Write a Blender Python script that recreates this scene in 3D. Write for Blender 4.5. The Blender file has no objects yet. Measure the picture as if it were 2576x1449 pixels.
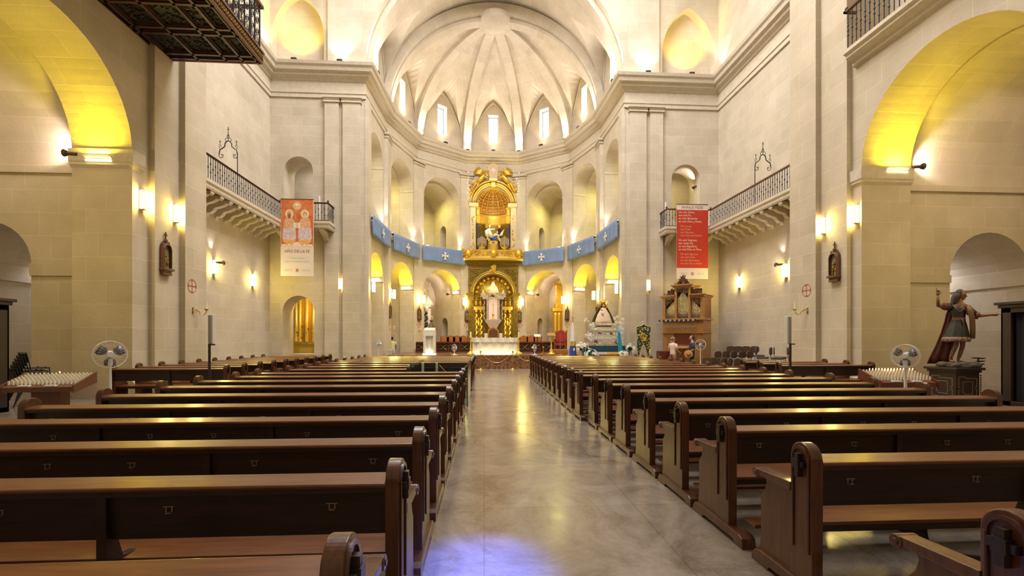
import bpy, math, random
from mathutils import Vector, Matrix
R = random.Random(7)
PI = math.pi
col = bpy.context.scene.collection
sc = bpy.context.scene

# ------------------------------------------------------------------ camera geometry (metres; photo read as 2576x1449)
F = 1145.0; TH = math.atan(70/1145); CT, ST = math.cos(TH), math.sin(TH); EYE = 1.68
def ratio(px):
    u = (px-1288)/F
    return (u*CT+ST)/(CT-u*ST)
def P(px, py, Y):
    X = Y*ratio(px); zc = X*ST+Y*CT
    return (X, Y, EYE+(850-py)*zc/F)
def PX(px, py, X):
    return P(px, py, X/ratio(px))

# ------------------------------------------------------------------ mesh helpers
class MB:
    def __init__(s): s.v = []; s.f = []; s.uv = []; s.T = None
    def add(s, vs, fs, uvs=None):
        b = len(s.v)
        if s.T is not None: vs = [tuple(s.T @ Vector(p)) for p in vs]
        s.v += [tuple(p) for p in vs]
        for i, q in enumerate(fs):
            s.f.append(tuple(b+k for k in q)); s.uv.append(uvs[i] if uvs else None)
        return s
    def box(s, x0, x1, y0, y1, z0, z1):
        vs = [(x, y, z) for z in (z0, z1) for y in (y0, y1) for x in (x0, x1)]
        return s.add(vs, [(0,2,3,1),(4,5,7,6),(0,1,5,4),(2,6,7,3),(0,4,6,2),(1,3,7,5)])
    def quad(s, a, b, c, d, uv=None): return s.add([a,b,c,d], [(0,1,2,3)], [uv] if uv else None)
    def prism(s, pts, a0, a1, axis='x'):
        """pts 2-D outline in the plane across `axis`, extruded a0..a1"""
        n = len(pts)
        m = {'x': lambda p, a: (a, p[0], p[1]), 'y': lambda p, a: (p[0], a, p[1]), 'z': lambda p, a: (p[0], p[1], a)}[axis]
        vs = [m(p, a0) for p in pts]+[m(p, a1) for p in pts]
        fs = [tuple(range(n)), tuple(range(2*n-1, n-1, -1))]+[(i, n+i, n+(i+1) % n, (i+1) % n) for i in range(n)]
        return s.add(vs, fs)
    def cone(s, p0, p1, r0, r1, n=12, caps=True):
        p0, p1 = Vector(p0), Vector(p1); d = (p1-p0).normalized()
        a = Vector((0,0,1)) if abs(d.z) < .9 else Vector((1,0,0))
        u = d.cross(a).normalized(); w = d.cross(u)
        vs = []
        for p, r in ((p0, r0), (p1, r1)):
            for i in range(n):
                t = 2*PI*i/n; vs.append(tuple(p+u*(r*math.cos(t))+w*(r*math.sin(t))))
        fs = [(i, (i+1) % n, n+(i+1) % n, n+i) for i in range(n)]
        if caps: fs += [tuple(range(n-1, -1, -1)), tuple(range(n, 2*n))]
        return s.add(vs, fs)
    def tube(s, pts, r, n=8):
        pts = [Vector(p) for p in pts]; rs = r if isinstance(r, (list, tuple)) else [r]*len(pts)
        vs = []; prev = None
        for i, p in enumerate(pts):
            d = (pts[min(i+1, len(pts)-1)]-pts[max(i-1, 0)])
            d = d.normalized() if d.length > 1e-9 else Vector((0,0,1))
            if prev is None:
                a = Vector((0,0,1)) if abs(d.z) < .9 else Vector((1,0,0)); u = d.cross(a).normalized()
            else:
                u = prev-d*prev.dot(d); u = u.normalized() if u.length > 1e-6 else d.orthogonal().normalized()
            prev = u; w = d.cross(u)
            for k in range(n):
                t = 2*PI*k/n; vs.append(tuple(p+u*(rs[i]*math.cos(t))+w*(rs[i]*math.sin(t))))
        m = len(pts)
        fs = [(i*n+k, i*n+(k+1) % n, (i+1)*n+(k+1) % n, (i+1)*n+k) for i in range(m-1) for k in range(n)]
        fs += [tuple(range(n-1, -1, -1)), tuple(range((m-1)*n, m*n))]
        return s.add(vs, fs)
    def lathe(s, prof, c=(0,0,0), n=16, a0=0, a1=2*PI, sx=1, sy=1):
        full = abs(a1-a0-2*PI) < 1e-6; k = n if full else n+1
        vs = []
        for r, z in prof:
            for i in range(k):
                t = a0+(a1-a0)*i/n; vs.append((c[0]+sx*r*math.cos(t), c[1]+sy*r*math.sin(t), c[2]+z))
        fs = [(j*k+i, j*k+(i+1) % k, (j+1)*k+(i+1) % k, (j+1)*k+i) for j in range(len(prof)-1) for i in range(n)]
        if full:
            if prof[0][0] > 1e-4: fs.append(tuple(range(k-1, -1, -1)))
            if prof[-1][0] > 1e-4: fs.append(tuple(range((len(prof)-1)*k, len(prof)*k)))
        return s.add(vs, fs)
    def ball(s, c, r, n=10, m=6, sc=(1,1,1)):
        prof = [(max(1e-5, r*math.sin(PI*j/m)), -r*math.cos(PI*j/m)) for j in range(m+1)]
        vs = []
        for a, z in prof:
            for i in range(n):
                t = 2*PI*i/n; vs.append((c[0]+sc[0]*a*math.cos(t), c[1]+sc[1]*a*math.sin(t), c[2]+sc[2]*z))
        fs = [(j*n+i, j*n+(i+1) % n, (j+1)*n+(i+1) % n, (j+1)*n+i) for j in range(m) for i in range(n)]
        return s.add(vs, fs)
    def build(s, name, mat, parent=None, smooth=False, bevel=0, solid=0, sub=0):
        me = bpy.data.meshes.new(name); me.from_pydata(s.v, [], s.f)
        ul = me.uv_layers.new(name='UVMap'); li = 0; dat = []
        V = s.v
        for q, uv in zip(s.f, s.uv):
            if uv is None:
                a, b, c = Vector(V[q[0]]), Vector(V[q[1]]), Vector(V[q[2]])
                nn = (b-a).cross(c-a)
                if nn.length < 1e-9 and len(q) > 3: nn = (c-a).cross(Vector(V[q[3]])-a)
                nn = nn.normalized() if nn.length > 1e-12 else Vector((0,0,1))
                if abs(nn.z) > .75: uv = [(V[k][0], V[k][1]) for k in q]
                else:
                    t = Vector((-nn.y, nn.x, 0)).normalized()
                    if abs(t.x) > abs(t.y):
                        if t.x < 0: t = -t
                    elif t.y < 0: t = -t
                    uv = [(V[k][0]*t.x+V[k][1]*t.y, V[k][2]) for k in q]
            for w in uv: dat += [w[0], w[1]]
        ul.data.foreach_set('uv', dat)
        if smooth: me.polygons.foreach_set('use_smooth', [True]*len(me.polygons))
        me.materials.append(mat); me.update()
        o = bpy.data.objects.new(name, me); col.objects.link(o)
        if parent is not None: o.parent = parent
        if solid: m = o.modifiers.new('S', 'SOLIDIFY'); m.thickness = solid; m.offset = 0
        if bevel: m = o.modifiers.new('B', 'BEVEL'); m.width = bevel; m.segments = 2; m.limit_method = 'ANGLE'
        if sub: m = o.modifiers.new('U', 'SUBSURF'); m.levels = sub; m.render_levels = sub
        return o

def tag(o, label, cat, group=None, kind=None):
    if label: o['label'] = label
    if cat: o['category'] = cat
    if group: o['group'] = group
    if kind: o['kind'] = kind
    return o
def empty(name, loc, label, cat, group=None, rz=0, sc_=1):
    o = bpy.data.objects.new(name, None); col.objects.link(o)
    o.location = loc; o.rotation_euler = (0, 0, rz); o.scale = (sc_,)*3; o.empty_display_size = .1
    return tag(o, label, cat, group)
def copy_tree(o, parent=None):
    c = o.copy(); col.objects.link(c)
    if parent is not None: c.parent = parent
    for ch in o.children: copy_tree(ch, c)
    return c
def clone(src, loc, label=None, rz=None, group=None, scl=None):
    o = copy_tree(src); o.location = loc
    if rz is not None: o.rotation_euler = (0, 0, rz)
    if scl: o.scale = (scl,)*3
    if label: o['label'] = label
    if group: o['group'] = group
    return o

# ------------------------------------------------------------------ materials
def mat(name, rgb, rough=.6, metal=0, emit=None, es=0, spec=None, alpha=None, trans=0, coat=0, noise=None, bump=0, bscale=20):
    m = bpy.data.materials.new(name); m.use_nodes = True; nt = m.node_tree; b = nt.nodes['Principled BSDF']
    b.inputs['Base Color'].default_value = (*rgb, 1); b.inputs['Roughness'].default_value = rough; b.inputs['Metallic'].default_value = metal
    if emit: b.inputs['Emission Color'].default_value = (*emit, 1); b.inputs['Emission Strength'].default_value = es
    if spec is not None: b.inputs['Specular IOR Level'].default_value = spec
    if trans: b.inputs['Transmission Weight'].default_value = trans
    if coat: b.inputs['Coat Weight'].default_value = coat; b.inputs['Coat Roughness'].default_value = .15
    if noise or bump:
        tc = nt.nodes.new('ShaderNodeTexCoord'); n = nt.nodes.new('ShaderNodeTexNoise'); n.inputs['Scale'].default_value = bscale; n.inputs['Detail'].default_value = 4
        nt.links.new(tc.outputs['Object'], n.inputs['Vector'])
        if noise:
            r = nt.nodes.new('ShaderNodeValToRGB'); r.color_ramp.elements[0].position = .35; r.color_ramp.elements[1].position = .65
            r.color_ramp.elements[0].color = (*rgb, 1); r.color_ramp.elements[1].color = (*noise, 1)
            nt.links.new(n.outputs['Fac'], r.inputs['Fac']); nt.links.new(r.outputs['Color'], b.inputs['Base Color'])
        if bump:
            bp = nt.nodes.new('ShaderNodeBump'); bp.inputs['Strength'].default_value = bump; bp.inputs['Distance'].default_value = .02
            nt.links.new(n.outputs['Fac'], bp.inputs['Height']); nt.links.new(bp.outputs['Normal'], b.inputs['Normal'])
    return m
def stone_mat(name, c1, c2, mortar, bw=.95, rh=.5, rough=.85):
    m = bpy.data.materials.new(name); m.use_nodes = True; nt = m.node_tree; b = nt.nodes['Principled BSDF']; N = nt.nodes.new; L = nt.links.new
    uv = N('ShaderNodeUVMap'); uv.uv_map = 'UVMap'
    br = N('ShaderNodeTexBrick'); br.inputs['Scale'].default_value = 1; br.inputs['Brick Width'].default_value = bw; br.inputs['Row Height'].default_value = rh
    br.inputs['Mortar Size'].default_value = .011; br.inputs['Mortar Smooth'].default_value = .6; br.inputs['Bias'].default_value = 0
    br.inputs['Color1'].default_value = (*c1, 1); br.inputs['Color2'].default_value = (*c2, 1); br.inputs['Mortar'].default_value = (*mortar, 1)
    br.offset = .43; br.squash = 1.3; br.squash_frequency = 3
    wn_ = N('ShaderNodeTexNoise'); wn_.inputs['Scale'].default_value = 2.2; wn_.inputs['Detail'].default_value = 3; L(uv.outputs['UV'], wn_.inputs['Vector'])
    vm = N('ShaderNodeVectorMath'); vm.operation = 'MULTIPLY_ADD'; vm.inputs[1].default_value = (.035, .035, 0); L(wn_.outputs['Color'], vm.inputs[0]); L(uv.outputs['UV'], vm.inputs[2])
    L(vm.outputs[0], br.inputs['Vector'])
    n = N('ShaderNodeTexNoise'); n.inputs['Scale'].default_value = .9; n.inputs['Detail'].default_value = 6; n.inputs['Roughness'].default_value = .6
    tc = N('ShaderNodeTexCoord'); L(tc.outputs['Object'], n.inputs['Vector'])
    rp = N('ShaderNodeValToRGB'); rp.color_ramp.elements[0].position = .3; rp.color_ramp.elements[1].position = .7
    rp.color_ramp.elements[0].color = (.86,.84,.80,1); rp.color_ramp.elements[1].color = (1.05,1.04,1.03,1)
    L(n.outputs['Fac'], rp.inputs['Fac'])
    mx = N('ShaderNodeMix'); mx.data_type = 'RGBA'; mx.blend_type = 'MULTIPLY'; mx.inputs[0].default_value = 1
    L(br.outputs['Color'], mx.inputs[6]); L(rp.outputs['Color'], mx.inputs[7]); L(mx.outputs[2], b.inputs['Base Color'])
    n2 = N('ShaderNodeTexNoise'); n2.inputs['Scale'].default_value = 14; n2.inputs['Detail'].default_value = 5
    L(tc.outputs['Object'], n2.inputs['Vector'])
    ad = N('ShaderNodeMath'); ad.operation = 'MULTIPLY_ADD'; ad.inputs[1].default_value = .35; L(br.outputs['Fac'], ad.inputs[0]); L(n2.outputs['Fac'], ad.inputs[2])
    bp = N('ShaderNodeBump'); bp.inputs['Strength'].default_value = .35; bp.inputs['Distance'].default_value = .02
    L(ad.outputs[0], bp.inputs['Height']); L(bp.outputs['Normal'], b.inputs['Normal'])
    b.inputs['Roughness'].default_value = rough
    return m
def wood_mat(name, c1, c2, rough=.3, coat=.5, scale=(1.2, 14, 14)):
    m = bpy.data.materials.new(name); m.use_nodes = True; nt = m.node_tree; b = nt.nodes['Principled BSDF']; N = nt.nodes.new; L = nt.links.new
    tc = N('ShaderNodeTexCoord'); mp = N('ShaderNodeMapping'); mp.inputs['Scale'].default_value = scale
    oi = N('ShaderNodeObjectInfo'); L(oi.outputs['Random'], mp.inputs['Location'])
    n = N('ShaderNodeTexNoise'); n.inputs['Scale'].default_value = 2; n.inputs['Detail'].default_value = 6; n.inputs['Distortion'].default_value = 1.2
    L(tc.outputs['Object'], mp.inputs['Vector']); L(mp.outputs['Vector'], n.inputs['Vector'])
    r = N('ShaderNodeValToRGB'); r.color_ramp.elements[0].position = .36; r.color_ramp.elements[1].position = .66
    r.color_ramp.elements[0].color = (*c1, 1); r.color_ramp.elements[1].color = (*c2, 1)
    L(n.outputs['Fac'], r.inputs['Fac']); L(r.outputs['Color'], b.inputs['Base Color'])
    b.inputs['Roughness'].default_value = rough; b.inputs['Coat Weight'].default_value = coat; b.inputs['Coat Roughness'].default_value = .14
    bp = N('ShaderNodeBump'); bp.inputs['Strength'].default_value = .08; bp.inputs['Distance'].default_value = .01
    L(n.outputs['Fac'], bp.inputs['Height']); L(bp.outputs['Normal'], b.inputs['Normal'])
    return m
def floor_mat():
    m = bpy.data.materials.new('polished_marble'); m.use_nodes = True; nt = m.node_tree; b = nt.nodes['Principled BSDF']; N = nt.nodes.new; L = nt.links.new
    tc = N('ShaderNodeTexCoord')
    n = N('ShaderNodeTexNoise'); n.inputs['Scale'].default_value = 1.1; n.inputs['Detail'].default_value = 9; n.inputs['Roughness'].default_value = .68; n.inputs['Distortion'].default_value = 1.5
    L(tc.outputs['Object'], n.inputs['Vector'])
    r = N('ShaderNodeValToRGB'); e = r.color_ramp.elements; e[0].position = .3; e[0].color = (.13,.09,.06,1); e[1].position = .72; e[1].color = (.34,.29,.235,1)
    k = r.color_ramp.elements.new(.5); k.color = (.24,.195,.15,1)
    L(n.outputs['Fac'], r.inputs['Fac'])
    v = N('ShaderNodeTexNoise'); v.inputs['Scale'].default_value = 4; v.inputs['Detail'].default_value = 12; v.inputs['Roughness'].default_value = .75; v.inputs['Distortion'].default_value = 2.5
    L(tc.outputs['Object'], v.inputs['Vector'])
    vr = N('ShaderNodeValToRGB'); q = vr.color_ramp.elements; q[0].position = .49; q[0].color = (0,0,0,1); q[1].position = .515; q[1].color = (0,0,0,1)
    z = vr.color_ramp.elements.new(.503); z.color = (.5,.5,.5,1)
    L(v.outputs['Fac'], vr.inputs['Fac'])
    mx = N('ShaderNodeMix'); mx.data_type = 'RGBA'; mx.inputs[7].default_value = (.4,.33,.25,1)
    L(vr.outputs['Color'], mx.inputs[0]); L(r.outputs['Color'], mx.inputs[6])
    br = N('ShaderNodeTexBrick'); br.inputs['Scale'].default_value = 1; br.inputs['Brick Width'].default_value = 1.5; br.inputs['Row Height'].default_value = 1.5; br.offset = 0
    br.inputs['Mortar Size'].default_value = .004; br.inputs['Mortar Smooth'].default_value = .1
    br.inputs['Color1'].default_value = (1,1,1,1); br.inputs['Color2'].default_value = (.86,.86,.86,1); br.inputs['Mortar'].default_value = (.6,.6,.6,1)
    L(tc.outputs['Object'], br.inputs['Vector'])
    m2 = N('ShaderNodeMix'); m2.data_type = 'RGBA'; m2.blend_type = 'MULTIPLY'; m2.inputs[0].default_value = 1
    L(mx.outputs[2], m2.inputs[6]); L(br.outputs['Color'], m2.inputs[7]); L(m2.outputs[2], b.inputs['Base Color'])
    n3 = N('ShaderNodeTexNoise'); n3.inputs['Scale'].default_value = 3; n3.inputs['Detail'].default_value = 8
    L(tc.outputs['Object'], n3.inputs['Vector'])
    mr = N('ShaderNodeMapRange'); mr.inputs['To Min'].default_value = .1; mr.inputs['To Max'].default_value = .3
    L(n3.outputs['Fac'], mr.inputs['Value']); L(mr.outputs[0], b.inputs['Roughness'])
    b.inputs['Specular IOR Level'].default_value = .9
    bp = N('ShaderNodeBump'); bp.inputs['Strength'].default_value = .03; bp.inputs['Distance'].default_value = .02
    L(n3.outputs['Fac'], bp.inputs['Height']); L(bp.outputs['Normal'], b.inputs['Normal'])
    return m
M = {}
M['stone'] = stone_mat('limestone_blocks', (.62,.55,.43), (.565,.495,.38), (.70,.63,.50))
M['stone_big'] = stone_mat('large_limestone_blocks', (.60,.52,.385), (.54,.465,.335), (.68,.60,.455), 1.25, .66)
M['trim'] = mat('plain_limestone', (.62,.545,.42), .8, noise=(.56,.485,.365), bump=.15, bscale=6)
M['floor'] = floor_mat()
M['pew'] = wood_mat('varnished_pew_wood', (.10,.028,.006), (.165,.052,.010), .34, .25)
M['pew_end'] = wood_mat('pew_end_wood', (.062,.019,.006), (.11,.037,.010), .35, .3, (14,14,1.2))
M['pew_dark'] = wood_mat('dark_pew_wood', (.014,.005,.0025), (.028,.011,.005), .45, .15)
M['oak'] = wood_mat('honey_oak', (.30,.13,.03), (.42,.20,.05), .4, .3, (10,10,1.4))
M['dark'] = mat('dark_wood', (.03,.015,.01), .45, bump=.1)
M['brown'] = mat('brown_wood', (.10,.035,.015), .45, noise=(.14,.05,.02))
M['red_wood'] = mat('red_stained_wood', (.12,.02,.009), .4)
M['brass'] = mat('brass', (.65,.42,.10), .3, 1)
M['iron'] = mat('wrought_iron', (.035,.04,.05), .5, .3)
M['gold'] = mat('gilded_carving', (.78,.50,.06), .32, .75, bump=.6, bscale=30)
M['gold2'] = mat('bright_gilding', (.85,.60,.12), .3, .6)
M['goldd'] = mat('aged_gilding', (.36,.25,.04), .4, .6, bump=.8, bscale=22, noise=(.18,.12,.02))
M['silver'] = mat('chased_silver', (.72,.70,.66), .3, .8, bump=.7, bscale=35)
M['white'] = mat('white_cloth', (.80,.79,.76), .8)
M['marble'] = mat('white_marble', (.78,.74,.66), .3, noise=(.70,.66,.58), bscale=5)
M['plastic'] = mat('white_plastic', (.72,.70,.64), .4)
M['grey'] = mat('grey_metal', (.33,.33,.32), .45, .4)
M['black'] = mat('black_metal', (.015,.014,.014), .5)
M['skin'] = mat('skin', (.55,.30,.20), .55)
M['hair'] = mat('dark_hair', (.03,.018,.012), .6)
M['wax'] = mat('ivory_wax', (.80,.74,.58), .5)
M['glass'] = mat('clear_glass', (.8,.95,.9), .03, trans=.95)
M['lampglass'] = mat('lamp_glass_lit', (.9,.85,.6), .5, emit=(1,.77,.2), es=60)
M['barglow'] = mat('bar_lamp_tube_lit', (.9,.85,.6), .5, emit=(1,.83,.33), es=9)
M['spotglow'] = mat('spot_lens_lit', (.9,.9,.9), .5, emit=(1,.86,.72), es=25)
M['sky'] = mat('daylight_pane', (.9,.9,1), .3, emit=(.86,.90,1), es=5)
M['winframe'] = mat('window_lead', (.3,.3,.35), .5)
M['hook'] = mat('dull_steel_hook', (.34,.27,.18), .4, .7)
M['redpaint'] = mat('red_painted_line', (.45,.09,.04), .8)

# ------------------------------------------------------------------ building shell
def ztop(o, u):
    x = abs(u-o['c']); h = o['hw']
    if x >= h: return o['zs']
    k = o.get('k', 'round')
    if k == 'rect': return o['zs']
    if k == 'round': return o['zs']+o.get('rise', h)*math.sqrt(max(0, 1-(x/h)**2))
    r = h*2.0; e = r-h         # pointed: two arcs
    return o['zs']+math.sqrt(max(0, r*r-(x+e)**2))
def us(o, n):
    a = []
    for i in range(n+1): a.append(o['c']-o['hw']*math.cos(PI*i/n))
    return a
def wall(mb, p0, p1, z0, z1, ops=(), t=0, back=False, n=16):
    """wall from p0 to p1 (plan); the room is on its left; openings run t deep"""
    p0, p1 = Vector(p0), Vector(p1); L = (p1-p0).length; d = (p1-p0)/L; nn = Vector((-d.y, d.x))
    def W(u, z, dep=0): q = p0+d*u-nn*dep; return (q.x, q.y, z)
    bp = {0.0, L}
    for o in ops:
        for u in us(o, 2 if o.get('k') == 'rect' else n):
            if 0 < u < L: bp.add(round(u, 5))
        for e in (o['c']-o['hw'], o['c']+o['hw']):
            if 0 < e < L: bp.add(round(e, 5))
    bp = sorted(bp)
    for a, b in zip(bp, bp[1:]):
        if b-a < 1e-5: continue
        m = (a+b)/2
        act = sorted([o for o in ops if abs(m-o['c']) < o['hw']], key=lambda o: o['z0'])
        lo = (z0, z0)
        for o in act+[None]:
            hi = (o['z0'], o['z0']) if o else (z1, z1)
            if hi[0] > lo[0]+1e-6 or hi[1] > lo[1]+1e-6:
                for dep in ((0, t) if back else (0,)):
                    mb.quad(W(a, lo[0], dep), W(b, lo[1], dep), W(b, hi[1], dep), W(a, hi[0], dep), [(a, lo[0]), (b, lo[1]), (b, hi[1]), (a, hi[0])])
            if o: lo = (min(z1, ztop(o, a)), min(z1, ztop(o, b)))
    for o in ops:
        if not t: continue
        tt = o.get('t', t)
        u2 = us(o, 2 if o.get('k') == 'rect' else n)
        path = [(o['c']-o['hw'], o['z0'])]+[(u, ztop(o, u)) for u in u2]+[(o['c']+o['hw'], o['z0'])]
        if o['z0'] > z0+.01: path.append(path[0])
        s_ = 0
        for a, b in zip(path, path[1:]):
            l = math.hypot(b[0]-a[0], b[1]-a[1])
            if l < 1e-6: continue
            za = s_+o['z0']
            mb.quad(W(*a), W(*b), W(*b, tt), W(*a, tt), [(0, za), (0, za+l), (tt, za+l), (tt, za)]); s_ += l
def tunnel(mb, p0, p1, c, hw, z0, zs, d0, d1, backwall=True, n=16, rise=None, door=0):
    """barrel vaulted chamber behind a wall p0-p1, from depth d0 to d1, with the ring that closes it at d0 left to the wall"""
    p0, p1 = Vector(p0), Vector(p1); L = (p1-p0).length; d = (p1-p0)/L; nn = Vector((-d.y, d.x))
    def W(u, z, dep): q = p0+d*u-nn*dep; return (q.x, q.y, z)
    o = dict(c=c, hw=hw, z0=z0, zs=zs, rise=rise or hw)
    path = [(c-hw, z0)]+[(u, ztop(o, u)) for u in us(o, n)]+[(c+hw, z0)]
    s_ = z0
    if door:      # small arched recess in the side wall nearer the middle of the apse
        u = c-hw if door < 0 else c+hw; A = W(u, 0, d0)[:2]; B = W(u, 0, d1)[:2]
        if door > 0: A, B = B, A
        o2 = dict(c=(d1-d0)*.5, hw=.45, z0=z0, zs=z0+2.1+(.7 if z0 < 1 else -.1)); wall(mb, A, B, z0, zs, [o2], t=.7, n=10)
        tunnel(mb, A, B, (d1-d0)*.5, .45, z0, o2['zs'], .7, .72, n=10)
    for a, b in zip(path, path[1:]):
        l = math.hypot(b[0]-a[0], b[1]-a[1])
        if l < 1e-6 or (door < 0 and a is path[0]) or (door > 0 and b is path[-1]): s_ += l; continue
        mb.quad(W(*a, d0), W(*b, d0), W(*b, d1), W(*a, d1), [(0, s_), (0, s_+l), (d1-d0, s_+l), (d1-d0, s_)]); s_ += l
    mb.quad(W(c-hw, z0, d0), W(c+hw, z0, d0), W(c+hw, z0, d1), W(c-hw, z0, d1))
    if backwall:
        for a, b in zip(path[1:-1], path[2:-1]):
            mb.quad(W(a[0], z0, d1), W(b[0], z0, d1), W(*b, d1), W(*a, d1), [(a[0], z0), (b[0], z0), b, a])
    return W
def ring(mb, p0, p1, oi, oo, dep, n=16):
    """closing face in a plane at depth dep between opening oi (inner) and oo (outer)"""
    p0, p1 = Vector(p0), Vector(p1); L = (p1-p0).length; d = (p1-p0)/L; nn = Vector((-d.y, d.x))
    def W(u, z): q = p0+d*u-nn*dep; return (q.x, q.y, z)
    A = [(oi['c']-oi['hw'], oi['z0'])]+[(u, ztop(oi, u)) for u in us(oi, n)]+[(oi['c']+oi['hw'], oi['z0'])]
    B = [(oo['c']-oo['hw'], oo['z0'])]+[(u, ztop(oo, u)) for u in us(oo, n)]+[(oo['c']+oo['hw'], oo['z0'])]
    for i in range(len(A)-1): mb.quad(W(*A[i]), W(*A[i+1]), W(*B[i+1]), W(*B[i]), [A[i], A[i+1], B[i+1], B[i]])
def sweep(mb, path, prof, closed=False):
    """profile (offset to the left of the path, z) along a plan polyline with mitred corners"""
    path = [Vector(p) for p in path]; n = len(path); rows = []; acc = 0; us_ = []
    for i, p in enumerate(path):
        if i: acc += (p-path[i-1]).length
        us_.append(acc)
        def nr(a, b): d = (b-a).normalized(); return Vector((-d.y, d.x))
        if i == 0: m = nr(path[0], path[1])
        elif i == n-1: m = nr(path[-2], path[-1])
        else:
            a, b = nr(path[i-1], p), nr(p, path[i+1]); m = (a+b); m = m.normalized(); m = m/max(.3, m.dot(a))
        rows.append([(p.x+m.x*o, p.y+m.y*o, z) for o, z in prof])
    k = len(prof); vs = [q for r in rows for q in r]
    s_ = [0]
    for a, b in zip(prof, prof[1:]): s_.append(s_[-1]+math.hypot(b[0]-a[0], b[1]-a[1]))
    fs = []; uv = []
    for i in range(n-1):
        for j in range(k-1):
            fs.append((i*k+j, (i+1)*k+j, (i+1)*k+j+1, i*k+j+1)); uv.append([(us_[i], s_[j]), (us_[i+1], s_[j]), (us_[i+1], s_[j+1]), (us_[i], s_[j+1])])
    fs += [tuple(range(k)), tuple(range((n-1)*k+k-1, (n-1)*k-1, -1))]; uv += [None, None]
    return mb.add(vs, fs, uv)
def struct(name, mb, m, smooth=False):
    o = mb.build(name, m, smooth=smooth); o['kind'] = 'structure'; return o

XL, XR = -10.85, 12.6            # outer walls of the crossing bay
YF = 23.8                        # wall that holds the apse arch
XA, YA, RA = .68, 28.0, 6.6      # apse centre and radius
AL, AR = -9.86, 11.66            # plane of the chapel arches
ZC = 15.5                        # top of the cornice
# floor and ceiling
struct('floor', MB().box(-19, 21, -10, 40, -.3, 0), M['floor'])
struct('ceiling', MB().box(-19, 21, -10, YF+.3, 24, 24.4), M['trim'])
# crossing side walls, with the fourth wall behind the camera
b = MB(); wall(b, (XR, 16.2), (XR, YF), 0, 24); b.quad((XR,16.2,0),(XR+1.5,16.2,0),(XR+1.5,16.2,24),(XR,16.2,24)); struct('wall_right', b, M['stone'])
b = MB(); wall(b, (XL, YF), (XL, 16.2), 0, 24); b.quad((XL,16.2,0),(XL-1.5,16.2,0),(XL-1.5,16.2,24),(XL,16.2,24)); struct('wall_left', b, M['stone'])
b = MB(); wall(b, (-10.85, -8), (12.6, -8), 0, 24); struct('wall_back', b, M['stone'])
# apse arch wall
c0 = -XL
ops = [dict(c=XR-XA, hw=6.8, z0=0, zs=ZC, t=.9),
       dict(c=XR+9.44, hw=.78, z0=0, zs=3.05, t=1.3), dict(c=XR+9.44, hw=.72, z0=8.0, zs=10.2, t=1.3),
       dict(c=XR-10.8, hw=.78, z0=0, zs=3.05, t=1.3), dict(c=XR-10.8, hw=.78, z0=8.0, zs=10.2, t=1.3),
       dict(c=XR+9.45, hw=1.28, z0=ZC, zs=17.1, k='pointed', t=.5), dict(c=XR-10.95, hw=1.45, z0=ZC, zs=16.9, k='pointed', t=.5)]
b = MB(); wall(b, (XR, YF), (XL, YF), 0, 24, ops, t=1.3, n=28)
for c, hw in ((9.45, 1.3), (-10.95, 1.47)):
    x = -c; b.quad((x-hw-.3, YF+.5, ZC-.1), (x+hw+.3, YF+.5, ZC-.1), (x+hw+.3, YF+.5, 21), (x-hw-.3, YF+.5, 21))
struct('wall_front', b, M['stone'])
# rooms behind the doors of that wall
b = MB()
for xa, xb in ((-12.4, -8.45), (9.85, 13.6)):
    for za, zb in ((0, 6.5), (7.7, 13)):
        b.quad((xa, YF+1.3, za), (xa, YF+4.2, za), (xa, YF+4.2, zb), (xa, YF+1.3, zb)); b.quad((xb, YF+1.3, za), (xb, YF+4.2, za), (xb, YF+4.2, zb), (xb, YF+1.3, zb))
        b.quad((xa, YF+4.2, za), (xb, YF+4.2, za), (xb, YF+4.2, zb), (xa, YF+4.2, zb)); b.quad((xa, YF+1.3, zb), (xb, YF+1.3, zb), (xb, YF+4.2, zb), (xa, YF+4.2, zb))
        b.quad((xa, YF+1.3, za+.005), (xb, YF+1.3, za+.005), (xb, YF+4.2, za+.005), (xa, YF+4.2, za+.005))
struct('wall_behind_doors', b, M['stone'])
# pilasters on that wall
def pil(mb, x0, x1, y, z0, z1, pr=.14, cap=True, base=True):
    mb.box(x0, x1, y-pr, y+.02, z0, z1)
    if cap: mb.box(x0-.06, x1+.06, y-pr-.06, y+.02, z1-.28, z1-.2); mb.box(x0-.05, x1+.05, y-pr-.05, y+.02, z1-.14, z1-.07); mb.box(x0-.1, x1+.1, y-pr-.1, y+.02, z1-.07, z1)
    if base: mb.box(x0-.07, x1+.07, y-pr-.07, y+.02, z0, z0+.25)
b = MB()
for x0, x1 in ((7.71, 8.6), (8.8, 9.5), (-7.2, -6.32), (-8.1, -7.4)): pil(b, x0, x1, YF, 0, 13.95)
for x0, x1 in ((7.6, 9.3), (-7.95, -6.2)): b.box(x0, x1, YF-.12, YF+.02, ZC, 24)
struct('trim_1', b, M['stone'])
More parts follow.
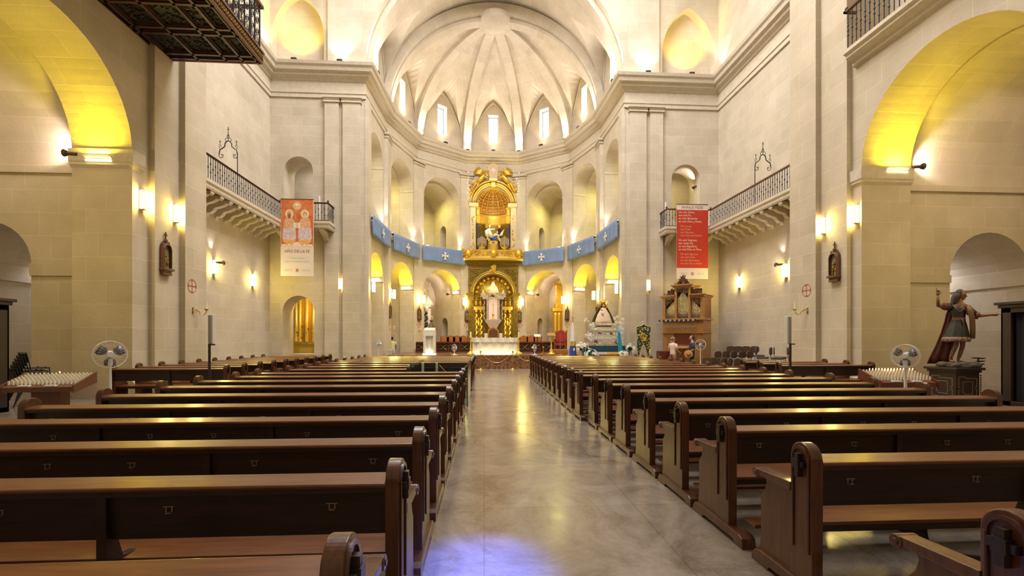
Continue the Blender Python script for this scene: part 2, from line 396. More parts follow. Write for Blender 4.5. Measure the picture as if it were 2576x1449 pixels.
# apse walls
AV = [(XA+6.8, YF), ]+[(XA+RA*math.cos(a*PI/5), YA+RA*math.sin(a*PI/5)) for a in range(6)]+[(XA-6.8, YF)]
FAC = list(zip(AV, AV[1:]))     # 0 right straight, 1..5 facets (3 = middle), 6 left straight
bl = MB()
for i, (p, q) in enumerate(FAC):
    L = (Vector(q)-Vector(p)).length
    if i == 3:
        ops = [dict(c=L/2, hw=1.5, z0=.7, zs=5.0), dict(c=L/2, hw=1.3, z0=8.0, zs=11.7, t=.3)]
        wall(bl, p, q, 0, ZC+.02, ops, t=1.2)
        tunnel(bl, p, q, L/2, 1.5, .7, 5.0, 1.2, 1.25)
    else:
        hw = 1.5 if 0 < i < 6 else 1.35
        lo = dict(c=L/2, hw=hw, z0=0, zs=5.1); up = dict(c=L/2, hw=hw-.02, z0=8.0, zs=11.75)
        wall(bl, p, q, 0, ZC+.02, [lo, up], t=1.0)
        for o, zz in ((lo, 0), (up, 8.0)):
            hh = hw+.2 if zz == 0 else hw+.05
            oo = dict(c=L/2, hw=hh, z0=zz, zs=o['zs']-.25); ring(bl, p, q, o, oo, 1.0)
            W = tunnel(bl, p, q, L/2, hh, zz, o['zs']-.25, 1.0, 4.0 if 0 < i < 6 else 2.2, backwall=True, door=(1 if i < 3 else -1) if 0 < i < 6 else 0)
    # imposts
struct('wall_apse', bl, M['stone'])
# clerestory walls with windows
wn = MB(); lun = MB(); pane = []
def lunette_bay(i, p, q):
    L = (Vector(q)-Vector(p)).length; mid = L/2; d = (Vector(q)-Vector(p)).normalized(); nn = Vector((-d.y, d.x))
    wall(wn, p, q, ZC, 20.6, [dict(c=mid, hw=.38, z0=16.35, zs=18.45, k='rect', t=.6)], t=.6)
    def D(s, t):     # vault surface, s in -1..1 along the bay, t elevation
        if 0 < i < 6:
            a = (i-.5)*PI/5+s*PI/10; r = RA*math.cos(t)
            return (XA+r*math.cos(a), YA+r*math.sin(a), ZC+5.75*math.sin(t))
        sg = 1 if i == 0 else -1
        y = (YF+.9+YA)/2+s*(YA-YF-.9)/2*(1 if i == 0 else -1)
        return (XA+sg*RA*math.cos(t), y, ZC+6.55*math.sin(t))
    def Wp(s, z):
        if 0 < i < 6: u = mid+s*L/2
        else:
            y = D(s, 0)[1]; u = (y-p[1])/(q[1]-p[1])*L
        a = Vector(p)+d*u+nn*.01; return (a.x, a.y, z)
    n = 12; ss = [-1+2*k/(2*n) for k in range(2*n+1)]; TM = math.radians(47)
    tv = lambda s: TM*(1-abs(s))**.85+math.radians(2)
    za = lambda s: ZC+4.1*(math.sin((1-abs(s))*PI/2*.8)/math.sin(PI/2*.8))**.75
    m = 10
    for a, b_ in zip(ss, ss[1:]):
        for k in range(m):
            ta, tb = tv(a), tv(b_)
            f0, f1 = k/m, (k+1)/m
            T = lambda t0, f: t0+(PI/2-t0)*f
            u0, u1 = (a*2, b_*2)
            lun.quad(D(a, T(ta, f0)), D(b_, T(tb, f0)), D(b_, T(tb, f1)), D(a, T(ta, f1)), [(u0, T(ta, f0)*6), (u1, T(tb, f0)*6), (u1, T(tb, f1)*6), (u0, T(ta, f1)*6)])
        lun.quad(Wp(a, za(a)), Wp(b_, za(b_)), D(b_, tv(b_)), D(a, tv(a)), [(0, za(a)), (0, za(b_)), (1.2, za(b_)), (1.2, za(a))])
    # raised archivolt moulding
    pts = [Vector(Wp(s, za(s)-.28))+Vector((nn.x, nn.y, 0))*.02 for s in ss if abs(s) < .9]
    lun.tube(pts, .05, 6)
    # window: pane, lead and frame
    c = Vector(p)+d*mid-nn*.5
    w = empty('window_%d' % (len(pane)+1), (c.x, c.y, 16.35), None, None, rz=math.atan2(d.y, d.x)); w['kind'] = 'structure'
    pane.append(w)
    MB().box(-.38, .38, -.01, .01, 0, 2.1).build('pane', M['sky'], w)
    fr = MB().box(-.38, -.33, -.04, .04, 0, 2.1).box(.33, .38, -.04, .04, 0, 2.1).box(-.38, .38, -.04, .04, 0, .05).box(-.38, .38, -.04, .04, 2.05, 2.1)
    fr.box(-.012, .012, -.03, .03, .05, 2.05).box(-.33, .33, -.03, .03, .95, .98).box(-.33, .33, -.03, .03, 1.5, 1.53)
    fr.build('frame', M['winframe'], w)
for i, (p, q) in enumerate(FAC): lunette_bay(i, p, q)
struct('wall_clerestory', wn, M['stone'])
# ribs
def ribpath(a):   # plan angle
    pts = []
    for k in range(0, 25):
        t = k/24*math.radians(86); r = (RA-.05)*math.cos(t); pts.append((r, ZC+5.75*math.sin(t)))
    return pts
for a in range(6):
    an = a*PI/5; ca, sa = math.cos(an), math.sin(an); pr = ribpath(a); w = .30
    vs = []
    for k, (r, z) in enumerate(pr):
        t = k/24*math.radians(86); dr, dz = -.28*math.cos(t), -.28*math.sin(t)
        ww = w
        for (rr, zz) in ((r+.1, z+.1*math.sin(t)), (r+dr, z+dz)):
            for sgn in (-1, 1): vs.append((XA+rr*ca-sgn*ww*sa, YA+rr*sa+sgn*ww*ca, zz))
    fs = []; uv = []
    for k in range(len(pr)-1):
        A = k*4; B = A+4
        for (i0, i1) in ((0, 2), (2, 3), (3, 1)):
            fs.append((A+i0, A+i1, B+i1, B+i0)); uv.append([(0, k*.38), (.6, k*.38), (.6, k*.38+.38), (0, k*.38+.38)])
    lun.add(vs, fs, uv)
# full transverse rib over the springing of the apse and boss
def arch_band(mb, y0, y1, r0, r1, rise0, rise1, n=40):
    for k in range(n):
        a, c = PI*k/n, PI*(k+1)/n
        q = lambda r, h, t, y: (XA+r*math.cos(t), y, ZC+h*math.sin(t))
        L = 21
        mb.quad(q(r0, rise0, a, y0), q(r0, rise0, c, y0), q(r0, rise0, c, y1), q(r0, rise0, a, y1), [(0, a/PI*L), (0, c/PI*L), (y1-y0, c/PI*L), (y1-y0, a/PI*L)])
        for y in (y0, y1): mb.quad(q(r0, rise0, a, y), q(r0, rise0, c, y), q(r1, rise1, c, y), q(r1, rise1, a, y), [(0, a/PI*L), (0, c/PI*L), (.4, c/PI*L), (.4, a/PI*L)])
arch_band(lun, YA-.55, YA+.15, RA-.3, RA+.15, 5.75, 6.4)
arch_band(lun, YF+.02, YF+.95, 6.8, 7.0, 6.8, 7.0)
arch_band(lun, YF+.35, YF+1.0, 6.5, 6.9, 6.5, 6.9)
lun.lathe([(.001, ZC+5.42), (.9, ZC+5.42), (.95, ZC+5.5), (.95, ZC+5.8)], (XA, YA, 0), 32)
struct('ceiling_apse_vault', lun, M['stone'])
# entablature all round
ent = [(0, 13.92), (.07, 13.92), (.07, 14.12), (.11, 14.14), (.11, 14.2), (.04, 14.22), (.04, 14.75), (.1, 14.78), (.14, 14.86), (.3, 14.95), (.34, 15.08), (.46, 15.12), (.5, 15.28), (.58, 15.36), (.62, ZC), (0, ZC)]
path = [(XR, 16.2), (XR, YF)]+AV+[(XL, YF), (XL, 16.2)]
b = MB(); sweep(b, path, ent); struct('trim_2', b, M['trim'])
# apse pilasters at each corner, and imposts of the arches
b = MB()
for i, v in enumerate(AV):
    if i in (0, 7): continue
    a = (i-1)*PI/5; b.T = Matrix.Translation((v[0], v[1], 0)) @ Matrix.Rotation(a+PI/2, 4, 'Z')
    w = .46
    b.box(-w, w, -.05, .2, 0, 13.92)
    b.box(-w-.06, w+.06, 0, .27, 13.62, 13.7).box(-w-.12, w+.12, 0, .32, 13.8, 13.92).box(-w-.06, w+.06, 0, .27, 0, .95)
b.T = None
for s_ in (1, -1):
    x = XA+s_*6.8
    b.box(min(x, x-s_*.2), max(x, x-s_*.2), YF-.02, YF+.55, 0, 13.92)
struct('trim_3', b, M['stone'])
b = MB()
for i, (p, q) in enumerate(FAC):
    L = (Vector(q)-Vector(p)).length; an = math.atan2(q[1]-p[1], q[0]-p[0]); b.T = Matrix.Translation((p[0], p[1], 0)) @ Matrix.Rotation(an, 4, 'Z')
    hw = 1.3 if i == 3 else (1.5 if 0 < i < 6 else 1.35)
    for sg in (-1, 1):
        u0 = L/2+sg*hw
        lo, hi = (u0-.04, u0+.0) if sg > 0 else (u0, u0+.04)
        if i != 3:
            b.box(lo, hi, -1.0, .03, 11.62, 11.75)
            b.box(lo, hi, -1.0, .03, 4.97, 5.1)
    b.box(0, L, 0, .06, 7.75, 7.95)
b.T = None
struct('trim_4', b, M['trim'])
# chapel arch walls (left and right) with the tall piers
CH = dict(c=0, hw=2.5, z0=0, zs=6.95)
b = MB(); wall(b, (AR, -8), (AR, 16.2), 0, 10.3, [dict(c=18.9, hw=2.5, z0=0, zs=6.95)], t=1.6, n=30)
b.quad((AR, -8, 10.3), (AR+1.6, -8, 10.3), (AR+1.6, 16.2, 10.3), (AR, 16.2, 10.3)); b.quad((AR+1.2, -8, 10.3), (AR+1.2, 16.2, 10.3), (AR+1.2, 16.2, 24), (AR+1.2, -8, 24))
b.box(11.48, AR+1.3, 13.76, 16.2, 0, 24); b.box(11.3, 12.5, 14.88, 16.2, 0, 24)
struct('wall_right_nave', b, M['stone_big'])
b = MB(); wall(b, (AL, 16.2), (AL, -8), 0, 10.3, [dict(c=5.3, hw=2.5, z0=0, zs=6.85)], t=1.6, n=30)
b.quad((AL, -8, 10.3), (AL-1.6, -8, 10.3), (AL-1.6, 16.2, 10.3), (AL, 16.2, 10.3)); b.quad((AL-1.2, -8, 10.3), (AL-1.2, 16.2, 10.3), (AL-1.2, 16.2, 24), (AL-1.2, -8, 24))
b.box(AL-1.3, -9.68, 14.02, 16.2, 0, 24); b.box(-10.7, -9.5, 15.1, 16.2, 0, 24)
struct('wall_left_nave', b, M['stone_big'])
# imposts of the big arches, pier plinths
b = MB()
for s_, A in ((1, AR), (-1, AL)):
    pa = [(A-s_*.0, 13.78), (A, 13.4), (A+s_*1.62, 13.4)]
    pr = [(0, 6.42), (.07, 6.5), (.07, 6.55), (.1, 6.6), (.1, 6.93), (0, 6.95)]
    if s_ > 0: pr = [(-o, z) for o, z in pr]; 
    # offset has to point out of the stone: towards the nave and towards the camera
    sweep(b, pa, [(-s_*abs(o), z) for o, z in pr])
struct('trim_5', b, M['trim'])
b = MB()
plp = [(.0, 0), (.16, 0), (.16, .22), (.13, .26), (.15, .32), (.11, .37), (.05, .4), (.04, .44), (0, .46)]
pr_ = [(11.66, 13.4), (11.66, 13.76), (11.48, 13.76), (11.48, 14.88), (11.3, 14.88), (11.3, 16.2)]
sweep(b, pr_, [(o, z) for o, z in plp])
sweep(b, [(AL, 13.4), (AL, 14.02), (-9.68, 14.02), (-9.68, 15.1), (-9.5, 15.1), (-9.5, 16.2)], [(-o, z) for o, z in plp])
struct('baseboard_piers', b, M['trim'])
# gallery ledge over the right arch
b = MB(); sweep(b, [(AR, -6), (AR, 13.62)], [(0, 10.15), (.12, 10.2), (.12, 10.3), (.34, 10.42), (.34, 10.5), (.42, 10.55), (.42, 10.66), (0, 10.66)])
b.box(AR, AR+1.2, -6, 13.7, 10.3, 10.66)
struct('trim_6', b, M['trim'])
b = MB(); b.box(AL-1.2, AL, -6, 13.7, 10.3, 10.66); struct('trim_7', b, M['trim'])
# side chapels
def chapel(s_, A, name, c_arch, r_arch, zs_arch):
    b = MB(); xin = A+s_*1.6; xo = A+s_*9
    # the face round the arch seen from inside, far wall with passage, vault, end wall
    p, q = ((xin, 13.8), (xo, 13.8)); 
    u = abs(c_arch-xin)
    o = dict(c=u, hw=r_arch, z0=0, zs=zs_arch)
    if s_ > 0: wall(b, (xo, 13.8), (xin, 13.8), 0, 6.6, [dict(c=9-1.6-u, hw=r_arch, z0=0, zs=zs_arch)], t=2.6)
    else: wall(b, (xin, 13.8), (xo, 13.8), 0, 6.6, [o], t=2.6)
    wall(b, (xo, 8), (xo, 13.8), 0, 9.6) if s_ > 0 else wall(b, (xo, 13.8), (xo, 8), 0, 9.6)
    wall(b, (xin, 8), (xo, 8), 0, 6.6) if s_ > 0 else wall(b, (xo, 8), (xin, 8), 0, 6.6)
    n = 24
    for k in range(n):
        a, c = PI*k/n, PI*(k+1)/n
        q_ = lambda t, x: (x, 10.9+2.9*math.cos(t), 6.6+2.9*math.sin(t))
        b.quad(q_(a, xin-s_*.0), q_(c, xin), q_(c, xo), q_(a, xo), [(0, a*2.9), (0, c*2.9), (7.4, c*2.9), (7.4, a*2.9)])
        q2 = lambda t, r: (xin+s_*.001, 10.9+r*math.cos(t), (6.6 if r > 2.6 else 6.9)+r*math.sin(t))
        b.quad(q2(a, 2.5), q2(c, 2.5), q2(c, 2.9), q2(a, 2.9))
    b.box(min(xin, xo), max(xin, xo), 13.72, 13.85, 6.38, 6.6)
    b.box(min(xin, c_arch-s_*r_arch), max(xin, c_arch-s_*r_arch), 13.74, 13.85, 3.45, zs_arch)
    xx = c_arch+s_*r_arch
    b.box(min(xx, xx-s_*.05), max(xx, xx-s_*.05), 13.8, 16.4, zs_arch-.28, zs_arch-.02)
    # little room past the passage
    b.quad((xin-s_*0, 17.6, 0), (xo, 17.6, 0), (xo, 17.6, 6), (xin, 17.6, 6)); b.quad((xin, 16.4, 5.9), (xo, 16.4, 5.9), (xo, 17.6, 5.9), (xin, 17.6, 5.9))
    b.quad((xo, 16.4, 0), (xo, 17.6, 0), (xo, 17.6, 6), (xo, 16.4, 6))
    struct(name, b, M['stone_big'])
chapel(-1, AL, 'wall_left_chapel', -14.1, 1.2, 3.8)
chapel(1, AR, 'wall_right_chapel', 16.4, 1.4, 3.7)
# sanctuary platform and steps
b = MB()
for k in range(4):
    b.box(XA-6.1, XA+6.1, 24.75+k*.32, 34.6, k*.175, (k+1)*.175)
struct('floor_sanctuary', b, mat('red_veined_marble', (.30,.16,.08), .25, noise=(.10,.03,.015), bscale=9))
# ================================================================== pews
ORD = ['nearest','second nearest','third nearest','fourth nearest','fifth nearest','sixth nearest','seventh nearest','eighth nearest','ninth nearest','tenth nearest','eleventh nearest',
       'twelfth nearest','thirteenth nearest','fourteenth nearest','fifteenth nearest','sixteenth nearest','seventeenth nearest','eighteenth nearest','nineteenth nearest','twentieth nearest']
def arc(cx, cz, r, a0, a1, n): return [(cx+r*math.cos(a0+(a1-a0)*i/n), cz+r*math.sin(a0+(a1-a0)*i/n)) for i in range(n+1)]
def make_pew(L, hooks=True, sup=2):
    root = empty('church_pew', (0,0,0), 'pew', 'pew')
    h = L/2
    for sg in (-1, 1):
        xo = sg*h; xi = sg*(h-.075); a, c = min(xo, xi), max(xo, xi)
        e = MB(); prof = [(-.10, .09), (.10, .09), (.10, .9)]+arc(0, .9, .10, 0, PI, 22)[1:]+[(-.10, .9)]
        e.prism(prof, a, c)
        # raised rim moulding on the outer face
        x2 = xo+sg*.012; rim = arc(0, .895, .082, 0, PI, 20); rin = arc(0, .895, .064, 0, PI, 20)
        for k in range(20): e.quad((x2, *rim[k]), (x2, *rim[k+1]), (x2, *rin[k+1]), (x2, *rin[k])); e.quad((xo, *rim[k]), (xo, *rim[k+1]), (x2, *rim[k+1]), (x2, *rim[k])); e.quad((xo, *rin[k]), (xo, *rin[k+1]), (x2, *rin[k+1]), (x2, *rin[k]))
        for ya, yb in ((-.082, -.064), (.064, .082)): e.box(min(xo, x2), max(xo, x2), ya, yb, .3, .896)
        ee = e.build('end_panel', M['pew_end'], root, bevel=.008)
        cr = MB(); x3 = xo+sg*.035
        x4 = xo+sg*.031; x5 = xo+sg*.041
        cr.box(min(xo, x3), max(xo, x3), -.018, .018, .78, .93).box(min(xo, x4), max(xo, x4), -.052, .052, .845, .88)
        cr.box(min(xo, x5), max(xo, x5), -.028, .028, .833, .892)
        cr.build('cross_ornament', M['pew_dark'], ee)
        s = MB(); s.prism([(.09, .09), (.47, .09), (.45, .2), (.45, .5), (.40, .56), (.38, .62), (.40, .66), (.09, .66)], a+.01, c-.01); s.build('side_panel', M['pew_end'], root, bevel=.006)
        am = MB(); am.prism([(.09, .655), (.44, .655), (.47, .66), (.49, .685), (.47, .70), (.09, .715)], a-.012, c+.012)
        am.prism(arc(.475, .668, .036, 0, 2*PI, 14)[:-1], a-.018, c+.018); am.prism(arc(.475, .668, .018, 0, 2*PI, 10)[:-1], a-.024, c+.024)
        am.build('armrest', M['pew_end'], root, bevel=.004)
        f = MB(); f.prism([(-.34, 0), (-.22, 0), (-.2, .03), (.3, .03), (.33, 0), (.52, 0), (.52, .04), (.48, .09), (.44, .1), (-.28, .1), (-.33, .08)], a-.02, c+.02); f.build('foot', M['pew_end'], root, bevel=.005)
    x0, x1 = -h+.075, h-.075
    MB().prism([(-.10, .868), (-.105, .882), (-.10, .892), (.045, .912), (.055, .9), (.05, .88)], x0, x1).build('top_rail', M['pew'], root, bevel=.004)
    MB().prism([(-.02, .59), (.005, .59), (-.01, .885), (-.04, .885)], x0, x1).prism([(-.09, .84), (-.02, .84), (-.02, .87), (-.09, .875)], x0, x1).build('back_panel', M['pew_dark'], root)
    MB().prism([(.05, .43), (.50, .445), (.505, .46), (.49, .472), (.05, .455)], x0, x1).build('seat', M['pew'], root, bevel=.004)
    MB().box(x0, x1, .06, .09, .385, .43).build('seat_rail', M['pew_dark'], root)
    MB().prism([(-.36, .175), (-.19, .18), (-.19, .2), (-.36, .205)], x0, x1).build('kneeler', M['pew'], root, bevel=.004)
    for k in range(sup):
        x = -h+L*(k+1)/(sup+1)
        MB().prism([(-.06, .86), (.0, .86), (.02, .6), (.06, .47), (.44, .43), (.40, .36), (.20, .3), (.22, .1), (.4, .04), (.4, 0), (-.3, 0), (-.28, .1), (-.22, .17), (-.06, .17)], x-.025, x+.025).build('support', M['pew_dark'], root, bevel=.003)
    if hooks:
        for k in range(6):
            x = -h+L*(k*.163+.085+.02*((k*7) % 3-1))
            hk = MB(); hk.box(x-.03, x+.03, -.042, -.032, .766, .771).box(x-.018, x-.012, -.036, -.03, .735, .766).box(x+.012, x+.018, -.036, -.03, .735, .766).box(x-.012, x+.016, -.05, -.03, .733, .738)
            hk.build('bag_hook', M['hook'], root)
    return root
RG = 'pews right of the centre aisle'; LG = 'pews left of the centre aisle'; FG = 'pews in the far left block'; SG = 'short pews behind the right pier'
YRr = [1.67, 2.84, 3.83, 4.72, 5.66, 6.62, 7.55, 8.5, 9.4, 10.3, 11.2, 12.1, 13.0, 13.9, 14.8, 15.7, 16.6, 17.5, 18.4, 19.3]
YLl = [1.6, 2.61, 3.52, 4.53, 5.48, 6.5, 7.6, 8.55, 9.5, 10.4]
pA = make_pew(4.72); pB = make_pew(4.6, hooks=False); used = set()
def put(src, x, y, label, group):
    if id(src) not in used: used.add(id(src)); o = src; o.location = (x, y, 0)
    else: o = clone(src, (x, y, 0))
    o['label'] = label; o['group'] = group; o.rotation_euler[2] = R.uniform(-.004, .004)
for i, y in enumerate(YRr):
    put(pA if y < 9 else pB, (2.06+4.72/2) if y < 9 else 1.97+2.3, y, 'long brown wooden pew right of the aisle, %s to the viewer' % ORD[i], RG)
for i, y in enumerate(YLl):
    put(pA if y < 9 else pB, (-.46-2.36) if y < 9 else -.44-2.3, y, 'long brown wooden pew left of the aisle, %s to the viewer' % ORD[i], LG)
for i in range(6):
    put(pB, -.4-2.3, 14.75+.92*i, 'long pew left of the aisle beyond the glass guard, %s to it' % ORD[i], LG)
pC = make_pew(3.0, hooks=False, sup=1)
for i, y in enumerate((11.55, 12.65, 13.6)):
    put(pC, -1.85-1.5, y, 'shortened brown pew beside the glass guard, %s to the viewer' % ORD[i], LG)
pD = make_pew(2.85, hooks=False, sup=1)
for i in range(10):
    put(pD, -6.55-1.425, 12.1+.87*i, 'short pew in the far left block, %s to the viewer' % ORD[i], FG)
for i, y in enumerate((12.5, 13.4, 14.3)):
    put(pD, 8.35+1.425, y, 'short brown pew by the right stone pier, %s to the viewer' % ORD[i], SG)

# ================================================================== lamps fixed to the stone
def make_sconce(d=.14, w=.17, h=.56):
    """local +x is away from the wall, y along it"""
    r = empty('wall_lamp', (0,0,0), 'lamp', 'wall lamp')
    MB().box(0, .03, -w/2, w/2, -h/2, h/2).box(.03, d, -w/2, w/2, h/2-.015, h/2).box(.03, d, -w/2, w/2, -h/2, -h/2+.015).box(d-.004, d+.008, -w/2-.005, -w/2+.015, -h/2, h/2).box(d-.004, d+.008, w/2-.015, w/2+.005, -h/2, h/2).build('lamp_frame', M['grey'], r)
    MB().box(.03, d-.004, -w/2+.01, w/2-.01, -h/2+.015, h/2-.015).build('lamp_glass', M['lampglass'], r)
    return r
sq = make_sconce(); first = [True]
def sconce(loc, rz, label, group):
    if first[0]: first[0] = False; sq.location = loc; sq.rotation_euler[2] = rz; sq['label'] = label; sq['group'] = group
    else: clone(sq, loc, label, rz, group)
G1 = 'glowing box lamps on the nave stone'
sconce(PX(355, 503, AL), 0, 'glowing box lamp high on left pier beside the big arch', G1)
sconce(PX(440, 538, -9.68), 0, 'glowing box lamp above the left carved plaque', G1)
sconce(PX(2073, 568, 11.48), PI, 'glowing box lamp above and left of the right carved plaque', G1)
sconce(PX(2157, 540, AR), PI, 'glowing box lamp high on right pier beside the big arch', G1)
sconce(PX(537, 672, XL), 0, 'glowing box lamp on left side wall, nearer of two', G1)
sconce(PX(635, 705, XL), 0, 'glowing box lamp on left side wall, farther of two', G1)
sconce(PX(1860, 710, XR), PI, 'glowing box lamp on right side wall, farther of two', G1)
sconce(PX(1978, 681, XR), PI, 'glowing box lamp on right side wall, nearer of two', G1)
sconce(P(856, 715, YF), -PI/2, 'glowing box lamp between the pilasters left of the apse', G1)
sconce(P(1630, 718, YF), -PI/2, 'glowing box lamp between the pilasters right of the apse', G1)
NM = ['the right straight bay', 'the second right bay', 'the bay right of the altarpiece', '', 'the bay left of the altarpiece', 'the second left bay', 'the left straight bay']
def make_bar():
    """local +x away from the wall, y along it"""
    r = empty('bar_lamp', (0,0,0), 'lamp', 'bar lamp')
    MB().prism([(0, 0), (.02, -.09), (.20, .05), (.19, .06), (.02, -.04), (.02, 0)], -.36, .36, 'y').build('reflector', M['plastic'], r)
    MB().prism([(.0, -.13), (.035, -.15), (.12, -.09), (.10, -.05), (.03, -.09)], -.34, .34, 'y').build('lamp_tube', M['barglow'], r)
    return r
bar0 = make_bar(); fb = [True]
LIGHTS = []
YEL = (1, .78, .02); WHT = (1, .91, .87); PNK = (1, .82, .78)
def bar(loc, rz, label, power, up, sx=.6):
    if fb[0]: fb[0] = False; bar0.location = loc; bar0.rotation_euler[2] = rz; bar0['label'] = label; bar0['group'] = 'bar lamps at the arch springing'
    else: clone(bar0, loc, label, rz, 'bar lamps at the arch springing')
    d = Vector((math.cos(rz), math.sin(rz), 0)); p = Vector(loc)+d*.16+Vector((0,0,.1))
    LIGHTS.append(('area', tuple(p), tuple(p+Vector((0,0,3))+d*(up)), sx, .16, power, YEL))
bar(P(255, 399, 13.4), -PI/2, 'long bar lamp on the springing of the big left arch', 48, .3)
bar(P(2250, 428, 13.4), -PI/2, 'long bar lamp on the springing of the big right arch', 48, .3)
for i, (p, q) in enumerate(FAC):
    if i == 3: continue
    p, q = Vector(p), Vector(q); L = (q-p).length; d = (q-p)/L; nn = Vector((-d.y, d.x)); a = math.atan2(nn.y, nn.x)
    hw = 1.5 if 0 < i < 6 else 1.35
    for sg, nm in ((0, 'right'), (1, 'left')):
        if (i == 0 and sg == 0) or (i == 6 and sg == 1): u = .45 if sg == 0 else L-.45
        else: u = .37 if sg == 0 else L-.37
        c = p+d*u+nn*.24
        sconce((c.x, c.y, 4.35), a, 'glowing box lamp on %s edge of %s' % (nm, NM[i]), 'glowing box lamps round the apse')
    # bar lamp on the jamb that faces the nave
    sgn = 1 if i < 3 else -1; u = L/2+sgn*hw; c = p+d*u-nn*.5
    jd = -d*sgn
    bar((c.x, c.y, 5.15), math.atan2(jd.y, jd.x), 'bar lamp in the lower arch of '+NM[i], 17, .5, .5)
    # light inside the galleries above
    c = p+d*(L/2)-nn*2.4; LIGHTS.append(('area', (c.x, c.y, 12.2), (c.x+nn.x, c.y+nn.y, 8), 1.2, 1.2, 52, (1, .90, .28)))
    c = p+d*(L/2)-nn*2.6; LIGHTS.append(('area', (c.x, c.y, 6.0), (c.x+nn.x*.5, c.y+nn.y*.5, 0), 1.0, 1.0, 14, (1, .82, .5)))
def make_spot():
    r = empty('spotlight', (0,0,0), 'spot', 'spotlight')
    MB().box(-.13, .13, -.1, .1, .05, .16).build('housing', M['dark'], r, bevel=.01)
    MB().box(-.11, .11, -.08, .08, .155, .165).build('lens', M['spotglow'], r)
    MB().box(-.15, -.135, -.02, .02, 0, .12).box(.135, .15, -.02, .02, 0, .12).box(-.15, .15, -.02, .02, 0, .012).build('bracket', M['dark'], r)
    return r
sp0 = make_spot(); fs_ = [True]
def uplight(loc, label, tgt, power, rgb, ang=80, group='small floodlights on the cornice', rz=0):
    if fs_[0]: fs_[0] = False; sp0.location = loc; sp0['label'] = label; sp0['group'] = group; sp0.rotation_euler[2] = rz
    else: clone(sp0, loc, label, rz, group)
    LIGHTS.append(('spot', (loc[0], loc[1], loc[2]+.22), tgt, power, rgb, ang))
for a in range(6):
    an = a*PI/5; r = RA-.42; x, y = XA+r*math.cos(an), YA+r*math.sin(an)
    nm = ['rightmost rib', 'second rib from the right', 'rib right of the middle window', 'rib left of the middle window', 'second rib from the left', 'leftmost rib'][a]
    uplight((x, y, ZC), 'small floodlight on the cornice below the '+nm, (XA+(RA-2.3)*math.cos(an), YA+(RA-2.3)*math.sin(an), ZC+5.5), 260, WHT, 75, rz=an+PI/2)
for i in range(1, 6):
    an = (i-.5)*PI/5; r = RA*math.cos(PI/10)-.45; x, y = XA+r*math.cos(an), YA+r*math.sin(an)
    nm = ['second window from the right', 'window right of the middle', 'middle window', 'window left of the middle', 'second window from the left'][i-1]
    uplight((x, y, ZC), 'small floodlight on the cornice below the '+nm, (x+.28*math.cos(an), y+.28*math.sin(an), ZC+3), 60, (1, .76, .3), 90, rz=an+PI/2)
for px, nm, rgb, pw in ((740, 'left pointed recess', (1, .70, .02), 230), (855, 'left upper pilaster', WHT, 110), (1630, 'right upper pilaster', WHT, 110), (1740, 'right pointed recess', (1, .70, .02), 230)):
    p = P(px, 170, YF-.42); uplight((p[0], p[1], ZC), 'small floodlight on the cornice below the '+nm, (p[0], YF+.1, ZC+3.2), pw, rgb, 95)
for s_, nm in ((1, 'right'), (-1, 'left')):
    uplight((XA+s_*6.3, YF+.45, ZC), 'small floodlight on the cornice at the %s foot of the apse arch' % nm, (XA+s_*6.0, YF+.5, ZC+6), 420, WHT, 85)
    x = XR-.35 if s_ > 0 else XL+.35
    uplight((x, YF-.6, ZC), 'small floodlight on the cornice in the %s corner of the bay' % nm, (x+s_*.2, YF-.3, ZC+6), 90, WHT, 70)
# white floods standing on the gallery at the upper arch jambs
def jam(i, sg):
    p, q = FAC[i]; p, q = Vector(p), Vector(q); L = (q-p).length; d = (q-p)/L; nn = Vector((-d.y, d.x)); hw = 1.5 if 0 < i < 6 else 1.35
    c = p+d*(L/2+sg*(hw-.2))+nn*.1; t = p+d*(L/2+sg*(hw+.12))-nn*.1
    uplight((c.x, c.y, 8.0), 'small floodlight behind the blue cloth at %s edge of %s' % ('left' if sg > 0 else 'right', NM[i]), (t.x, t.y, 12), 95, WHT, 60, 'floodlights at the gallery arches', math.atan2(d.y, d.x))
for i in (0, 1, 2, 4, 5, 6):
    for sg in (-1, 1): jam(i, sg)
# the lamps on the hidden face of the next pier light the far jamb, with an added fill light under each side chapel vault
for s_, A in ((-1, AL), (1, AR)):
    LIGHTS.append(('area', (A+s_*.8, 8.46, 4.9), (A+s_*.8, 13.4, 4.2), .3, .7, 38, (1, .80, .28)))
    LIGHTS.append(('area', (A+s_*4.2, 10.6, 8.9), (A+s_*4.2, 11.2, 0), 1.4, 1.4, 60, (1, .82, .66)))
    LIGHTS.append(('area', (A+s_*5.2, 16.9, 5.2), (A+s_*4.6, 15, 1), .8, .8, 55, (.9, .88, 1)))
# dark round spotlights on brackets
def bracket_spot(loc, rz, label, tgt, power, rgb, ang, r=.05):
    t = empty('bracket_spotlight', loc, label, 'spotlight', 'dark spotlights on brackets', rz)
    MB().cone((0,0,0), (.26, 0, .02), .045, .05, 12).cone((.26,0,.02), (.34, 0, .03), .07, .1, 14).build('housing', mat('dark_bronze', (.07,.035,.015), .5), t)
    MB().cone((.335,0,.03), (.345, 0, .03), .085, .085, 14).build('lens', M['spotglow'], t)
    v = (Vector(tgt)-Vector(loc)).normalized()
    LIGHTS.append(('spot', tuple(Vector(loc)+v*.45), tgt, power, rgb, ang))
p = P(194, 388, 13.3); bracket_spot((p[0], p[1], p[2]), PI, 'dark round spotlight beside the springing of the big left arch', (p[0]-1.6, 13.9, p[2]+.7), 45, PNK, 120)
p = P(2297, 420, 13.3); bracket_spot((p[0], p[1], p[2]), 0, 'dark round spotlight beside the springing of the big right arch', (p[0]+1.6, 13.9, p[2]+.7), 45, PNK, 120)
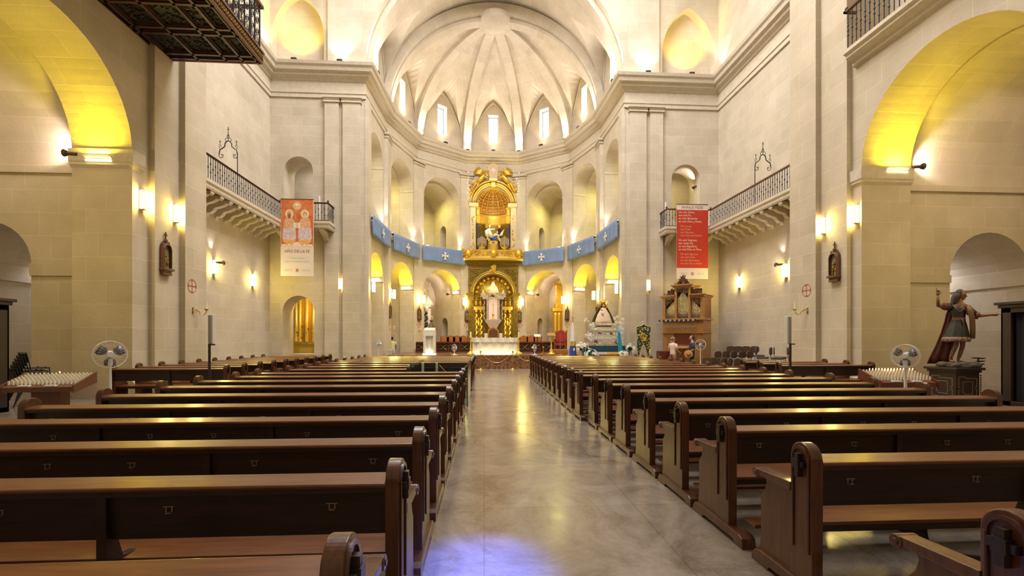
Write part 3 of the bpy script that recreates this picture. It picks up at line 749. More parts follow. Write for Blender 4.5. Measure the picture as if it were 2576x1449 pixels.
p = PX(543, 660, XL+.15); bracket_spot(p, 1.2, 'small spotlight above the nearer lamp on the left side wall', (XL, p[1]-.2, p[2]+1.8), 14, PNK, 70)
p = PX(1970, 665, XR-.15); bracket_spot(p, 1.9, 'small spotlight above the nearer lamp on the right side wall', (XR, p[1]+.6, p[2]+2), 14, PNK, 70)
p = P(1752, 468, YF+.4); bracket_spot(p, PI/2, 'small spotlight in the upper right doorway', (p[0]-.4, p[1]+.8, p[2]+2), 30, PNK, 100)
# violet-white spots for the chapels behind the bays left and right of the altarpiece
for i in (2, 4):
    p, q = FAC[i]; p, q = Vector(p), Vector(q); L = (q-p).length; d = (q-p)/L; nn = Vector((-d.y, d.x)); sgn = 1 if i < 3 else -1
    c = p+d*(L/2+sgn*1.35)-nn*1.2; t = p+d*(L/2-sgn*.2)-nn*3.6
    bracket_spot((c.x, c.y, 5.0), math.atan2(-nn.y, -nn.x), 'small spotlight inside the lower arch of '+NM[i], (t.x, t.y, 5.8), 60, PNK, 130)

# ================================================================== wall fittings
def make_station():
    r = empty('station_plaque', (0,0,0), 's', 'carved plaque')   # +x away from wall
    out = [(-.2, -.42), (-.16, -.5), (.16, -.5), (.2, -.42), (.2, .2)]+arc(0, .2, .2, 0, PI, 12)[1:-1]+[(-.2, .2)]
    b = MB(); inn = [(p[0]*.74, p[1]*.78+.02) for p in out]
    n = len(out)
    for k in range(n):
        a, c, e, g = out[k], out[(k+1) % n], inn[(k+1) % n], inn[k]
        b.quad((.1, *a), (.1, *c), (.13, *e), (.13, *g)); b.quad((0, *a), (0, *c), (.1, *c), (.1, *a)); b.quad((.13, *g), (.13, *e), (.03, *e), (.03, *g))
    b.build('wooden_frame', M['brown'], r)
    MB().prism([(p[0], p[1]) for p in inn], .0, .035).build('relief_ground', mat('greenish_relief_ground', (.30,.27,.12), .6) if 'rg' not in M else M['rg'], r)
    g = MB()
    for x, z, s in ((-.05, -.12, 1), (.06, -.18, .9), (.0, .02, .7), (-.08, -.28, .8)):
        g.ball((.06, x, z), .05*s, 8, 5, (.6, 1, 2.2)); g.ball((.07, x, z+.12*s), .025*s, 8, 5)
    g.build('relief_figures', M['goldd'], r)
    MB().prism([(-.22, -.42), (.22, -.42), (.2, -.36), (-.2, -.36)], .0, .16).box(0, .12, -.17, .17, -.56, -.5).build('ledge', M['brown'], r)
    c = MB(); c.box(.03, .06, -.012, .012, .46, .72).box(.03, .06, -.06, .06, .62, .65)
    for s in (-1, 1): c.tube([(.05, s*.17, .36), (.05, s*.12, .44), (.05, s*.06, .42), (.05, s*.05, .5), (.05, 0, .5)], .018, 6)
    c.ball((.05, 0, .44), .04, 8, 5); c.build('crest', M['brown'], r)
    return r
M['rg'] = mat('greenish_relief_ground', (.30,.27,.12), .6)
st0 = make_station(); fst = [True]
def station(loc, rz, label, s=1):
    if fst[0]: fst[0] = False; o = st0; o.location = loc; o.rotation_euler[2] = rz
    else: o = clone(st0, loc, rz=rz)
    o.scale = (s, s, s); o['label'] = label; o['group'] = 'carved plaques on the piers and pilasters'
station(PX(413, 645, -9.68), 0, 'arched wooden relief plaque topped by a cross on near left pier', 1.02)
station(PX(2103, 665, 11.48), PI, 'arched wooden relief plaque topped by a cross on near right pier', 1.02)
def make_ccross():
    b = MB(); n = 28
    for r0, r1 in ((.205, .225),):
        for k in range(n):
            a, c = 2*PI*k/n, 2*PI*(k+1)/n
            b.quad((.006, r0*math.cos(a), r0*math.sin(a)), (.006, r0*math.cos(c), r0*math.sin(c)), (.006, r1*math.cos(c), r1*math.sin(c)), (.006, r1*math.cos(a), r1*math.sin(a)))
    b.box(0, .006, -.012, .012, -.18, .18).box(0, .006, -.18, .18, -.012, .012)
    for s in (-1, 1): b.box(0, .006, -.05, .05, s*.18-.012, s*.18+.012).box(0, .006, s*.18-.012, s*.18+.012, -.05, .05)
    return b
cc0 = make_ccross().build('consecration_cross', M['redpaint']); fcc = [True]
def ccross(loc, rz, label, s=1):
    o = cc0 if fcc[0] else cc0.copy()
    if not fcc[0]: col.objects.link(o)
    fcc[0] = False; o.location = loc; o.rotation_euler = (0, 0, rz); o.scale = (1, s, s)
    tag(o, label, 'painted cross', 'red crosses painted on the stone')
ccross(PX(483, 720, -9.5), 0, 'red cross in a circle painted above the left candle arm')
ccross(PX(2029, 731, 11.3), PI, 'red cross in a circle painted above the right candle arm')
def make_arm():
    r = empty('wall_candle_holder', (0,0,0), 'c', 'candle holder')
    b = MB(); b.ball((.02, 0, 0), .045, 8, 6, (.5, 1, 1.6)); b.ball((.02, 0, .1), .03, 8, 6)
    b.tube([(.02,0,.02), (.1,0,.06), (.17,0,0), (.2,0,-.09), (.28,0,-.1), (.34,0,-.03), (.35,0,.03)], .014, 8)
    b.tube([(.1,0,.05), (.12,0,.0), (.08,0,-.04)], .01, 6); b.lathe([(.01,.0), (.03,.02), (.06,.05), (.065,.06), (.02,.05)], (.35,0,.02), 12)
    b.build('brass_arm', M['brass'], r); MB().cone((.35,0,.07), (.35,0,.34), .024, .022, 10).build('candle', M['wax'], r)
    return r
ar0 = make_arm(); far_ = [True]
def arm(loc, rz, label, s=1):
    if far_[0]: far_[0] = False; o = ar0; o.location = loc; o.rotation_euler[2] = rz
    else: o = clone(ar0, loc, rz=rz)
    o.scale = (s, s, s); o['label'] = label; o['group'] = 'brass candle arms on the piers'
arm(PX(484, 783, -9.5), .7, 'brass candle arm with pale candle on near left pier', 1.1)
arm(PX(2032, 783, 11.3), PI-.5, 'brass candle arm with pale candle on near right pier', 1.1)
PN = ['', 'the far right apse pilaster', 'the second right apse pilaster', 'the pilaster just right of the altarpiece', 'the pilaster just left of the altarpiece', 'the second left apse pilaster', 'the far left apse pilaster']
for i in range(1, 7):
    v = AV[i]; a = (i-1)*PI/5; n = Vector((-math.cos(a), -math.sin(a))); z = PI+a
    q = (v[0]+n.x*.2, v[1]+n.y*.2)
    station((*q, 3.35), z, 'small wooden relief plaque on '+PN[i], .85)
    ccross((*q, 2.62), z, 'small red circled cross on '+PN[i], .95)
    arm((*q, 2.15), z, 'small brass candle arm on '+PN[i], .8)

# ================================================================== balconies of the crossing bay
YB = YF-.95
def balcony(s_):
    x1 = XR if s_ > 0 else XL; xf = x1-s_*.92; xe = .85+s_*8.5
    nm = 'right' if s_ > 0 else 'left'
    t = empty('balcony', (x1, YF, 7.1), 'stone balcony with scroll brackets turning the %s corner' % nm, 'balcony', 'stone balconies')
    O = Vector((x1, YF, 7.1))
    def L(mb): mb.v = [(a-O.x, b-O.y, c-O.z) for a, b, c in mb.v]; return mb
    b = MB(); pth = [(xf, 16.25), (xf, YB), (xe, YB), (xe, YF)]
    m = 1
    pr = [(0, 7.05), (.02, 7.05), (.05, 7.12), (.05, 7.2), (.1, 7.28), (.1, 7.4), (-.04, 7.4), (-.04, 7.05)]
    sweep(b, pth, [(o*s_, z) for o, z in pr])
    b.box(min(x1-s_*.01, xf), max(x1-s_*.01, xf), 16.25, YF-.01, 7.1, 7.4).box(min(xf, xe), max(xf, xe), YB, YF, 7.1, 7.4)
    L(b).build('slab', M['trim'], t)
    prof = [(0, 0), (.92, 0), (.92, -.1), (.84, -.16), (.76, -.12), (.66, -.2), (.5, -.26), (.34, -.3), (.26, -.42), (.14, -.5), (.06, -.48), (0, -.62)]
    def bracket(base, ang):
        k = MB(); k.T = Matrix.Translation(Vector(base)-O) @ Matrix.Rotation(ang, 4, 'Z'); k.prism(prof, -.11, .11, 'y'); k.T = None
        k.build('bracket', M['trim'], t, bevel=.015)
    y = 16.7
    while y < YF-.3: bracket((x1, y, 7.06), PI if s_ > 0 else 0); y += .62
    for x in (xe+s_*.35, xe+s_*2.45): bracket((x, YF, 7.06), -PI/2)
    # railing
    r = empty('iron_railing', (xf, YB, 7.4), 'dark iron railing with wooden handrail on the %s balcony' % nm, 'railing', 'balcony railings')
    O2 = Vector((xf, YB, 7.4))
    sg = -s_*.0
    def seg(a, c, n):
        a, c = Vector(a), Vector(c); d = (c-a)
        for k in range(n):
            p = a+d*(k/n)-Vector((O2.x, O2.y)); mm = MB()
            mm.cone((p.x, p.y, .05), (p.x, p.y, .86), .012, .012, 6, False)
            for zz in (.45,) if k % 2 else (.3, .6): mm.ball((p.x, p.y, zz), .028, 6, 4, (1, 1, 1.8))
            mm.build('baluster', M['iron'], r)
    seg((xf, 16.3), (xf, YB), 44); seg((xf, YB), (xe, YB), 15); seg((xe, YB), (xe, YF), 6)
    h = MB(); sweep(h, [(a-O2.x, b_-O2.y) for a, b_ in [(xf, 16.25), (xf, YB), (xe, YB), (xe, YF)]], [(-.04, .86), (.04, .86), (.045, .9), (.02, .93), (-.02, .93), (-.045, .9)]); h.build('handrail', M['brown'], r)
    h = MB(); sweep(h, [(a-O2.x, b_-O2.y) for a, b_ in [(xf, 16.2), (xf, YB), (xe, YB), (xe, YF)]], [(-.012, .03), (.012, .03), (.012, .055), (-.012, .055)]); h.build('bottom_bar', M['iron'], r)
    for q in ((xf, YB), (xe, YB)): h = MB(); h.ball((q[0]-O2.x, q[1]-O2.y, .98), .05, 8, 6, (1,1,1.2)); h.build('finial', M['brown'], r)
    # wrought iron lamp arch above the railing
    yp = 19.0; a = empty('iron_arch', (xf, yp, 7.4), 'tall wrought iron scroll arch rising from the %s railing' % nm, 'ironwork', 'wrought iron scroll arches')
    b = MB(); b.cone((0,0,0), (0,0,1.75), .02, .016, 8); w = -.72 if s_ < 0 else .72
    sx = lambda u, z: (w*u, 0, z)
    for e in (0, 1):
        c = lambda u: u if e == 0 else 1-u
        b.tube([sx(c(.03), 1.75), sx(c(.0), 1.6), sx(c(.08), 1.52), sx(c(.2), 1.55), sx(c(.22), 1.66), sx(c(.12), 1.68), sx(c(.13), 1.61)], .014, 6)
        b.tube([sx(c(.0), 1.66), sx(c(.05), 1.85), sx(c(.2), 1.92), sx(c(.3), 1.98), sx(c(.33), 2.12), sx(c(.42), 2.2), sx(c(.5), 2.21)], .02, 6)
        b.tube([sx(c(.05), 1.88), sx(c(0), 1.98), sx(c(.06), 2.08), sx(c(.12), 2.0), sx(c(.08), 1.95)], .01, 6); b.tube([sx(c(.06), 2.05), sx(c(.06), 2.24)], .01, 6); b.tube([sx(c(.0), 2.18), sx(c(.12), 2.18)], .01, 6)
        b.tube([sx(c(.38), 2.18), sx(c(.33), 2.28), sx(c(.4), 2.34), sx(c(.45), 2.3), sx(c(.44), 2.4), sx(c(.5), 2.5)], .011, 6)
    b.tube([sx(.5, 2.2), sx(.5, 2.78)], .012, 6); b.tube([sx(.44, 2.68), sx(.56, 2.68)], .012, 6)
    b.v = [(x, y_, z) for x, y_, z in b.v]
    b.build('scrollwork', M['iron'], a)
balcony(1); balcony(-1)
# iron railing of the gallery above the big right arch
g = empty('gallery_railing', (AR-.34, 13.55, 10.66), 'dark iron railing with turned balusters above the big right arch', 'railing')
for k in range(26):
    b = MB(); y = -k*.16-.03; b.cone((0, y, .03), (0, y, 1.2), .014, .014, 6, False)
    for z in (.3, .6, .9) if k % 2 else (.45, .6, .75): b.ball((0, y, z), .028, 8, 5, (1, 1, 1.6))
    b.build('baluster', M['iron'], g)
MB().box(-.05, .05, -4.3, .1, 1.2, 1.26).box(-.05, .35, .02, .1, 1.2, 1.26).build('handrail', M['brown'], g); MB().box(-.012, .012, -4.3, .02, .02, .045).build('bottom_bar', M['iron'], g); MB().ball((0, .03, 1.32), .05, 8, 6).build('finial', M['brown'], g)
# carved organ loft over the left pier
lo = empty('organ_loft', (AL, 14.75, 10.3), 'dark carved wooden loft with coffered underside over the near left pier', 'organ loft')
D2, LY = 2.85, 9.0
b = MB(); b.box(.0, D2, -LY, 0, .12, .3); b.build('floor_boards', mat('almost_black_boards', (.008,.005,.003), .6), lo)
b = MB()
xs = [0, .18, 1.0, 1.85, 2.35, D2-.06]; 
for x in xs: b.box(x-.04, x+.04, -LY, -.0, 0, .14)
yy = 0
ys = [-.08, -.32]
while ys[-1] > -LY+1: ys += [ys[-1]-.95, ys[-1]-1.2]
for y in ys: b.box(0, D2, y-.04, y+.04, .0, .14)
for i in range(len(xs)-1):
    for j in range(len(ys)-1):
        xa, xb, ya, yb = xs[i]+.05, xs[i+1]-.05, ys[j+1]+.05, ys[j]-.05
        if xb-xa < .1 or yb-ya < .1: continue
        b.box(xa, xa+.03, ya, yb, .05, .14); b.box(xb-.03, xb, ya, yb, .05, .14); b.box(xa, xb, ya, ya+.03, .05, .14); b.box(xa, xb, yb-.03, yb, .05, .14)
b.build('beams', wood_mat('dark_carved_walnut', (.03,.009,.005), (.065,.02,.009), .4, .3), lo)
cv = MB(); ry = R
for i in range(len(xs)-1):
    for j in range(len(ys)-1):
        xa, xb, ya, yb = xs[i]+.1, xs[i+1]-.1, ys[j+1]+.1, ys[j]-.1
        if xb-xa < .15: continue
        for _ in range(int((xb-xa)*(yb-ya)*80)+4):
            cx, cy = ry.uniform(xa, xb), ry.uniform(ya, yb); r = ry.uniform(.04, .09); a0 = ry.uniform(0, 6)
            cv.tube([(cx+r*(1-k/7)*math.cos(a0+k*.95), cy+r*(1-k/7)*math.sin(a0+k*.95), .1-.01*(k % 2)) for k in range(6)], .018, 5)
cv.build('carved_foliage', mat('dark_carving', (.022,.012,.006), .45), lo)
fr = MB(); fr.box(D2-.05, D2+.06, -LY, .04, .0, .34).box(D2-.05, D2+.1, -LY, .06, .3, .36).box(0, D2, 0, .06, .0, .3); fr.build('fascia', M['brown'], lo)
fg = MB()
for k in range(80):
    y = -k*.11
    fg.tube([(D2+.07, y, .08), (D2+.085, y-.04, .16), (D2+.085, y-.08, .1), (D2+.085, y-.11, .2), (D2+.07, y-.06, .25)], .016, 5)
fg.build('gilded_frieze', M['goldd'], lo)
gr = MB()
for k in range(15):
    y = -.08-k*.3
    gr.box(D2-.01, D2+.03, y-.012, y+.012, .36, 1.75)
    for z0 in (.5, .85, 1.2, 1.5):
        for sg in (-1, 1):
            gr.tube([(D2+.01, y-.15+sg*.1*math.cos(q*.9)*(1-q/8), z0+sg*.14*math.sin(q*.9)*(1-q/8)) for q in range(7)], .011, 5)
gr.box(D2-.02, D2+.04, -4.6, 0, .36, .4); gr.build('scroll_grille', M['iron'], lo)
MB().box(D2-.07, D2+.07, -LY, .08, 1.75, 1.84).box(0, D2, 0, .08, 1.75, 1.84).build('handrail', M['brown'], lo)
gr = MB()
for k in range(9):
    x = .15+k*.3; gr.box(x-.012, x+.012, .02, .045, .36, 1.75)
    for z0 in (.55, .95, 1.35): gr.tube([(x+.15+.11*math.cos(q*.9)*(1-q/8), .03, z0+.16*math.sin(q*.9)*(1-q/8)) for q in range(7)], .011, 5)
gr.build('end_grille', M['iron'], lo)
# ================================================================== figures
def skin_geo(verts, edges, radii, sub=1):
    me = bpy.data.meshes.new('t'); me.from_pydata(verts, edges, []); o = bpy.data.objects.new('t', me); col.objects.link(o)
    m = o.modifiers.new('s', 'SKIN'); m.use_smooth_shade = True
    for i, r in enumerate(radii):
        sv = me.skin_vertices[0].data[i]; sv.radius = (r, r) if not isinstance(r, tuple) else r; sv.use_root = (i == 0)
    u = o.modifiers.new('u', 'SUBSURF'); u.levels = sub; u.render_levels = sub
    bpy.context.view_layer.update(); dg = bpy.context.evaluated_depsgraph_get(); ev = o.evaluated_get(dg).to_mesh()
    v = [tuple(p.co) for p in ev.vertices]; f = [tuple(p.vertices) for p in ev.polygons]
    o.evaluated_get(dg).to_mesh_clear(); bpy.data.objects.remove(o); bpy.data.meshes.remove(me)
    return v, f
def chain(J, segs):
    """J: name -> ((x,y,z), r); segs: list of chains of names; returns skin geometry"""
    idx = {}; vs = []; rs = []; es = []
    for ch in segs:
        for n in ch:
            if n not in idx: idx[n] = len(vs); vs.append(J[n][0]); rs.append(J[n][1])
        for a, b in zip(ch, ch[1:]): es.append((idx[a], idx[b]))
    return skin_geo(vs, es, rs)
def lerp(a, b, t): return tuple(a[i]+(b[i]-a[i])*t for i in range(3))
def hand(mb, wrist, d, up, s=1, curl=.3):
    """palm with five fingers: d points along the fingers, up is the back of the hand"""
    d = Vector(d).normalized(); up = Vector(up); up = (up-d*up.dot(d)).normalized(); side = d.cross(up); w = Vector(wrist)
    pal = w+d*.05*s
    mb.tube([w, w+d*.03*s, w+d*.085*s], [.024*s, .034*s, .03*s], 8)
    for k, (o, l) in enumerate(((-.027, .066), (-.009, .078), (.010, .073), (.027, .056))):
        b = w+d*.08*s+side*o*s; c = b+(d*math.cos(curl)-up*math.sin(curl))*l*.5*s; e = c+(d*math.cos(curl*2.3)-up*math.sin(curl*2.3))*l*.5*s
        mb.tube([b-d*.01*s, b, c, e], [.009*s, .0092*s, .0085*s, .006*s], 6)
    b = w+d*.03*s-side*.028*s; c = b+(d*.6-side*.8).normalized()*.035*s; e = c+(d*.85-side*.5-up*.2).normalized()*.03*s
    mb.tube([b+side*.012*s, b, c, e], [.011*s, .012*s, .01*s, .007*s], 6)
def head(mb, c, r, face, skin=True):
    """ovoid head with brow, nose, lips, chin and ears; face = horizontal facing direction"""
    f = Vector(face).normalized(); s = Vector((-f.y, f.x, 0)); c = Vector(c)
    T = Matrix((( s.x, f.x, 0, c.x), (s.y, f.y, 0, c.y), (0, 0, 1, c.z), (0, 0, 0, 1))); old = mb.T; mb.T = T if old is None else old @ T
    mb.ball((0, 0, .02*r/.1), r, 14, 10, (.76, .93, 1.15)); mb.ball((0, r*.25, -r*.55), r*.62, 12, 8, (.8, .85, .85))
    mb.tube([(0, r*.88, r*.15), (0, r*1.02, -r*.05), (0, r*1.12, -r*.25), (0, r*.9, -r*.32)], [r*.07, r*.1, r*.14, r*.08], 8)
    mb.tube([(-r*.24, r*.74, -r*.55), (0, r*.85, -r*.53), (r*.24, r*.74, -r*.55)], [r*.03, r*.08, r*.03], 6)
    for q in (-1, 1):
        mb.ball((q*r*.77, -r*.02, -r*.08), r*.2, 8, 6, (.3, .7, 1.2)); mb.tube([(q*r*.12, r*.84, r*.2), (q*r*.35, r*.82, r*.26), (q*r*.55, r*.66, r*.18)], r*.05, 6)
    mb.T = old
    return T
def eyes(T, r, parent, base):
    b = MB(); b.T = base @ T if base is not None else T
    for q in (-1, 1): b.ball((q*r*.33, r*.78, r*.05), r*.11, 8, 6, (1.1, .6, .7))
    b.T = None
    return b.build('eyes', M['black'], parent, smooth=True)

def person(name_label, loc, rz, H, shirt, trousers, hairc, la, ra, shorts=False, hair=True):
    t = empty('person', loc, name_label, 'person', rz=rz, sc_=H/1.74)
    J = {'pel': ((0,0,.93), .09), 'wai': ((0,.01,1.08), .08), 'che': ((0,.0,1.28), .09), 'nb': ((0,-.01,1.43), .06), 'nk': ((0,.005,1.52), .052), 'hd': ((0,.02,1.6), .05),
         'hl': ((-.09,0,.88), .09), 'hr': ((.09,0,.88), .09), 'kl': ((-.1,.02,.5), .056), 'kr': ((.1,.03,.5), .056), 'al': ((-.1,-.02,.09), .038), 'ar': ((.1,-.01,.09), .038), 'tl': ((-.12,.13,.04), .035), 'tr': ((.12,.14,.04), .035),
         'sl': ((-.19,0,1.4), .06), 'sr': ((.19,0,1.4), .06), 'el': (la[0], .04), 'er': (ra[0], .04), 'wl': (la[1], .026), 'wr': (ra[1], .026)}
    v, f = chain(J, [['pel','wai','che','nb','nk','hd'], ['pel','hl','kl','al','tl'], ['pel','hr','kr','ar','tr'], ['nb','sl','el','wl'], ['nb','sr','er','wr']])
    b = MB(); b.add(v, f)
    for e, w in (la[:2], ra[:2]): hand(b, w, Vector(w)-Vector(e), (0, .3, 1) if abs(Vector(w).z-Vector(e).z) < .15 else (0, 1, 0), 1.0, .6)
    b.tube([(0,-.01,1.42), (0,.005,1.52), (0,.015,1.6)], [.07, .055, .055], 12)
    T = head(b, (0, .02, 1.64), .1, (0,1,0)); b.build('body', M['skin'], t, smooth=True); eyes(T, .1, t, None)
    b = MB(); b.lathe([(.01, .86), (.155, .865), (.165, .95), (.155, 1.1), (.165, 1.25), (.185, 1.36), (.16, 1.43), (.09, 1.47), (.06, 1.5), (.056, 1.49)], (0,0,0), 20, sy=.68)
    for S_, e_ in ((J['sl'][0], la[0]), (J['sr'][0], ra[0])):
        m_ = lerp(S_, e_, .85); c_ = (S_[0]*.75, 0, S_[2]-.01); b.tube([c_, S_, lerp(S_, m_, .5), m_], [.07, .072, .064, .066], 12)
    b.build('shirt', mat('shirt_cloth', shirt, .8), t, smooth=True)
    b = MB(); b.lathe([(.001, .78), (.14, .82), (.158, .9), (.15, .98), (.12, 1.0)], (0,0,0), 18, sy=.72)
    for k_, kn, an in (('hl', 'kl', 'al'), ('hr', 'kr', 'ar')):
        pts_ = [(J[k_][0][0], 0, .9), (J[k_][0][0]*1.05, .01, .7), J[kn][0]]+([] if shorts else [lerp(J[kn][0], J[an][0], .5), (J[an][0][0], J[an][0][1], .07)])
        b.tube(pts_, [.098, .088, .075]+([] if shorts else [.068, .066]), 12)
    b.build('shorts' if shorts else 'trousers', mat('trouser_cloth', trousers, .85), t, smooth=True)
    for q in (-1, 1): MB().ball((q*.11, .06, .045), .06, 10, 6, (.8, 2.1, .75)).build('shoe', M['dark'], t, smooth=True)
    hb = MB(); hb.ball((0, -.022, 1.678), .104, 14, 9, (.84, .95, .98)); hb.build('hair', mat('hair_colour', hairc, .7), t, smooth=True)
    return t
pz = P(1693, 850, 21)
person('person in a pale pink short-sleeved shirt standing sideways in front of the organ', (pz[0], 21, 0), -1.2, 1.70, (.78,.60,.50), (.22,.10,.05), (.28,.18,.12),
       ((-.24,.02,1.15), (-.12,.2,1.02)), ((.25,.02,1.14), (.2,.22,1.02)))
pz = P(1741, 850, 21)
pB_ = person('person in a dark grey polo shirt holding a straw hat in front of the organ', (pz[0], 21, 0), 1.35, 1.76, (.045,.05,.075), (.03,.03,.04), (.03,.02,.015),
       ((-.26,-.02,1.13), (-.16,.2,.98)), ((.26,-.03,1.13), (.2,.16,.96)))
h = MB(); h.lathe([(.001, .1), (.06, .1), (.09, .07), (.10, 0), (.19, -.01), (.19, .005), (.1, .02)], (0,0,0), 20)
ho = h.build('straw_hat', mat('straw', (.45,.22,.06), .8, bump=.4, bscale=60)); ho.location = (pz[0]-.28, 20.78, .93); ho.rotation_euler = (1.35, .1, -.4)
tag(ho, 'round straw hat held in front of the person in dark grey', 'hat')
pz = P(988, 850, 31.6)
person('person in pale yellow shirt and light shorts in a left apse arch', (pz[0]+.05, 31.2, 0), .2, 1.72, (.72,.75,.42), (.55,.58,.62), (.05,.03,.02),
       ((-.24,.04,1.14), (-.2,.2,.98)), ((.25,.04,1.14), (.22,.2,.98)), True)

# ================================================================== big statue on its pedestal
sx_, sy_ = 11.62, 10.6
pd = empty('pedestal', (sx_, sy_, 0), 'dark wooden pedestal with pale geometric inlay under the painted saint', 'pedestal', rz=.04); pd.scale = (.76, .76, 1)
b = MB(); b.box(-.47, .47, -.47, .47, .0, .12).box(-.42, .42, -.42, .42, .12, .84).box(-.46, .46, -.46, .46, .84, .9).box(-.52, .52, -.52, .52, .9, .96); b.build('body', M['dark'], pd, bevel=.01)
b = MB()
for rot in range(4):
    b.T = Matrix.Rotation(rot*PI/2, 4, 'Z')
    def ln(x0, z0, x1, z1): b.box(min(x0, x1)-.005, max(x0, x1)+.005, -.428, -.42, min(z0, z1)-.005, max(z0, z1)+.005)
    for seg in ((-.32,.74,-.08,.74), (-.08,.74,-.08,.70), (-.08,.70,.32,.70), (.32,.70,.32,.5), (.32,.5,.26,.5), (.26,.44,.32,.44), (.32,.44,.32,.2), (.32,.2,.06,.2), (.06,.2,.06,.24), (.06,.24,-.32,.24), (-.32,.24,-.32,.42), (-.32,.42,-.26,.42), (-.32,.48,-.26,.48), (-.32,.48,-.32,.74),
                (-.17,.62,.17,.62), (.17,.62,.17,.32), (.17,.32,-.12,.32), (-.17,.36,-.17,.62), (-.17,.36,-.12,.36)): ln(*seg)
b.T = None; b.build('inlay', mat('pale_inlay', (.32,.22,.14), .5), pd)
b = MB()
for k in range(12): b.ball((.44, -.44, .2+k*.052), .022, 6, 4)
b.build('corner_beading', M['dark'], pd)
# statue: right arm raised on the viewer's left, left arm stretched out to the right; weight on one leg, turned to the right
st = empty('saint_statue', (sx_+.05, sy_-.05, .96), 'painted wooden statue of a long haired figure with one arm raised, on the dark pedestal', 'statue', rz=-.55); st.scale = (.92, .95, 1.06)
S = lambda x, y, z: (x, y, z)
rocks = MB(); rr = random.Random(3)
for k in range(26):
    a = rr.uniform(0, 2*PI); d = rr.uniform(.05, .34); rocks.ball((d*1.15*math.cos(a), d*.7*math.sin(a), .05), rr.uniform(.07, .12), 8, 5, (1.3, 1, .7))
rocks.prism([(.42*math.cos(k*PI/8), .28*math.sin(k*PI/8)) for k in range(16)], 0, .05, 'z')
rocks.build('rocky_base', mat('painted_rock', (.05,.045,.03), .7, noise=(.11,.08,.05), bump=.8), st, smooth=True)
J = {'pel': ((.0,0,.98), .12), 'wai': ((.02,0,1.13), .10), 'che': ((.02,0,1.31), .125), 'nb': ((.03,0,1.44), .075), 'nk': ((.05,0,1.53), .045), 'hd': ((.07,-.0,1.61), .045),
     'hl': ((-.08,0,.92), .09), 'hr': ((.08,.0,.92), .09), 'kl': ((-.03,-.06,.55), .06), 'kr': ((.12,.05,.52), .058), 'ml': ((-.12,-.05,.32), .052), 'mr': ((.07,.06,.3), .052), 'al': ((-.16,-.02,.15), .034), 'ar': ((.02,.06,.14), .034), 'tl': ((-.10,-.13,.11), .034), 'tr': ((.14,-.03,.11), .034),
     'sl': ((-.15,0,1.41), .055), 'sr': ((.2,0,1.40), .055), 'el': ((-.40,-.06,1.42), .042), 'er': ((.36,-.06,1.18), .042), 'wl': ((-.43,-.10,1.68), .027), 'wr': ((.64,-.12,1.20), .024)}
v, f = chain(J, [['pel','wai','che','nb','nk','hd'], ['pel','hl','kl','ml','al','tl'], ['pel','hr','kr','mr','ar','tr'], ['nb','sl','el','wl'], ['nb','sr','er','wr']])
b = MB(); b.add(v, f)
b.tube([(.03,0,1.42), (.05,0,1.53), (.065,0,1.6)], [.07, .05, .05], 12); b.tube([(-.40,-.06,1.42), (-.42,-.08,1.55), (-.43,-.10,1.69)], [.043,.036,.025], 10); b.tube([(.36,-.06,1.18), (.5,-.09,1.19), (.65,-.12,1.20)], [.042,.034,.024], 10); hand(b, (-.43,-.10,1.68), (.02,-.02,1), (0,1,.1), 1.05, .75); hand(b, (.64,-.12,1.20), (1,-.1,.06), (0,0,-1), 1.1, .12)
b.tube([(-.44,-.1,1.74), (-.452,-.1,1.81), (-.46,-.1,1.86)], [.011,.01,.007], 6)
T = head(b, (.08, -.0, 1.66), .1, (.75,-.65,0)); M['skin2'] = mat('painted_carved_skin', (.20,.085,.04), .5, noise=(.15,.06,.028))
b.build('body', M['skin2'], st, smooth=True); eyes(T, .1, st, None)
hb = MB(); hb.ball((.052, .022, 1.715), .104, 16, 10, (.93, .93, .98)); hb.tube([(.0,-.035,1.72), (-.035,-.03,1.62), (-.05,-.03,1.52), (-.08,-.03,1.44)], [.06,.062,.055,.02], 10); hb.tube([(-.0,.06,1.70), (-.035,.07,1.60), (-.06,.05,1.50), (-.1,.03,1.40), (-.14,.01,1.34)], [.075,.078,.07,.05,.015], 10); hb.build('hair', M['hair'], st, smooth=True)
# tunic: pleated skirt, bodice, sleeves, border band, mantle behind
def skirt(rows, n=48, pleat=.02, np_=11, c=lambda z: (0, 0)):
    vs = []
    for z, rx, ry, w in rows:
        cx, cy = c(z)
        for k in range(n):
            a = 2*PI*k/n; q = 1+w*pleat*12*math.sin(a*np_)*.12; vs.append((cx+rx*q*math.cos(a), cy+ry*q*math.sin(a), z))
    m = len(rows); return vs, [(j*n+k, j*n+(k+1) % n, (j+1)*n+(k+1) % n, (j+1)*n+k) for j in range(m-1) for k in range(n)]
M['tunic'] = mat('painted_dark_tunic', (.012,.015,.011), .5, noise=(.03,.026,.018), bscale=30)
cc = lambda z: (.02-(1.13-z)*.10 if z < 1.13 else .02, 0)
v, f = skirt([(1.45,.06,.05,0), (1.42,.14,.09,0), (1.34,.165,.125,0), (1.22,.14,.11,0), (1.12,.125,.1,.1), (1.0,.17,.14,.6), (.85,.215,.185,1), (.70,.25,.22,1.3), (.60,.265,.235,1.4)], c=cc)
b = MB(); b.add(v, f)
b.tube([(-.13,0,1.40), (-.22,-.02,1.41), (-.29,-.04,1.41)], [.08,.085,.07], 10); b.tube([(.18,0,1.39), (.27,-.03,1.28), (.34,-.05,1.21)], [.08,.075,.065], 10)
b.build('tunic', M['tunic'], st, smooth=True, solid=.006)
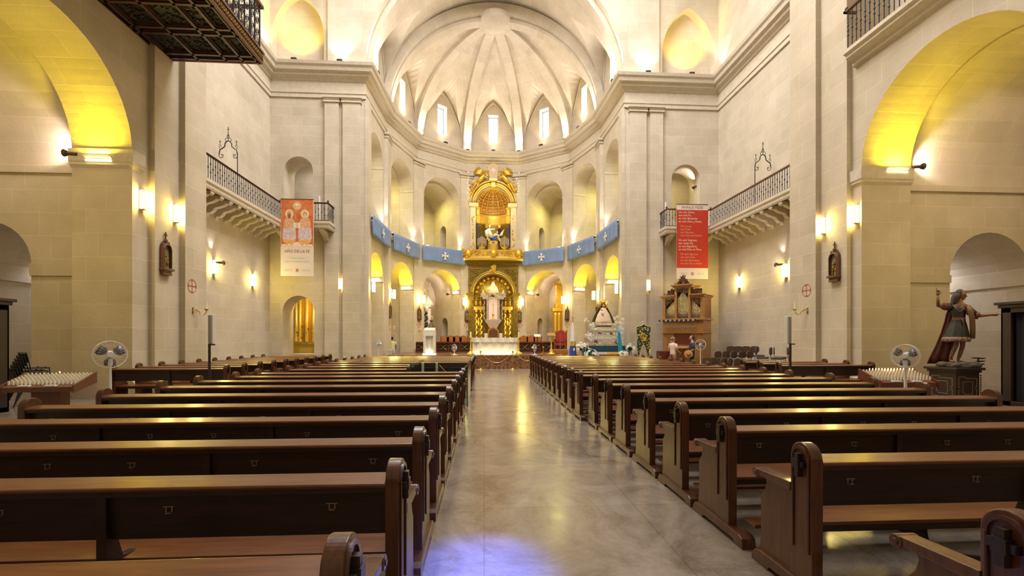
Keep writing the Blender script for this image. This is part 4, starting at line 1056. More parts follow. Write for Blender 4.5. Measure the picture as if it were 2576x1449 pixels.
v, f = skirt([(.70,.255,.225,1.3), (.64,.263,.233,1.4), (.59,.272,.242,1.4)], c=cc); MB().add(v, f).build('hem_band', mat('ornamented_hem', (.12,.04,.025), .5, noise=(.24,.15,.08), bscale=26), st, smooth=True, solid=.01)
b = MB()
for k in range(14):
    a = k*2*PI/14; b.tube([(cc(.64)[0]+.285*math.cos(a+u*.06), .255*math.sin(a+u*.06), .65+.025*math.sin(u*1.6)) for u in range(5)], .007, 5)
b.build('hem_scrolls', mat('pale_scroll_paint', (.26,.17,.10), .5), st)
M['pinkp'] = mat('dull_rose_paint', (.14,.04,.026), .5)
b = MB(); v, f = skirt([(1.15,.135,.11,0), (1.12,.14,.115,0), (1.09,.145,.118,0)], np_=1, c=cc); b.add(v, f); b.tube([(.05,-.12,1.12), (.07,-.15,1.05), (.06,-.16,.96)], [.02,.018,.01], 6); b.tube([(.05,-.12,1.12), (.1,-.14,1.13), (.08,-.13,1.09)], .016, 6); b.build('sash', M['pinkp'], st, smooth=True)
b = MB(); b.tube([(-.26,-.03,1.42), (-.31,-.05,1.42)], [.095,.08], 12); b.tube([(.34,-.05,1.20), (.40,-.07,1.18)], [.085,.08], 12); b.build('rolled_cuffs', mat('dull_red_paint', (.12,.02,.012), .5), st, smooth=True)
b = MB(); b.tube([(-.11,-.06,1.43), (-.06,-.13,1.34), (.0,-.14,1.28), (.05,-.135,1.31), (.09,-.14,1.36), (.15,-.11,1.28), (.17,-.09,1.2)], .014, 6); b.build('collar_trim', M['pinkp'], st)
vs = []; n = 10; rows = [(1.42,.14,.13), (1.25,.2,.17), (1.05,.22,.22), (.8,.27,.27), (.5,.36,.30), (.25,.46,.32), (.06,.52,.34)]
for z, w, y in rows:
    for k in range(n+1):
        u = k/n; x = -w*.95-(1.4-z)*.06+u*w*(1.0 if z < .9 else 1.5); vs.append((x, y*.55+.03*math.sin(u*16), z))
f = [(j*(n+1)+k, j*(n+1)+k+1, (j+1)*(n+1)+k+1, (j+1)*(n+1)+k) for j in range(len(rows)-1) for k in range(n)]
MB().add(vs, f).build('red_mantle', mat('dark_red_mantle', (.11,.018,.01), .5, noise=(.06,.012,.008)), st, smooth=True, solid=.02)
b = MB(); vs = []
for z, x0, x1, y in ((1.42,.14,.24,-.02), (1.3,.15,.28,-.06), (1.1,.19,.31,-.06), (.9,.21,.33,-.02), (.66,.22,.33,.0)):
    vs += [(x0, y-.08, z), ((x0+x1)/2, y-.12, z), (x1, y-.04, z)]
b.add(vs, [(j*3+k, j*3+k+1, j*3+k+4, j*3+k+3) for j in range(4) for k in range(2)]); b.build('ochre_drape', mat('ochre_drape_paint', (.15,.08,.035), .6), st, smooth=True, solid=.015)
t = empty('tiered_ornament', (sx_+.42, sy_-.2, .96), 'small black tiered metal ornament at the feet of the statue', 'ornament')
b = MB(); b.cone((0,0,0), (0,0,.24), .018, .014, 8); b.build('stem', M['black'], t)
for k, (x, z) in enumerate(((.05, .06), (.06, .13), (.07, .2), (-.06, .21))): MB().lathe([(.001, 0), (.07, .01), (.09, .03), (.06, .035)], (x, 0, z), 12).build('dish', M['black'], t)

# ================================================================== fans
def fan(loc, rz, Rr, h, label, grp, post=True, tilt=0.0, base=True):
    t = empty('pedestal_fan', loc, label, 'fan', grp, rz)
    b = MB()
    if base: b.lathe([(.2, 0), (.2, .02), (.05, .05), (.03, .09)], (0,0,0), 20)
    b.cone((0,0,.05), (0,0,h*.5), .02, .02, 10); b.build('stand', M['brown'] if post else M['plastic'], t, smooth=True)
    MB().cone((0,0,h*.45), (0,0,h-.12), .028, .022, 12).box(-.035, .035, -.03, .03, h-.22, h-.08).build('column', M['plastic'], t)
    MB().ball((0, .08, h), .075, 12, 8, (1, 1.5, 1)).build('motor', M['plastic'], t, smooth=True)
    g = MB()
    for y, rs in ((-.07, (.3, .65)), (.05, (.7,))):
        for q in rs+(1.0,):
            yy = y*(1.15-q*.6)
            g.tube([(Rr*q*math.cos(a*PI/16), yy, h+Rr*q*math.sin(a*PI/16)) for a in range(33)], .0014 if q < 1 else .007, 5)
    for k in range(24):
        a = k*PI/12; ca, sa = math.cos(a), math.sin(a)
        g.tube([(Rr*.2*ca, -.08, h+Rr*.2*sa), (Rr*.6*ca, -.075, h+Rr*.6*sa), (Rr*.93*ca, -.04, h+Rr*.93*sa), (Rr*ca, 0, h+Rr*sa), (Rr*.9*ca, .05, h+Rr*.9*sa), (Rr*.3*ca, .07, h+Rr*.3*sa)], .0011, 4)
    g.build('wire_cage', M['plastic'], t)
    for k in range(3):
        a0 = k*2*PI/3+.5; vs = []
        for j in range(6):
            q = .22+.66*j/5; w = .34+.3*math.sin(j/5*PI)
            vs += [(Rr*q*math.cos(a0-w), -.03, h+Rr*q*math.sin(a0-w)), (Rr*q*math.cos(a0+w), .01, h+Rr*q*math.sin(a0+w))]
        MB().add(vs, [(2*j, 2*j+1, 2*j+3, 2*j+2) for j in range(5)]).build('blade', M['blade'], t, smooth=True, solid=.004)
    MB().cone((0, -.085, h), (0, -.03, h), .05*Rr/.25, .06*Rr/.25, 18).build('hub_cap', M['plastic'], t)
    return t
M['blade'] = mat('smoky_fan_blade', (.10,.09,.11), .3)
fan((P(277, 890, 9.5)[0], 9.5, 0), .8, .265, 1.35, 'white pedestal fan in front of the near left pier', 'tall pedestal fans')
fan((P(2278, 895, 8.3)[0], 8.3, 0), -1.05, .22, 1.33, 'white pedestal fan in front of the right candle stand', 'tall pedestal fans')
pz = P(1762, 868, 20.8); fan((pz[0], 20.8, 0), -.7, .24, 1.36, 'white pedestal fan beside the wooden organ', 'tall pedestal fans', False)
pz = P(1345, 880, 25.9); fan((pz[0], 25.9, .7), 1.1, .2, .42, 'small white fan on the altar platform right of the altar', 'low fans', False)
pz = P(1143, 878, 26.2); fan((pz[0], 26.2, .7), -.9, .2, .42, 'small white fan on the altar platform left of the altar', 'low fans', False)
pz = P(948, 866, 23.3); fan((pz[0]+.1, 23.2, 0), -1.0, .2, 1.38, 'white pedestal fan standing by the left foot of the apse arch', 'tall pedestal fans', False)

# ================================================================== votive candle stands
def votive(x, y, rz, label, nx, ny, lit, nm):
    t = empty('candle_stand', (x, y, 0), label, 'candle stand', 'votive candle stands', rz)
    W, Dp, z0, sl = 1.26, .62, .70, .28
    zf = lambda yy: z0+(yy+Dp/2)*sl
    b = MB(); b.prism([(-Dp/2, z0-.1), (Dp/2, z0-.1+.12), (Dp/2, zf(Dp/2)), (-Dp/2, zf(-Dp/2))], -W/2, W/2)
    for s in (-1, 1): b.prism([(-Dp/2-.02, z0-.12), (Dp/2+.02, z0+.02), (Dp/2+.02, zf(Dp/2)+.09), (-Dp/2-.02, zf(-Dp/2)+.03)], s*(W/2)-.015, s*(W/2)+.015)
    b.build('tray', M['red_wood'] if nm == 'right' else M['brown'], t, bevel=.004)
    MB().box(-W*.2, W*.2, -.1, .16, .06, z0-.1).box(-W*.3, W*.3, -.2, .24, 0, .07).build('pedestal_leg', M['brown'], t)
    p = MB()
    for s in (-.25, .2): p.box(s-.1, s+.1, -Dp/2+.01, -Dp/2+.09, z0+.01, z0+.035)
    p.build('price_card', M['white'], t)
    cand = MB(); cand.cone((0,0,0), (0,0,.085), .02, .017, 8); cm = cand.build('votive_candle', M['wax']); cm.location = (0,0,0); used_ = False
    fl = MB(); fl.ball((0,0,.1), .009, 6, 5, (1,1,1.9)); flame_me = fl.build('flame', mat('candle_flame', (1,.5,.2), .5, emit=(1,.42,.12), es=12))
    c, s = math.cos(rz), math.sin(rz); fu = False
    for j in range(ny):
        for i in range(nx):
            lx = -W/2+.06+(W-.12)*i/(nx-1); ly = -Dp/2+.13+(Dp-.18)*j/(ny-1)
            o = cm if not used_ else cm.copy()
            if used_: col.objects.link(o)
            used_ = True
            o.location = (x+lx*c-ly*s, y+lx*s+ly*c, zf(ly)+.001)
            isl = (i, j) in lit
            tag(o, ('lit white votive candle on the %s stand' if isl else 'unlit white votive candle on the %s stand') % nm, 'candle', ('lit' if isl else 'unlit')+' votive candles on the %s stand' % nm)
            if isl:
                q = flame_me if not fu else flame_me.copy()
                if fu: col.objects.link(q)
                fu = True; q.parent = o
    return t
votive(P(125, 950, 9.9)[0], 9.9, .12, 'red-brown sloping candle stand by the left arch full of white votive candles', 17, 7, {(8, 6)}, 'left')
votive(P(2258, 950, 9.75)[0], 9.75, -.06, 'red-brown sloping candle stand by the right arch with lit votive candles', 17, 7, {(i, 6) for i in range(2, 17)} | {(i, 5) for i in (6, 7, 8, 9)}, 'right')

# stack of folding chairs, left
sc0 = P(55, 950, 11.9)
def make_stack_chair():
    r = empty('stacking_chair', (0,0,0), 'c', 'chair')
    b = MB()
    for s in (-.22, .22):
        b.tube([(s, -.24, 0), (s, -.2, .46), (s, -.12, .5)], .012, 6).tube([(s, .24, 0), (s, .14, .46), (s, .22, .86)], .012, 6).tube([(s, -.2, .46), (s, .14, .46)], .012, 6)
    b.tube([(-.22, .22, .86), (.22, .22, .86)], .012, 6); b.build('frame', M['black'], r)
    MB().box(-.21, .21, -.22, .16, .46, .485).build('seat', M['black'], r); MB().prism([(.16, .62), (.18, .62), (.235, .84), (.215, .84)], -.21, .21).build('backrest', M['black'], r)
    return r
s0 = make_stack_chair()
for k in range(7):
    loc = (-11.35+.01*k, 11.95+.035*k, .075*k); a = PI-.5
    lb = 'black stacking chair by the left arch, ' + ['bottom of the stack', 'second from the bottom', 'third from the bottom', 'middle of the stack', 'third from the top', 'second from the top', 'top of the stack'][k]
    if k == 0: s0.location = loc; s0.rotation_euler[2] = a; s0['label'] = lb; s0['group'] = 'stack of black chairs'
    else: clone(s0, loc, lb, a, 'stack of black chairs')
# confessionals at the frame edges; the curtained opening looks to the nave
def confess(x0, x1, y0, y1, s_, label):
    t = empty('confessional', ((x0+x1)/2, (y0+y1)/2, 0), label, 'confessional', 'dark wooden confessionals'); w, d = (x1-x0)/2, (y1-y0)/2
    X = lambda a: s_*a       # s_ = +1: opening towards -x
    def bx(b, xa, xb, *r): b.box(min(X(xa), X(xb)), max(X(xa), X(xb)), *r)
    b = MB(); bx(b, -w, -w+.08, d-.22, d, 0, 2.42); bx(b, -w, -w+.08, -d, -d+.22, 0, 2.42); bx(b, -w, w, d-.05, d, 0, 2.42); bx(b, -w, w, -d, -d+.05, 0, 2.42); bx(b, w-.05, w, -d, d, 0, 2.42); bx(b, -w, -w+.08, -d, d, 0, .12); bx(b, -w, -w+.08, -d, d, 2.3, 2.42)
    b.build('cabinet', M['dark'], t, bevel=.01)
    b = MB(); bx(b, -w-.04, w, -d-.04, d+.04, 2.42, 2.5); bx(b, -w-.09, w, -d-.09, d+.09, 2.5, 2.57); b.build('cornice', M['dark'], t, bevel=.01)
    vs = []; n = 30
    for k in range(n+1):
        y = -d+.22+(2*d-.44)*k/n; x = X(-w+.12+.02*math.sin(k*1.9)); vs += [(x, y, .12), (x, y, 2.3)]
    MB().add(vs, [(2*k, 2*k+2, 2*k+3, 2*k+1) for k in range(n)]).build('curtain', mat('black_curtain', (.006,.004,.004), .9), t, smooth=True)
confess(12.95, 14.1, 9.0, 10.66, 1, 'dark wooden confessional with black curtain at the right edge of view')
confess(-12.0, -10.8, 9.4, 11.05, -1, 'dark wooden confessional at the left edge of view')
# fire extinguisher at left pier
fe = empty('fire_extinguisher', (-9.25, 14.6, 0), 'red fire extinguisher with black hose at the foot of the left pier', 'fire extinguisher')
MB().lathe([(.08, 0), (.085, .05), (.085, .38), (.05, .44), (.03, .46)], (0,0,0), 16).build('cylinder', mat('red_enamel', (.5,.02,.03), .3), fe, smooth=True)
MB().tube([(0,0,.46), (.03,0,.52), (.1,0,.5), (.11,0,.3), (.1,0,.15)], .014, 6).box(-.06, .05, -.012, .012, .49, .51).build('hose_and_lever', M['black'], fe)
# column speakers on poles
def speaker(x, y, rz, label):
    t = empty('column_speaker', (x, y, 0), label, 'speaker', 'column speakers on poles', rz)
    MB().cone((0,0,0), (0,0,1.54), .03, .03, 12).lathe([(.22, 0), (.22, .02), (.03, .03)], (0,0,0), 20).box(-.03, .16, -.015, .015, 1.5, 1.53).build('pole', M['dark'], t)
    MB().box(-.055, .055, .03, .12, 1.53, 2.25).build('housing', M['plastic'], t, bevel=.01)
    MB().box(-.045, .045, -.0, .03, 1.55, 2.23).build('grille', M['grey'], t)
speaker(P(527, 850, 11.5)[0], 11.5, -.3, 'pale column speaker on a dark pole left of the aisle pews')
speaker(P(1988, 850, 11.5)[0], 11.5, .3, 'pale column speaker on a dark pole right of the aisle pews')

# ================================================================== hanging banners
def text_geo(s, size, align='CENTER'):
    c = bpy.data.curves.new('t', 'FONT'); c.body = s; c.size = size; c.align_x = align; c.resolution_u = 3
    o = bpy.data.objects.new('t', c); col.objects.link(o); bpy.context.view_layer.update(); dg = bpy.context.evaluated_depsgraph_get(); ev = o.evaluated_get(dg).to_mesh()
    v = [tuple(p.co) for p in ev.vertices]; f = [tuple(p.vertices) for p in ev.polygons]; o.evaluated_get(dg).to_mesh_clear(); bpy.data.objects.remove(o); bpy.data.curves.remove(c); return v, f
def put_text(parent, s, x, z, size, m, align='CENTER', y=-.008, wsc=1, name='lettering'):
    v, f = text_geo(s, size, align); return MB().add([(x+a*wsc, y, z+b) for a, b, c in v], f).build(name, m, parent)
def disc(b, x, z, rx, rz, y, n=20, a0=0, a1=2*PI): b.add([(x, y, z)]+[(x+rx*math.cos(a0+(a1-a0)*k/n), y, z+rz*math.sin(a0+(a1-a0)*k/n)) for k in range(n+1)], [(0, k+1, k+2) for k in range(n)]); return b
def poly(b, pts, y): b.add([(x, y, z) for x, z in pts], [tuple(range(len(pts)))]); return b
M['bfab'] = mat('banner_cloth', (.74,.66,.58), .8); M['bred'] = mat('banner_red', (.52,.035,.012), .75); M['torange'] = mat('banner_rust_print', (.42,.10,.05), .8); M['tpeach'] = mat('peach_print', (.75,.38,.20), .8); M['tcream'] = mat('cream_print', (.85,.68,.52), .8); M['tgrey'] = mat('faint_grey_print', (.50,.44,.38), .8)
yb_ = YB-.14
def emblem(t, z):
    e = MB(); e.box(-.075, .075, -.004, -.002, z-.085, z+.085); e.build('emblem_ground', mat('emblem_ground', (.66,.46,.36), .8), t)
    e = MB(); e.tube([(-.05, -.006, z-.03), (-.02, -.006, z-.05), (.02, -.006, z-.045), (.05, -.006, z+.0), (.045, -.006, z+.03)], .009, 5); e.tube([(0, -.006, z-.04), (0, -.006, z+.055)], .007, 5); e.tube([(-.025, -.006, z+.03), (.025, -.006, z+.03)], .007, 5); e.tube([(-.03,-.006,z+.01),(-.045,-.006,z+.05)], .007, 5)
    e.build('emblem', M['torange'], t)
# left: picture banner
xl0, xl1 = P(706, 600, yb_)[0], P(789, 600, yb_)[0]; zt, zb = 8.42, 4.68; H_ = zt-zb; wv = (xl1-xl0)/2
t = empty('hanging_banner', ((xl0+xl1)/2, yb_, zb), 'tall banner with an orange picture of two seated robed figures on the left balcony', 'banner', 'tall banners hung on the balconies')
MB().box(-wv, wv, 0, .012, 0, H_).build('cloth', M['bfab'], t)
MB().cone((-wv, 0, H_), (wv, 0, H_), .018, .018, 8).build('rod', M['brown'], t)
zp = 1.44     # picture from zp up
MB().box(-wv+.02, wv-.02, -.003, 0, zp, H_-.02).build('picture_ground', mat('orange_red_print', (.62,.10,.02), .8, noise=(.70,.22,.05), bscale=5), t)
b = MB()
for k in range(26):
    a = PI*k/25; b.quad((.0+.1*math.cos(a), -.005, H_-.75+.1*math.sin(a)), (.1*math.cos(a+.05), -.005, H_-.75+.1*math.sin(a+.05)), (.86*math.cos(a+.03)*.85, -.005, H_-.75+.7*math.sin(a+.03)), (.86*math.cos(a)*.85, -.005, H_-.75+.7*math.sin(a)))
b.build('painted_rays', M['tpeach'], t)
b = MB(); disc(b, 0, H_-.33, .2, .2, -.006); b.build('painted_disc', mat('print_gold', (.78,.50,.18), .8), t)
b = MB(); disc(b, 0, H_-.33, .11, .11, -.009, 12); b.tube([(-.1,-.01,H_-.30), (0,-.01,H_-.34), (.1,-.01,H_-.30)], .02, 5); b.build('painted_dove', M['tcream'], t)
robe = mat('print_lilac_robe', (.55,.42,.45), .8, noise=(.74,.62,.58), bscale=8)
for s, rb in ((-1, 1), (1, 0)):
    cx = s*.37
    b = MB(); disc(b, cx, H_-.72, .2, .22, -.007); b.build('painted_halo', mat('print_gold2', (.82,.62,.28), .8), t)
    b = MB(); disc(b, cx, H_-.74, .1, .14, -.010); poly(b, [(cx-s*.36, H_-.9), (cx-s*.30, H_-.72), (cx-s*.26, H_-.76), (cx-s*.27, H_-1.0)], -.0095) if s < 0 else None; b.build('painted_face', mat('print_flesh', (.62,.32,.17), .8), t)
    b = MB(); disc(b, cx, H_-.83, .08, .12, -.012, 12); b.build('painted_beard', mat('print_beard', (.30,.12,.05) if s < 0 else (.70,.55,.42), .8), t)
    b = MB(); poly(b, [(cx-.17, H_-.92), (cx+.17, H_-.92), (cx+.27, H_-1.1), (cx+.26, H_-1.45), (cx-.26, H_-1.45), (cx-.27, H_-1.1)], -.009); b.build('painted_tunic', mat('print_rust', (.66,.30,.14), .8, noise=(.76,.52,.28), bscale=9), t)
    b = MB(); poly(b, [(cx-.3, H_-1.4), (cx+.3, H_-1.4), (cx+.33, H_-1.9), (cx+.2, H_-2.08), (cx-.2, H_-2.08), (cx-.33, H_-1.9)], -.011); b.build('painted_robe', robe, t)
    b = MB(); poly(b, [(cx-.31, H_-1.98), (cx+.31, H_-1.98), (cx+.26, H_-2.12), (cx-.26, H_-2.12)], -.013)
    for q in (-.12, .12): disc(b, cx+q, H_-2.16, .06, .08, -.014, 10)
    b.build('painted_hem', mat('print_gold3', (.80,.42,.12), .8), t)
b = MB(); b.box(-.17, -.01, -.016, -.014, H_-1.42, H_-1.14).box(.01, .17, -.016, -.014, H_-1.42, H_-1.14); b.build('painted_open_book', M['tcream'], t)
b = MB(); poly(b, [(-.74, zp), (.74, zp), (.74, zp+.1), (0, zp+.22), (-.74, zp+.1)], -.006); b.build('painted_ground', M['tcream'], t)
put_text(t, 'AÑO DE LA FE', 0, 1.14, .21, M['torange'], wsc=.88); put_text(t, 'Creo, Señor,', 0, .84, .14, M['tgrey']); put_text(t, 'pero aumenta mi Fe', 0, .67, .14, M['tgrey'])
put_text(t, '2012', -.42, .24, .14, M['tgrey'], wsc=1.3); put_text(t, '2013', .42, .24, .14, M['tgrey'], wsc=1.3); emblem(t, .29)
# right: text banner
xr0, xr1 = P(1702, 600, yb_)[0], P(1781, 600, yb_)[0]; zt, zb = 8.52, 4.7; H_ = zt-zb; wv = (xr1-xr0)/2
t = empty('hanging_banner', ((xr0+xr1)/2, yb_, zb), 'tall red banner printed with lines of text on the right balcony', 'banner', 'tall banners hung on the balconies')
MB().box(-wv, wv, 0, .012, 0, H_).build('cloth', M['bfab'], t); MB().cone((-wv, 0, H_), (wv, 0, H_), .018, .018, 8).build('rod', M['brown'], t)
MB().box(-wv, wv, -.003, 0, .56, H_-.29).build('red_field', M['bred'], t)
put_text(t, 'ANNUS FIDEI', 0, H_-.22, .19, M['torange'], wsc=1.02)
blk = [('cream', ['Un solo Señor,', 'una sola Fe,', 'un solo Bautismo', 'un solo Dios y Padre.'], 0), ('peach', ['One Lord,', 'one Faith,', 'one Baptism,', 'one God and Father.'], .1), ('cream', ['Un seul Seigneur,', 'une seule Foi,', 'un seul Baptême,', 'un seul Dieu et Père.'], 0), ('peach', ['Un solo Signore,', 'una sola Fede,', 'un solo Battesimo,', 'un solo Dio e Padre.'], .1)]
z = H_-.46
for cname, lines, ind in blk:
    for l in lines: put_text(t, l, -wv+.1+ind, z, .155 if cname == 'cream' else .15, M['t'+cname], 'LEFT', wsc=.92); z -= .157
    z -= .085
put_text(t, '2012', -.45, .22, .14, M['tgrey'], wsc=1.3); put_text(t, '2013', .45, .22, .14, M['tgrey'], wsc=1.3); emblem(t, .27)
# thick white candles standing on the balcony rails
for px, s_, nm in ((803, -1, 'left'), (1675, 1, 'right')):
    q = P(px, 500, YF-.55); b = MB(); b.cone((0,0,0), (0,0,1.35), .055, .05, 14); o = b.build('tall_candle', M['plastic']); o.location = (q[0], q[1], 7.41); tag(o, 'tall pale candle standing at the outer end of the %s balcony' % nm, 'candle', 'tall balcony candles')

# ================================================================== blue cloths round the apse
M['blue'] = mat('pale_blue_cloth', (.17,.255,.47), .85, noise=(.2,.29,.51), bscale=2)
M['creamc'] = mat('cream_applique', (.78,.74,.62), .8)
for i, (p, q) in enumerate(FAC):
    if i == 3: continue
    p, q = Vector(p), Vector(q); L = (q-p).length; d = (q-p)/L; nn = Vector((-d.y, d.x)); m = p+d*(L/2)+nn*.34
    W = 3.5 if 0 < i < 6 else 3.7
    t = empty('blue_cloth', (m.x, m.y, 7.02), 'pale blue cloth with cream cross hung above '+NM[i], 'cloth', 'blue cloths along the apse gallery', math.atan2(d.y, d.x)+PI)
    vs = []; n = 40
    for k in range(n+1):
        x = -W/2+W*k/n
        for j in range(7):
            z = 1.08*j/6; vs.append((x, .03*math.sin(k*.8+i)*(1-j/8)+.015*math.sin(k*2.1+j*.3), z+(.02*math.sin(k*.35+i) if j == 0 else 0)))
    b = MB(); b.add(vs, [(k*7+j, (k+1)*7+j, (k+1)*7+j+1, k*7+j+1) for k in range(n) for j in range(6)])
    b.build('fabric', M['blue'], t, smooth=True, solid=.008)
    c = MB()
    for k in range(4):
        c.T = Matrix.Translation((0, -.065, .52)) @ Matrix.Rotation(k*PI/2, 4, 'Y'); poly(c, [(-.03, .03), (-.11, .28), (-.06, .265), (0, .25), (.06, .265), (.11, .28), (.03, .03)], 0); c.T = None
    c.box(-.035, .035, -.066, -.064, .49, .555); c.build('cross', M['creamc'], t)
    MB().box(-W/2, W/2, .0, .05, 1.06, 1.1).build('rail', M['trim'], t)
# ================================================================== high altarpiece (lower)
YM = YA+RA*math.cos(PI/10)
rd = random.Random(11)
def scrolls(b, x0, x1, z0, z1, y, n, r=.09, th=.022, ok=None):
    c = 0; tries = 0
    while c < n and tries < n*20:
        tries += 1
        cx, cz = rd.uniform(x0, x1), rd.uniform(z0, z1)
        if ok and not ok(cx, cz): continue
        a0 = rd.uniform(0, 6.28); s = rd.choice((-1, 1)); q = rd.uniform(.6, 1.1)*r
        b.tube([(cx+q*(1-k/6.5)*math.cos(a0+s*k), y-.01*(k % 2), cz+q*(1-k/6.5)*math.sin(a0+s*k)) for k in range(6)], th, 5); c += 1
    return b
ap = empty('altarpiece', (XA, YM, .7), 'tall gilded carved altarpiece filling the middle arch behind the altar', 'altarpiece')
b = MB(); wall(b, (1.87, -.22), (-1.87, -.22), 0, 6.55, [dict(c=1.87, hw=1.45, z0=0, zs=4.25)], t=.22, n=24)
for s in (-1, 1): b.quad((s*1.87, -.22, 0), (s*1.87, 0, 0), (s*1.87, 0, 6.55), (s*1.87, -.22, 6.55))
b.box(-1.95, 1.95, -.34, 0, 6.42, 6.62).box(-2.0, 2.0, -.4, 0, 6.62, 6.72).box(-1.87, 1.87, -.26, -.2, 6.1, 6.2)
b.build('frame', M['goldd'], ap)
for s in (-1, 1):
    b = MB(); b.box(min(s*1.5, s*1.83), max(s*1.5, s*1.83), -.3, -.22, 0, 4.1); b.box(min(s*1.42, s*2.0), max(s*1.42, s*2.0), -.42, -.2, 4.15, 4.3).box(min(s*1.45, s*1.9), max(s*1.45, s*1.9), -.36, -.2, 3.8, 4.15)
    b.build('side_pilaster', M['goldd'], ap)
b = MB(); ts = [PI*k/24 for k in range(25)]
b.tube([(1.53*math.cos(t), -.25, 4.3+1.53*math.sin(t)) for t in ts], .05, 8); b.tube([(1.66*math.cos(t), -.23, 4.3+1.66*math.sin(t)) for t in ts], .03, 6); b.build('arch_moulding', M['gold2'], ap, smooth=True)
b = scrolls(MB(), -1.75, 1.75, 4.5, 6.05, -.25, 90, .1, .024, lambda x, z: x*x+(z-4.3)**2 > 1.8**2); b.build('spandrel_carving', M['goldd'], ap)
b = MB(); 
for s in (-1, 1):
    scrolls(b, s*1.67-.1, s*1.67+.1, .1, 3.7, -.32, 34, .07, .018)
b.build('pilaster_carving', M['goldd'], ap)
b = MB(); b.ball((0, -.36, 6.15), .22, 10, 8, (.9, .5, 1.3)); scrolls(b, -.25, .25, 5.9, 6.4, -.45, 10, .09, .03); b.build('keystone', M['gold'], ap)
# retable inside the recess
b = MB(); b.box(-1.5, 1.5, .85, .95, 0, 4.3); b.add([(0, .85, 4.3)]+[(1.5*math.cos(t), .85, 4.3+1.5*math.sin(t)) for t in ts], [(0, k+1, k+2) for k in range(24)]); b.build('back_panel', M['goldd'], ap)
for s in (-1, 1):
    for x in (1.28, .9):
        c = MB(); c.tube([(s*x+.045*math.cos(k*.8), .55+.045*math.sin(k*.8), .95+k*.055) for k in range(36)], .075, 8); c.box(s*x-.12, s*x+.12, .42, .68, 0, .95); c.lathe([(.08, 2.92), (.13, 3.0), (.15, 3.12)], (s*x, .55, 0), 10)
        c.build('twisted_column', M['gold'], ap)
    MB().box(min(s*.72, s*1.48), max(s*.72, s*1.48), .36, .8, 3.12, 3.28).box(min(s*.68, s*1.48), max(s*.68, s*1.48), .32, .8, 3.28, 3.36).build('entablature', M['gold2'], ap)
    f = MB()
    for x, z in ((1.3, 3.4), (.95, 3.4), (1.1, 1.9)): f.ball((s*x, .5, z+.22), .1, 8, 6, (1, .8, 2.2)); f.ball((s*x, .48, z+.52), .07, 8, 6)
    f.build('carved_saints', M['gold'], ap, smooth=True)
b = scrolls(MB(), -1.4, 1.4, 3.3, 5.7, .8, 110, .12, .032, lambda x, z: x*x+(z-4.3)**2 < 1.42**2 or z < 4.3); scrolls(b, -1.4, 1.4, .1, 3.2, .82, 60, .1, .026)
for k in range(11): a = PI*(k+.5)/11; b.ball((1.28*math.cos(a), .62, 4.3+1.28*math.sin(a)), .13, 8, 6, (1, .7, 1))
b.build('carved_ground', M['gold'], ap)
b = MB()
for k in range(26): a = PI*k/25; b.cone((0, .7, 4.35), (1.05*math.cos(a), .72, 4.35+1.05*math.sin(a)), .03, .012, 5)
b.build('sunburst', M['gold2'], ap)
# marble tabernacle temple
M['gmar'] = mat('grey_rose_marble', (.36,.28,.23), .4, noise=(.48,.39,.33), bscale=12, bump=.4)
b = MB(); b.prism([(-.62, 2.25), (-.4, 1.95), (-.28, 1.7), (.28, 1.7), (.4, 1.95), (.62, 2.25), (.62, 2.38), (-.62, 2.38)], .1, .6, 'y'); b.build('stone_bowl', M['gmar'], ap, bevel=.02)
b = MB()
for s in (-1, 1):
    b.box(min(s*.34, s*.5), max(s*.34, s*.5), .2, .5, 2.38, 3.9); b.tube([(s*.68+.03*math.cos(k*.9), .32+.03*math.sin(k*.9), 2.4+k*.06) for k in range(25)], .05, 7)
    b.box(min(s*.3, s*.82), max(s*.3, s*.82), .14, .55, 3.9, 4.05).box(min(s*.55, s*.95), max(s*.55, s*.95), .16, .5, 4.05, 4.35)
    b.lathe([(.001, .3), (.05, .22), (.1, .1), (.12, 0)], (s*.78, .33, 4.35), 10)
for k in range(12):
    a, c = PI*k/12, PI*(k+1)/12
    for r0, r1 in ((.36, .62),): b.prism([(r0*math.cos(a), 3.95+r0*math.sin(a)*.8), (r1*math.cos(a), 3.95+r1*math.sin(a)*.8), (r1*math.cos(c), 3.95+r1*math.sin(c)*.8), (r0*math.cos(c), 3.95+r0*math.sin(c)*.8)], .15, .5, 'y')
b.prism([(-.42, 4.4), (-.34, 4.75), (-.16, 4.95), (-.1, 5.2), (0, 5.3), (.1, 5.2), (.16, 4.95), (.34, 4.75), (.42, 4.4)], .2, .45, 'y'); b.build('marble_temple', M['gmar'], ap, bevel=.01)
b = scrolls(MB(), -.8, .8, 4.0, 4.9, .12, 26, .09, .022, lambda x, z: abs(x) < .85-(z-4)*.6); b.build('temple_carving', M['gmar'], ap)
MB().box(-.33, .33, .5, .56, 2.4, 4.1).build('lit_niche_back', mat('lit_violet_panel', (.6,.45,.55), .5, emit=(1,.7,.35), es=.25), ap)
b = MB(); b.box(-.02, .02, .3, .34, 2.9, 3.75).box(-.14, .14, .3, .34, 3.45, 3.49).lathe([(.14, 2.4), (.08, 2.5), (.03, 2.6), (.11, 2.75), (.03, 2.9)], (0, .32, 0), 12); b.build('gold_cross', M['gold2'], ap)
MB().prism([(-.42, 1.05), (.42, 1.05), (.42, 1.55), (.3, 1.72), (0, 1.8), (-.3, 1.72), (-.42, 1.55)], .02, .1, 'y').build('chair_back', M['oak'], ap, bevel=.015)
MB().prism([(-.32, 1.1), (.32, 1.1), (.32, 1.5), (0, 1.68), (-.32, 1.5)], .0, .02, 'y').build('chair_panel', M['brown'], ap)
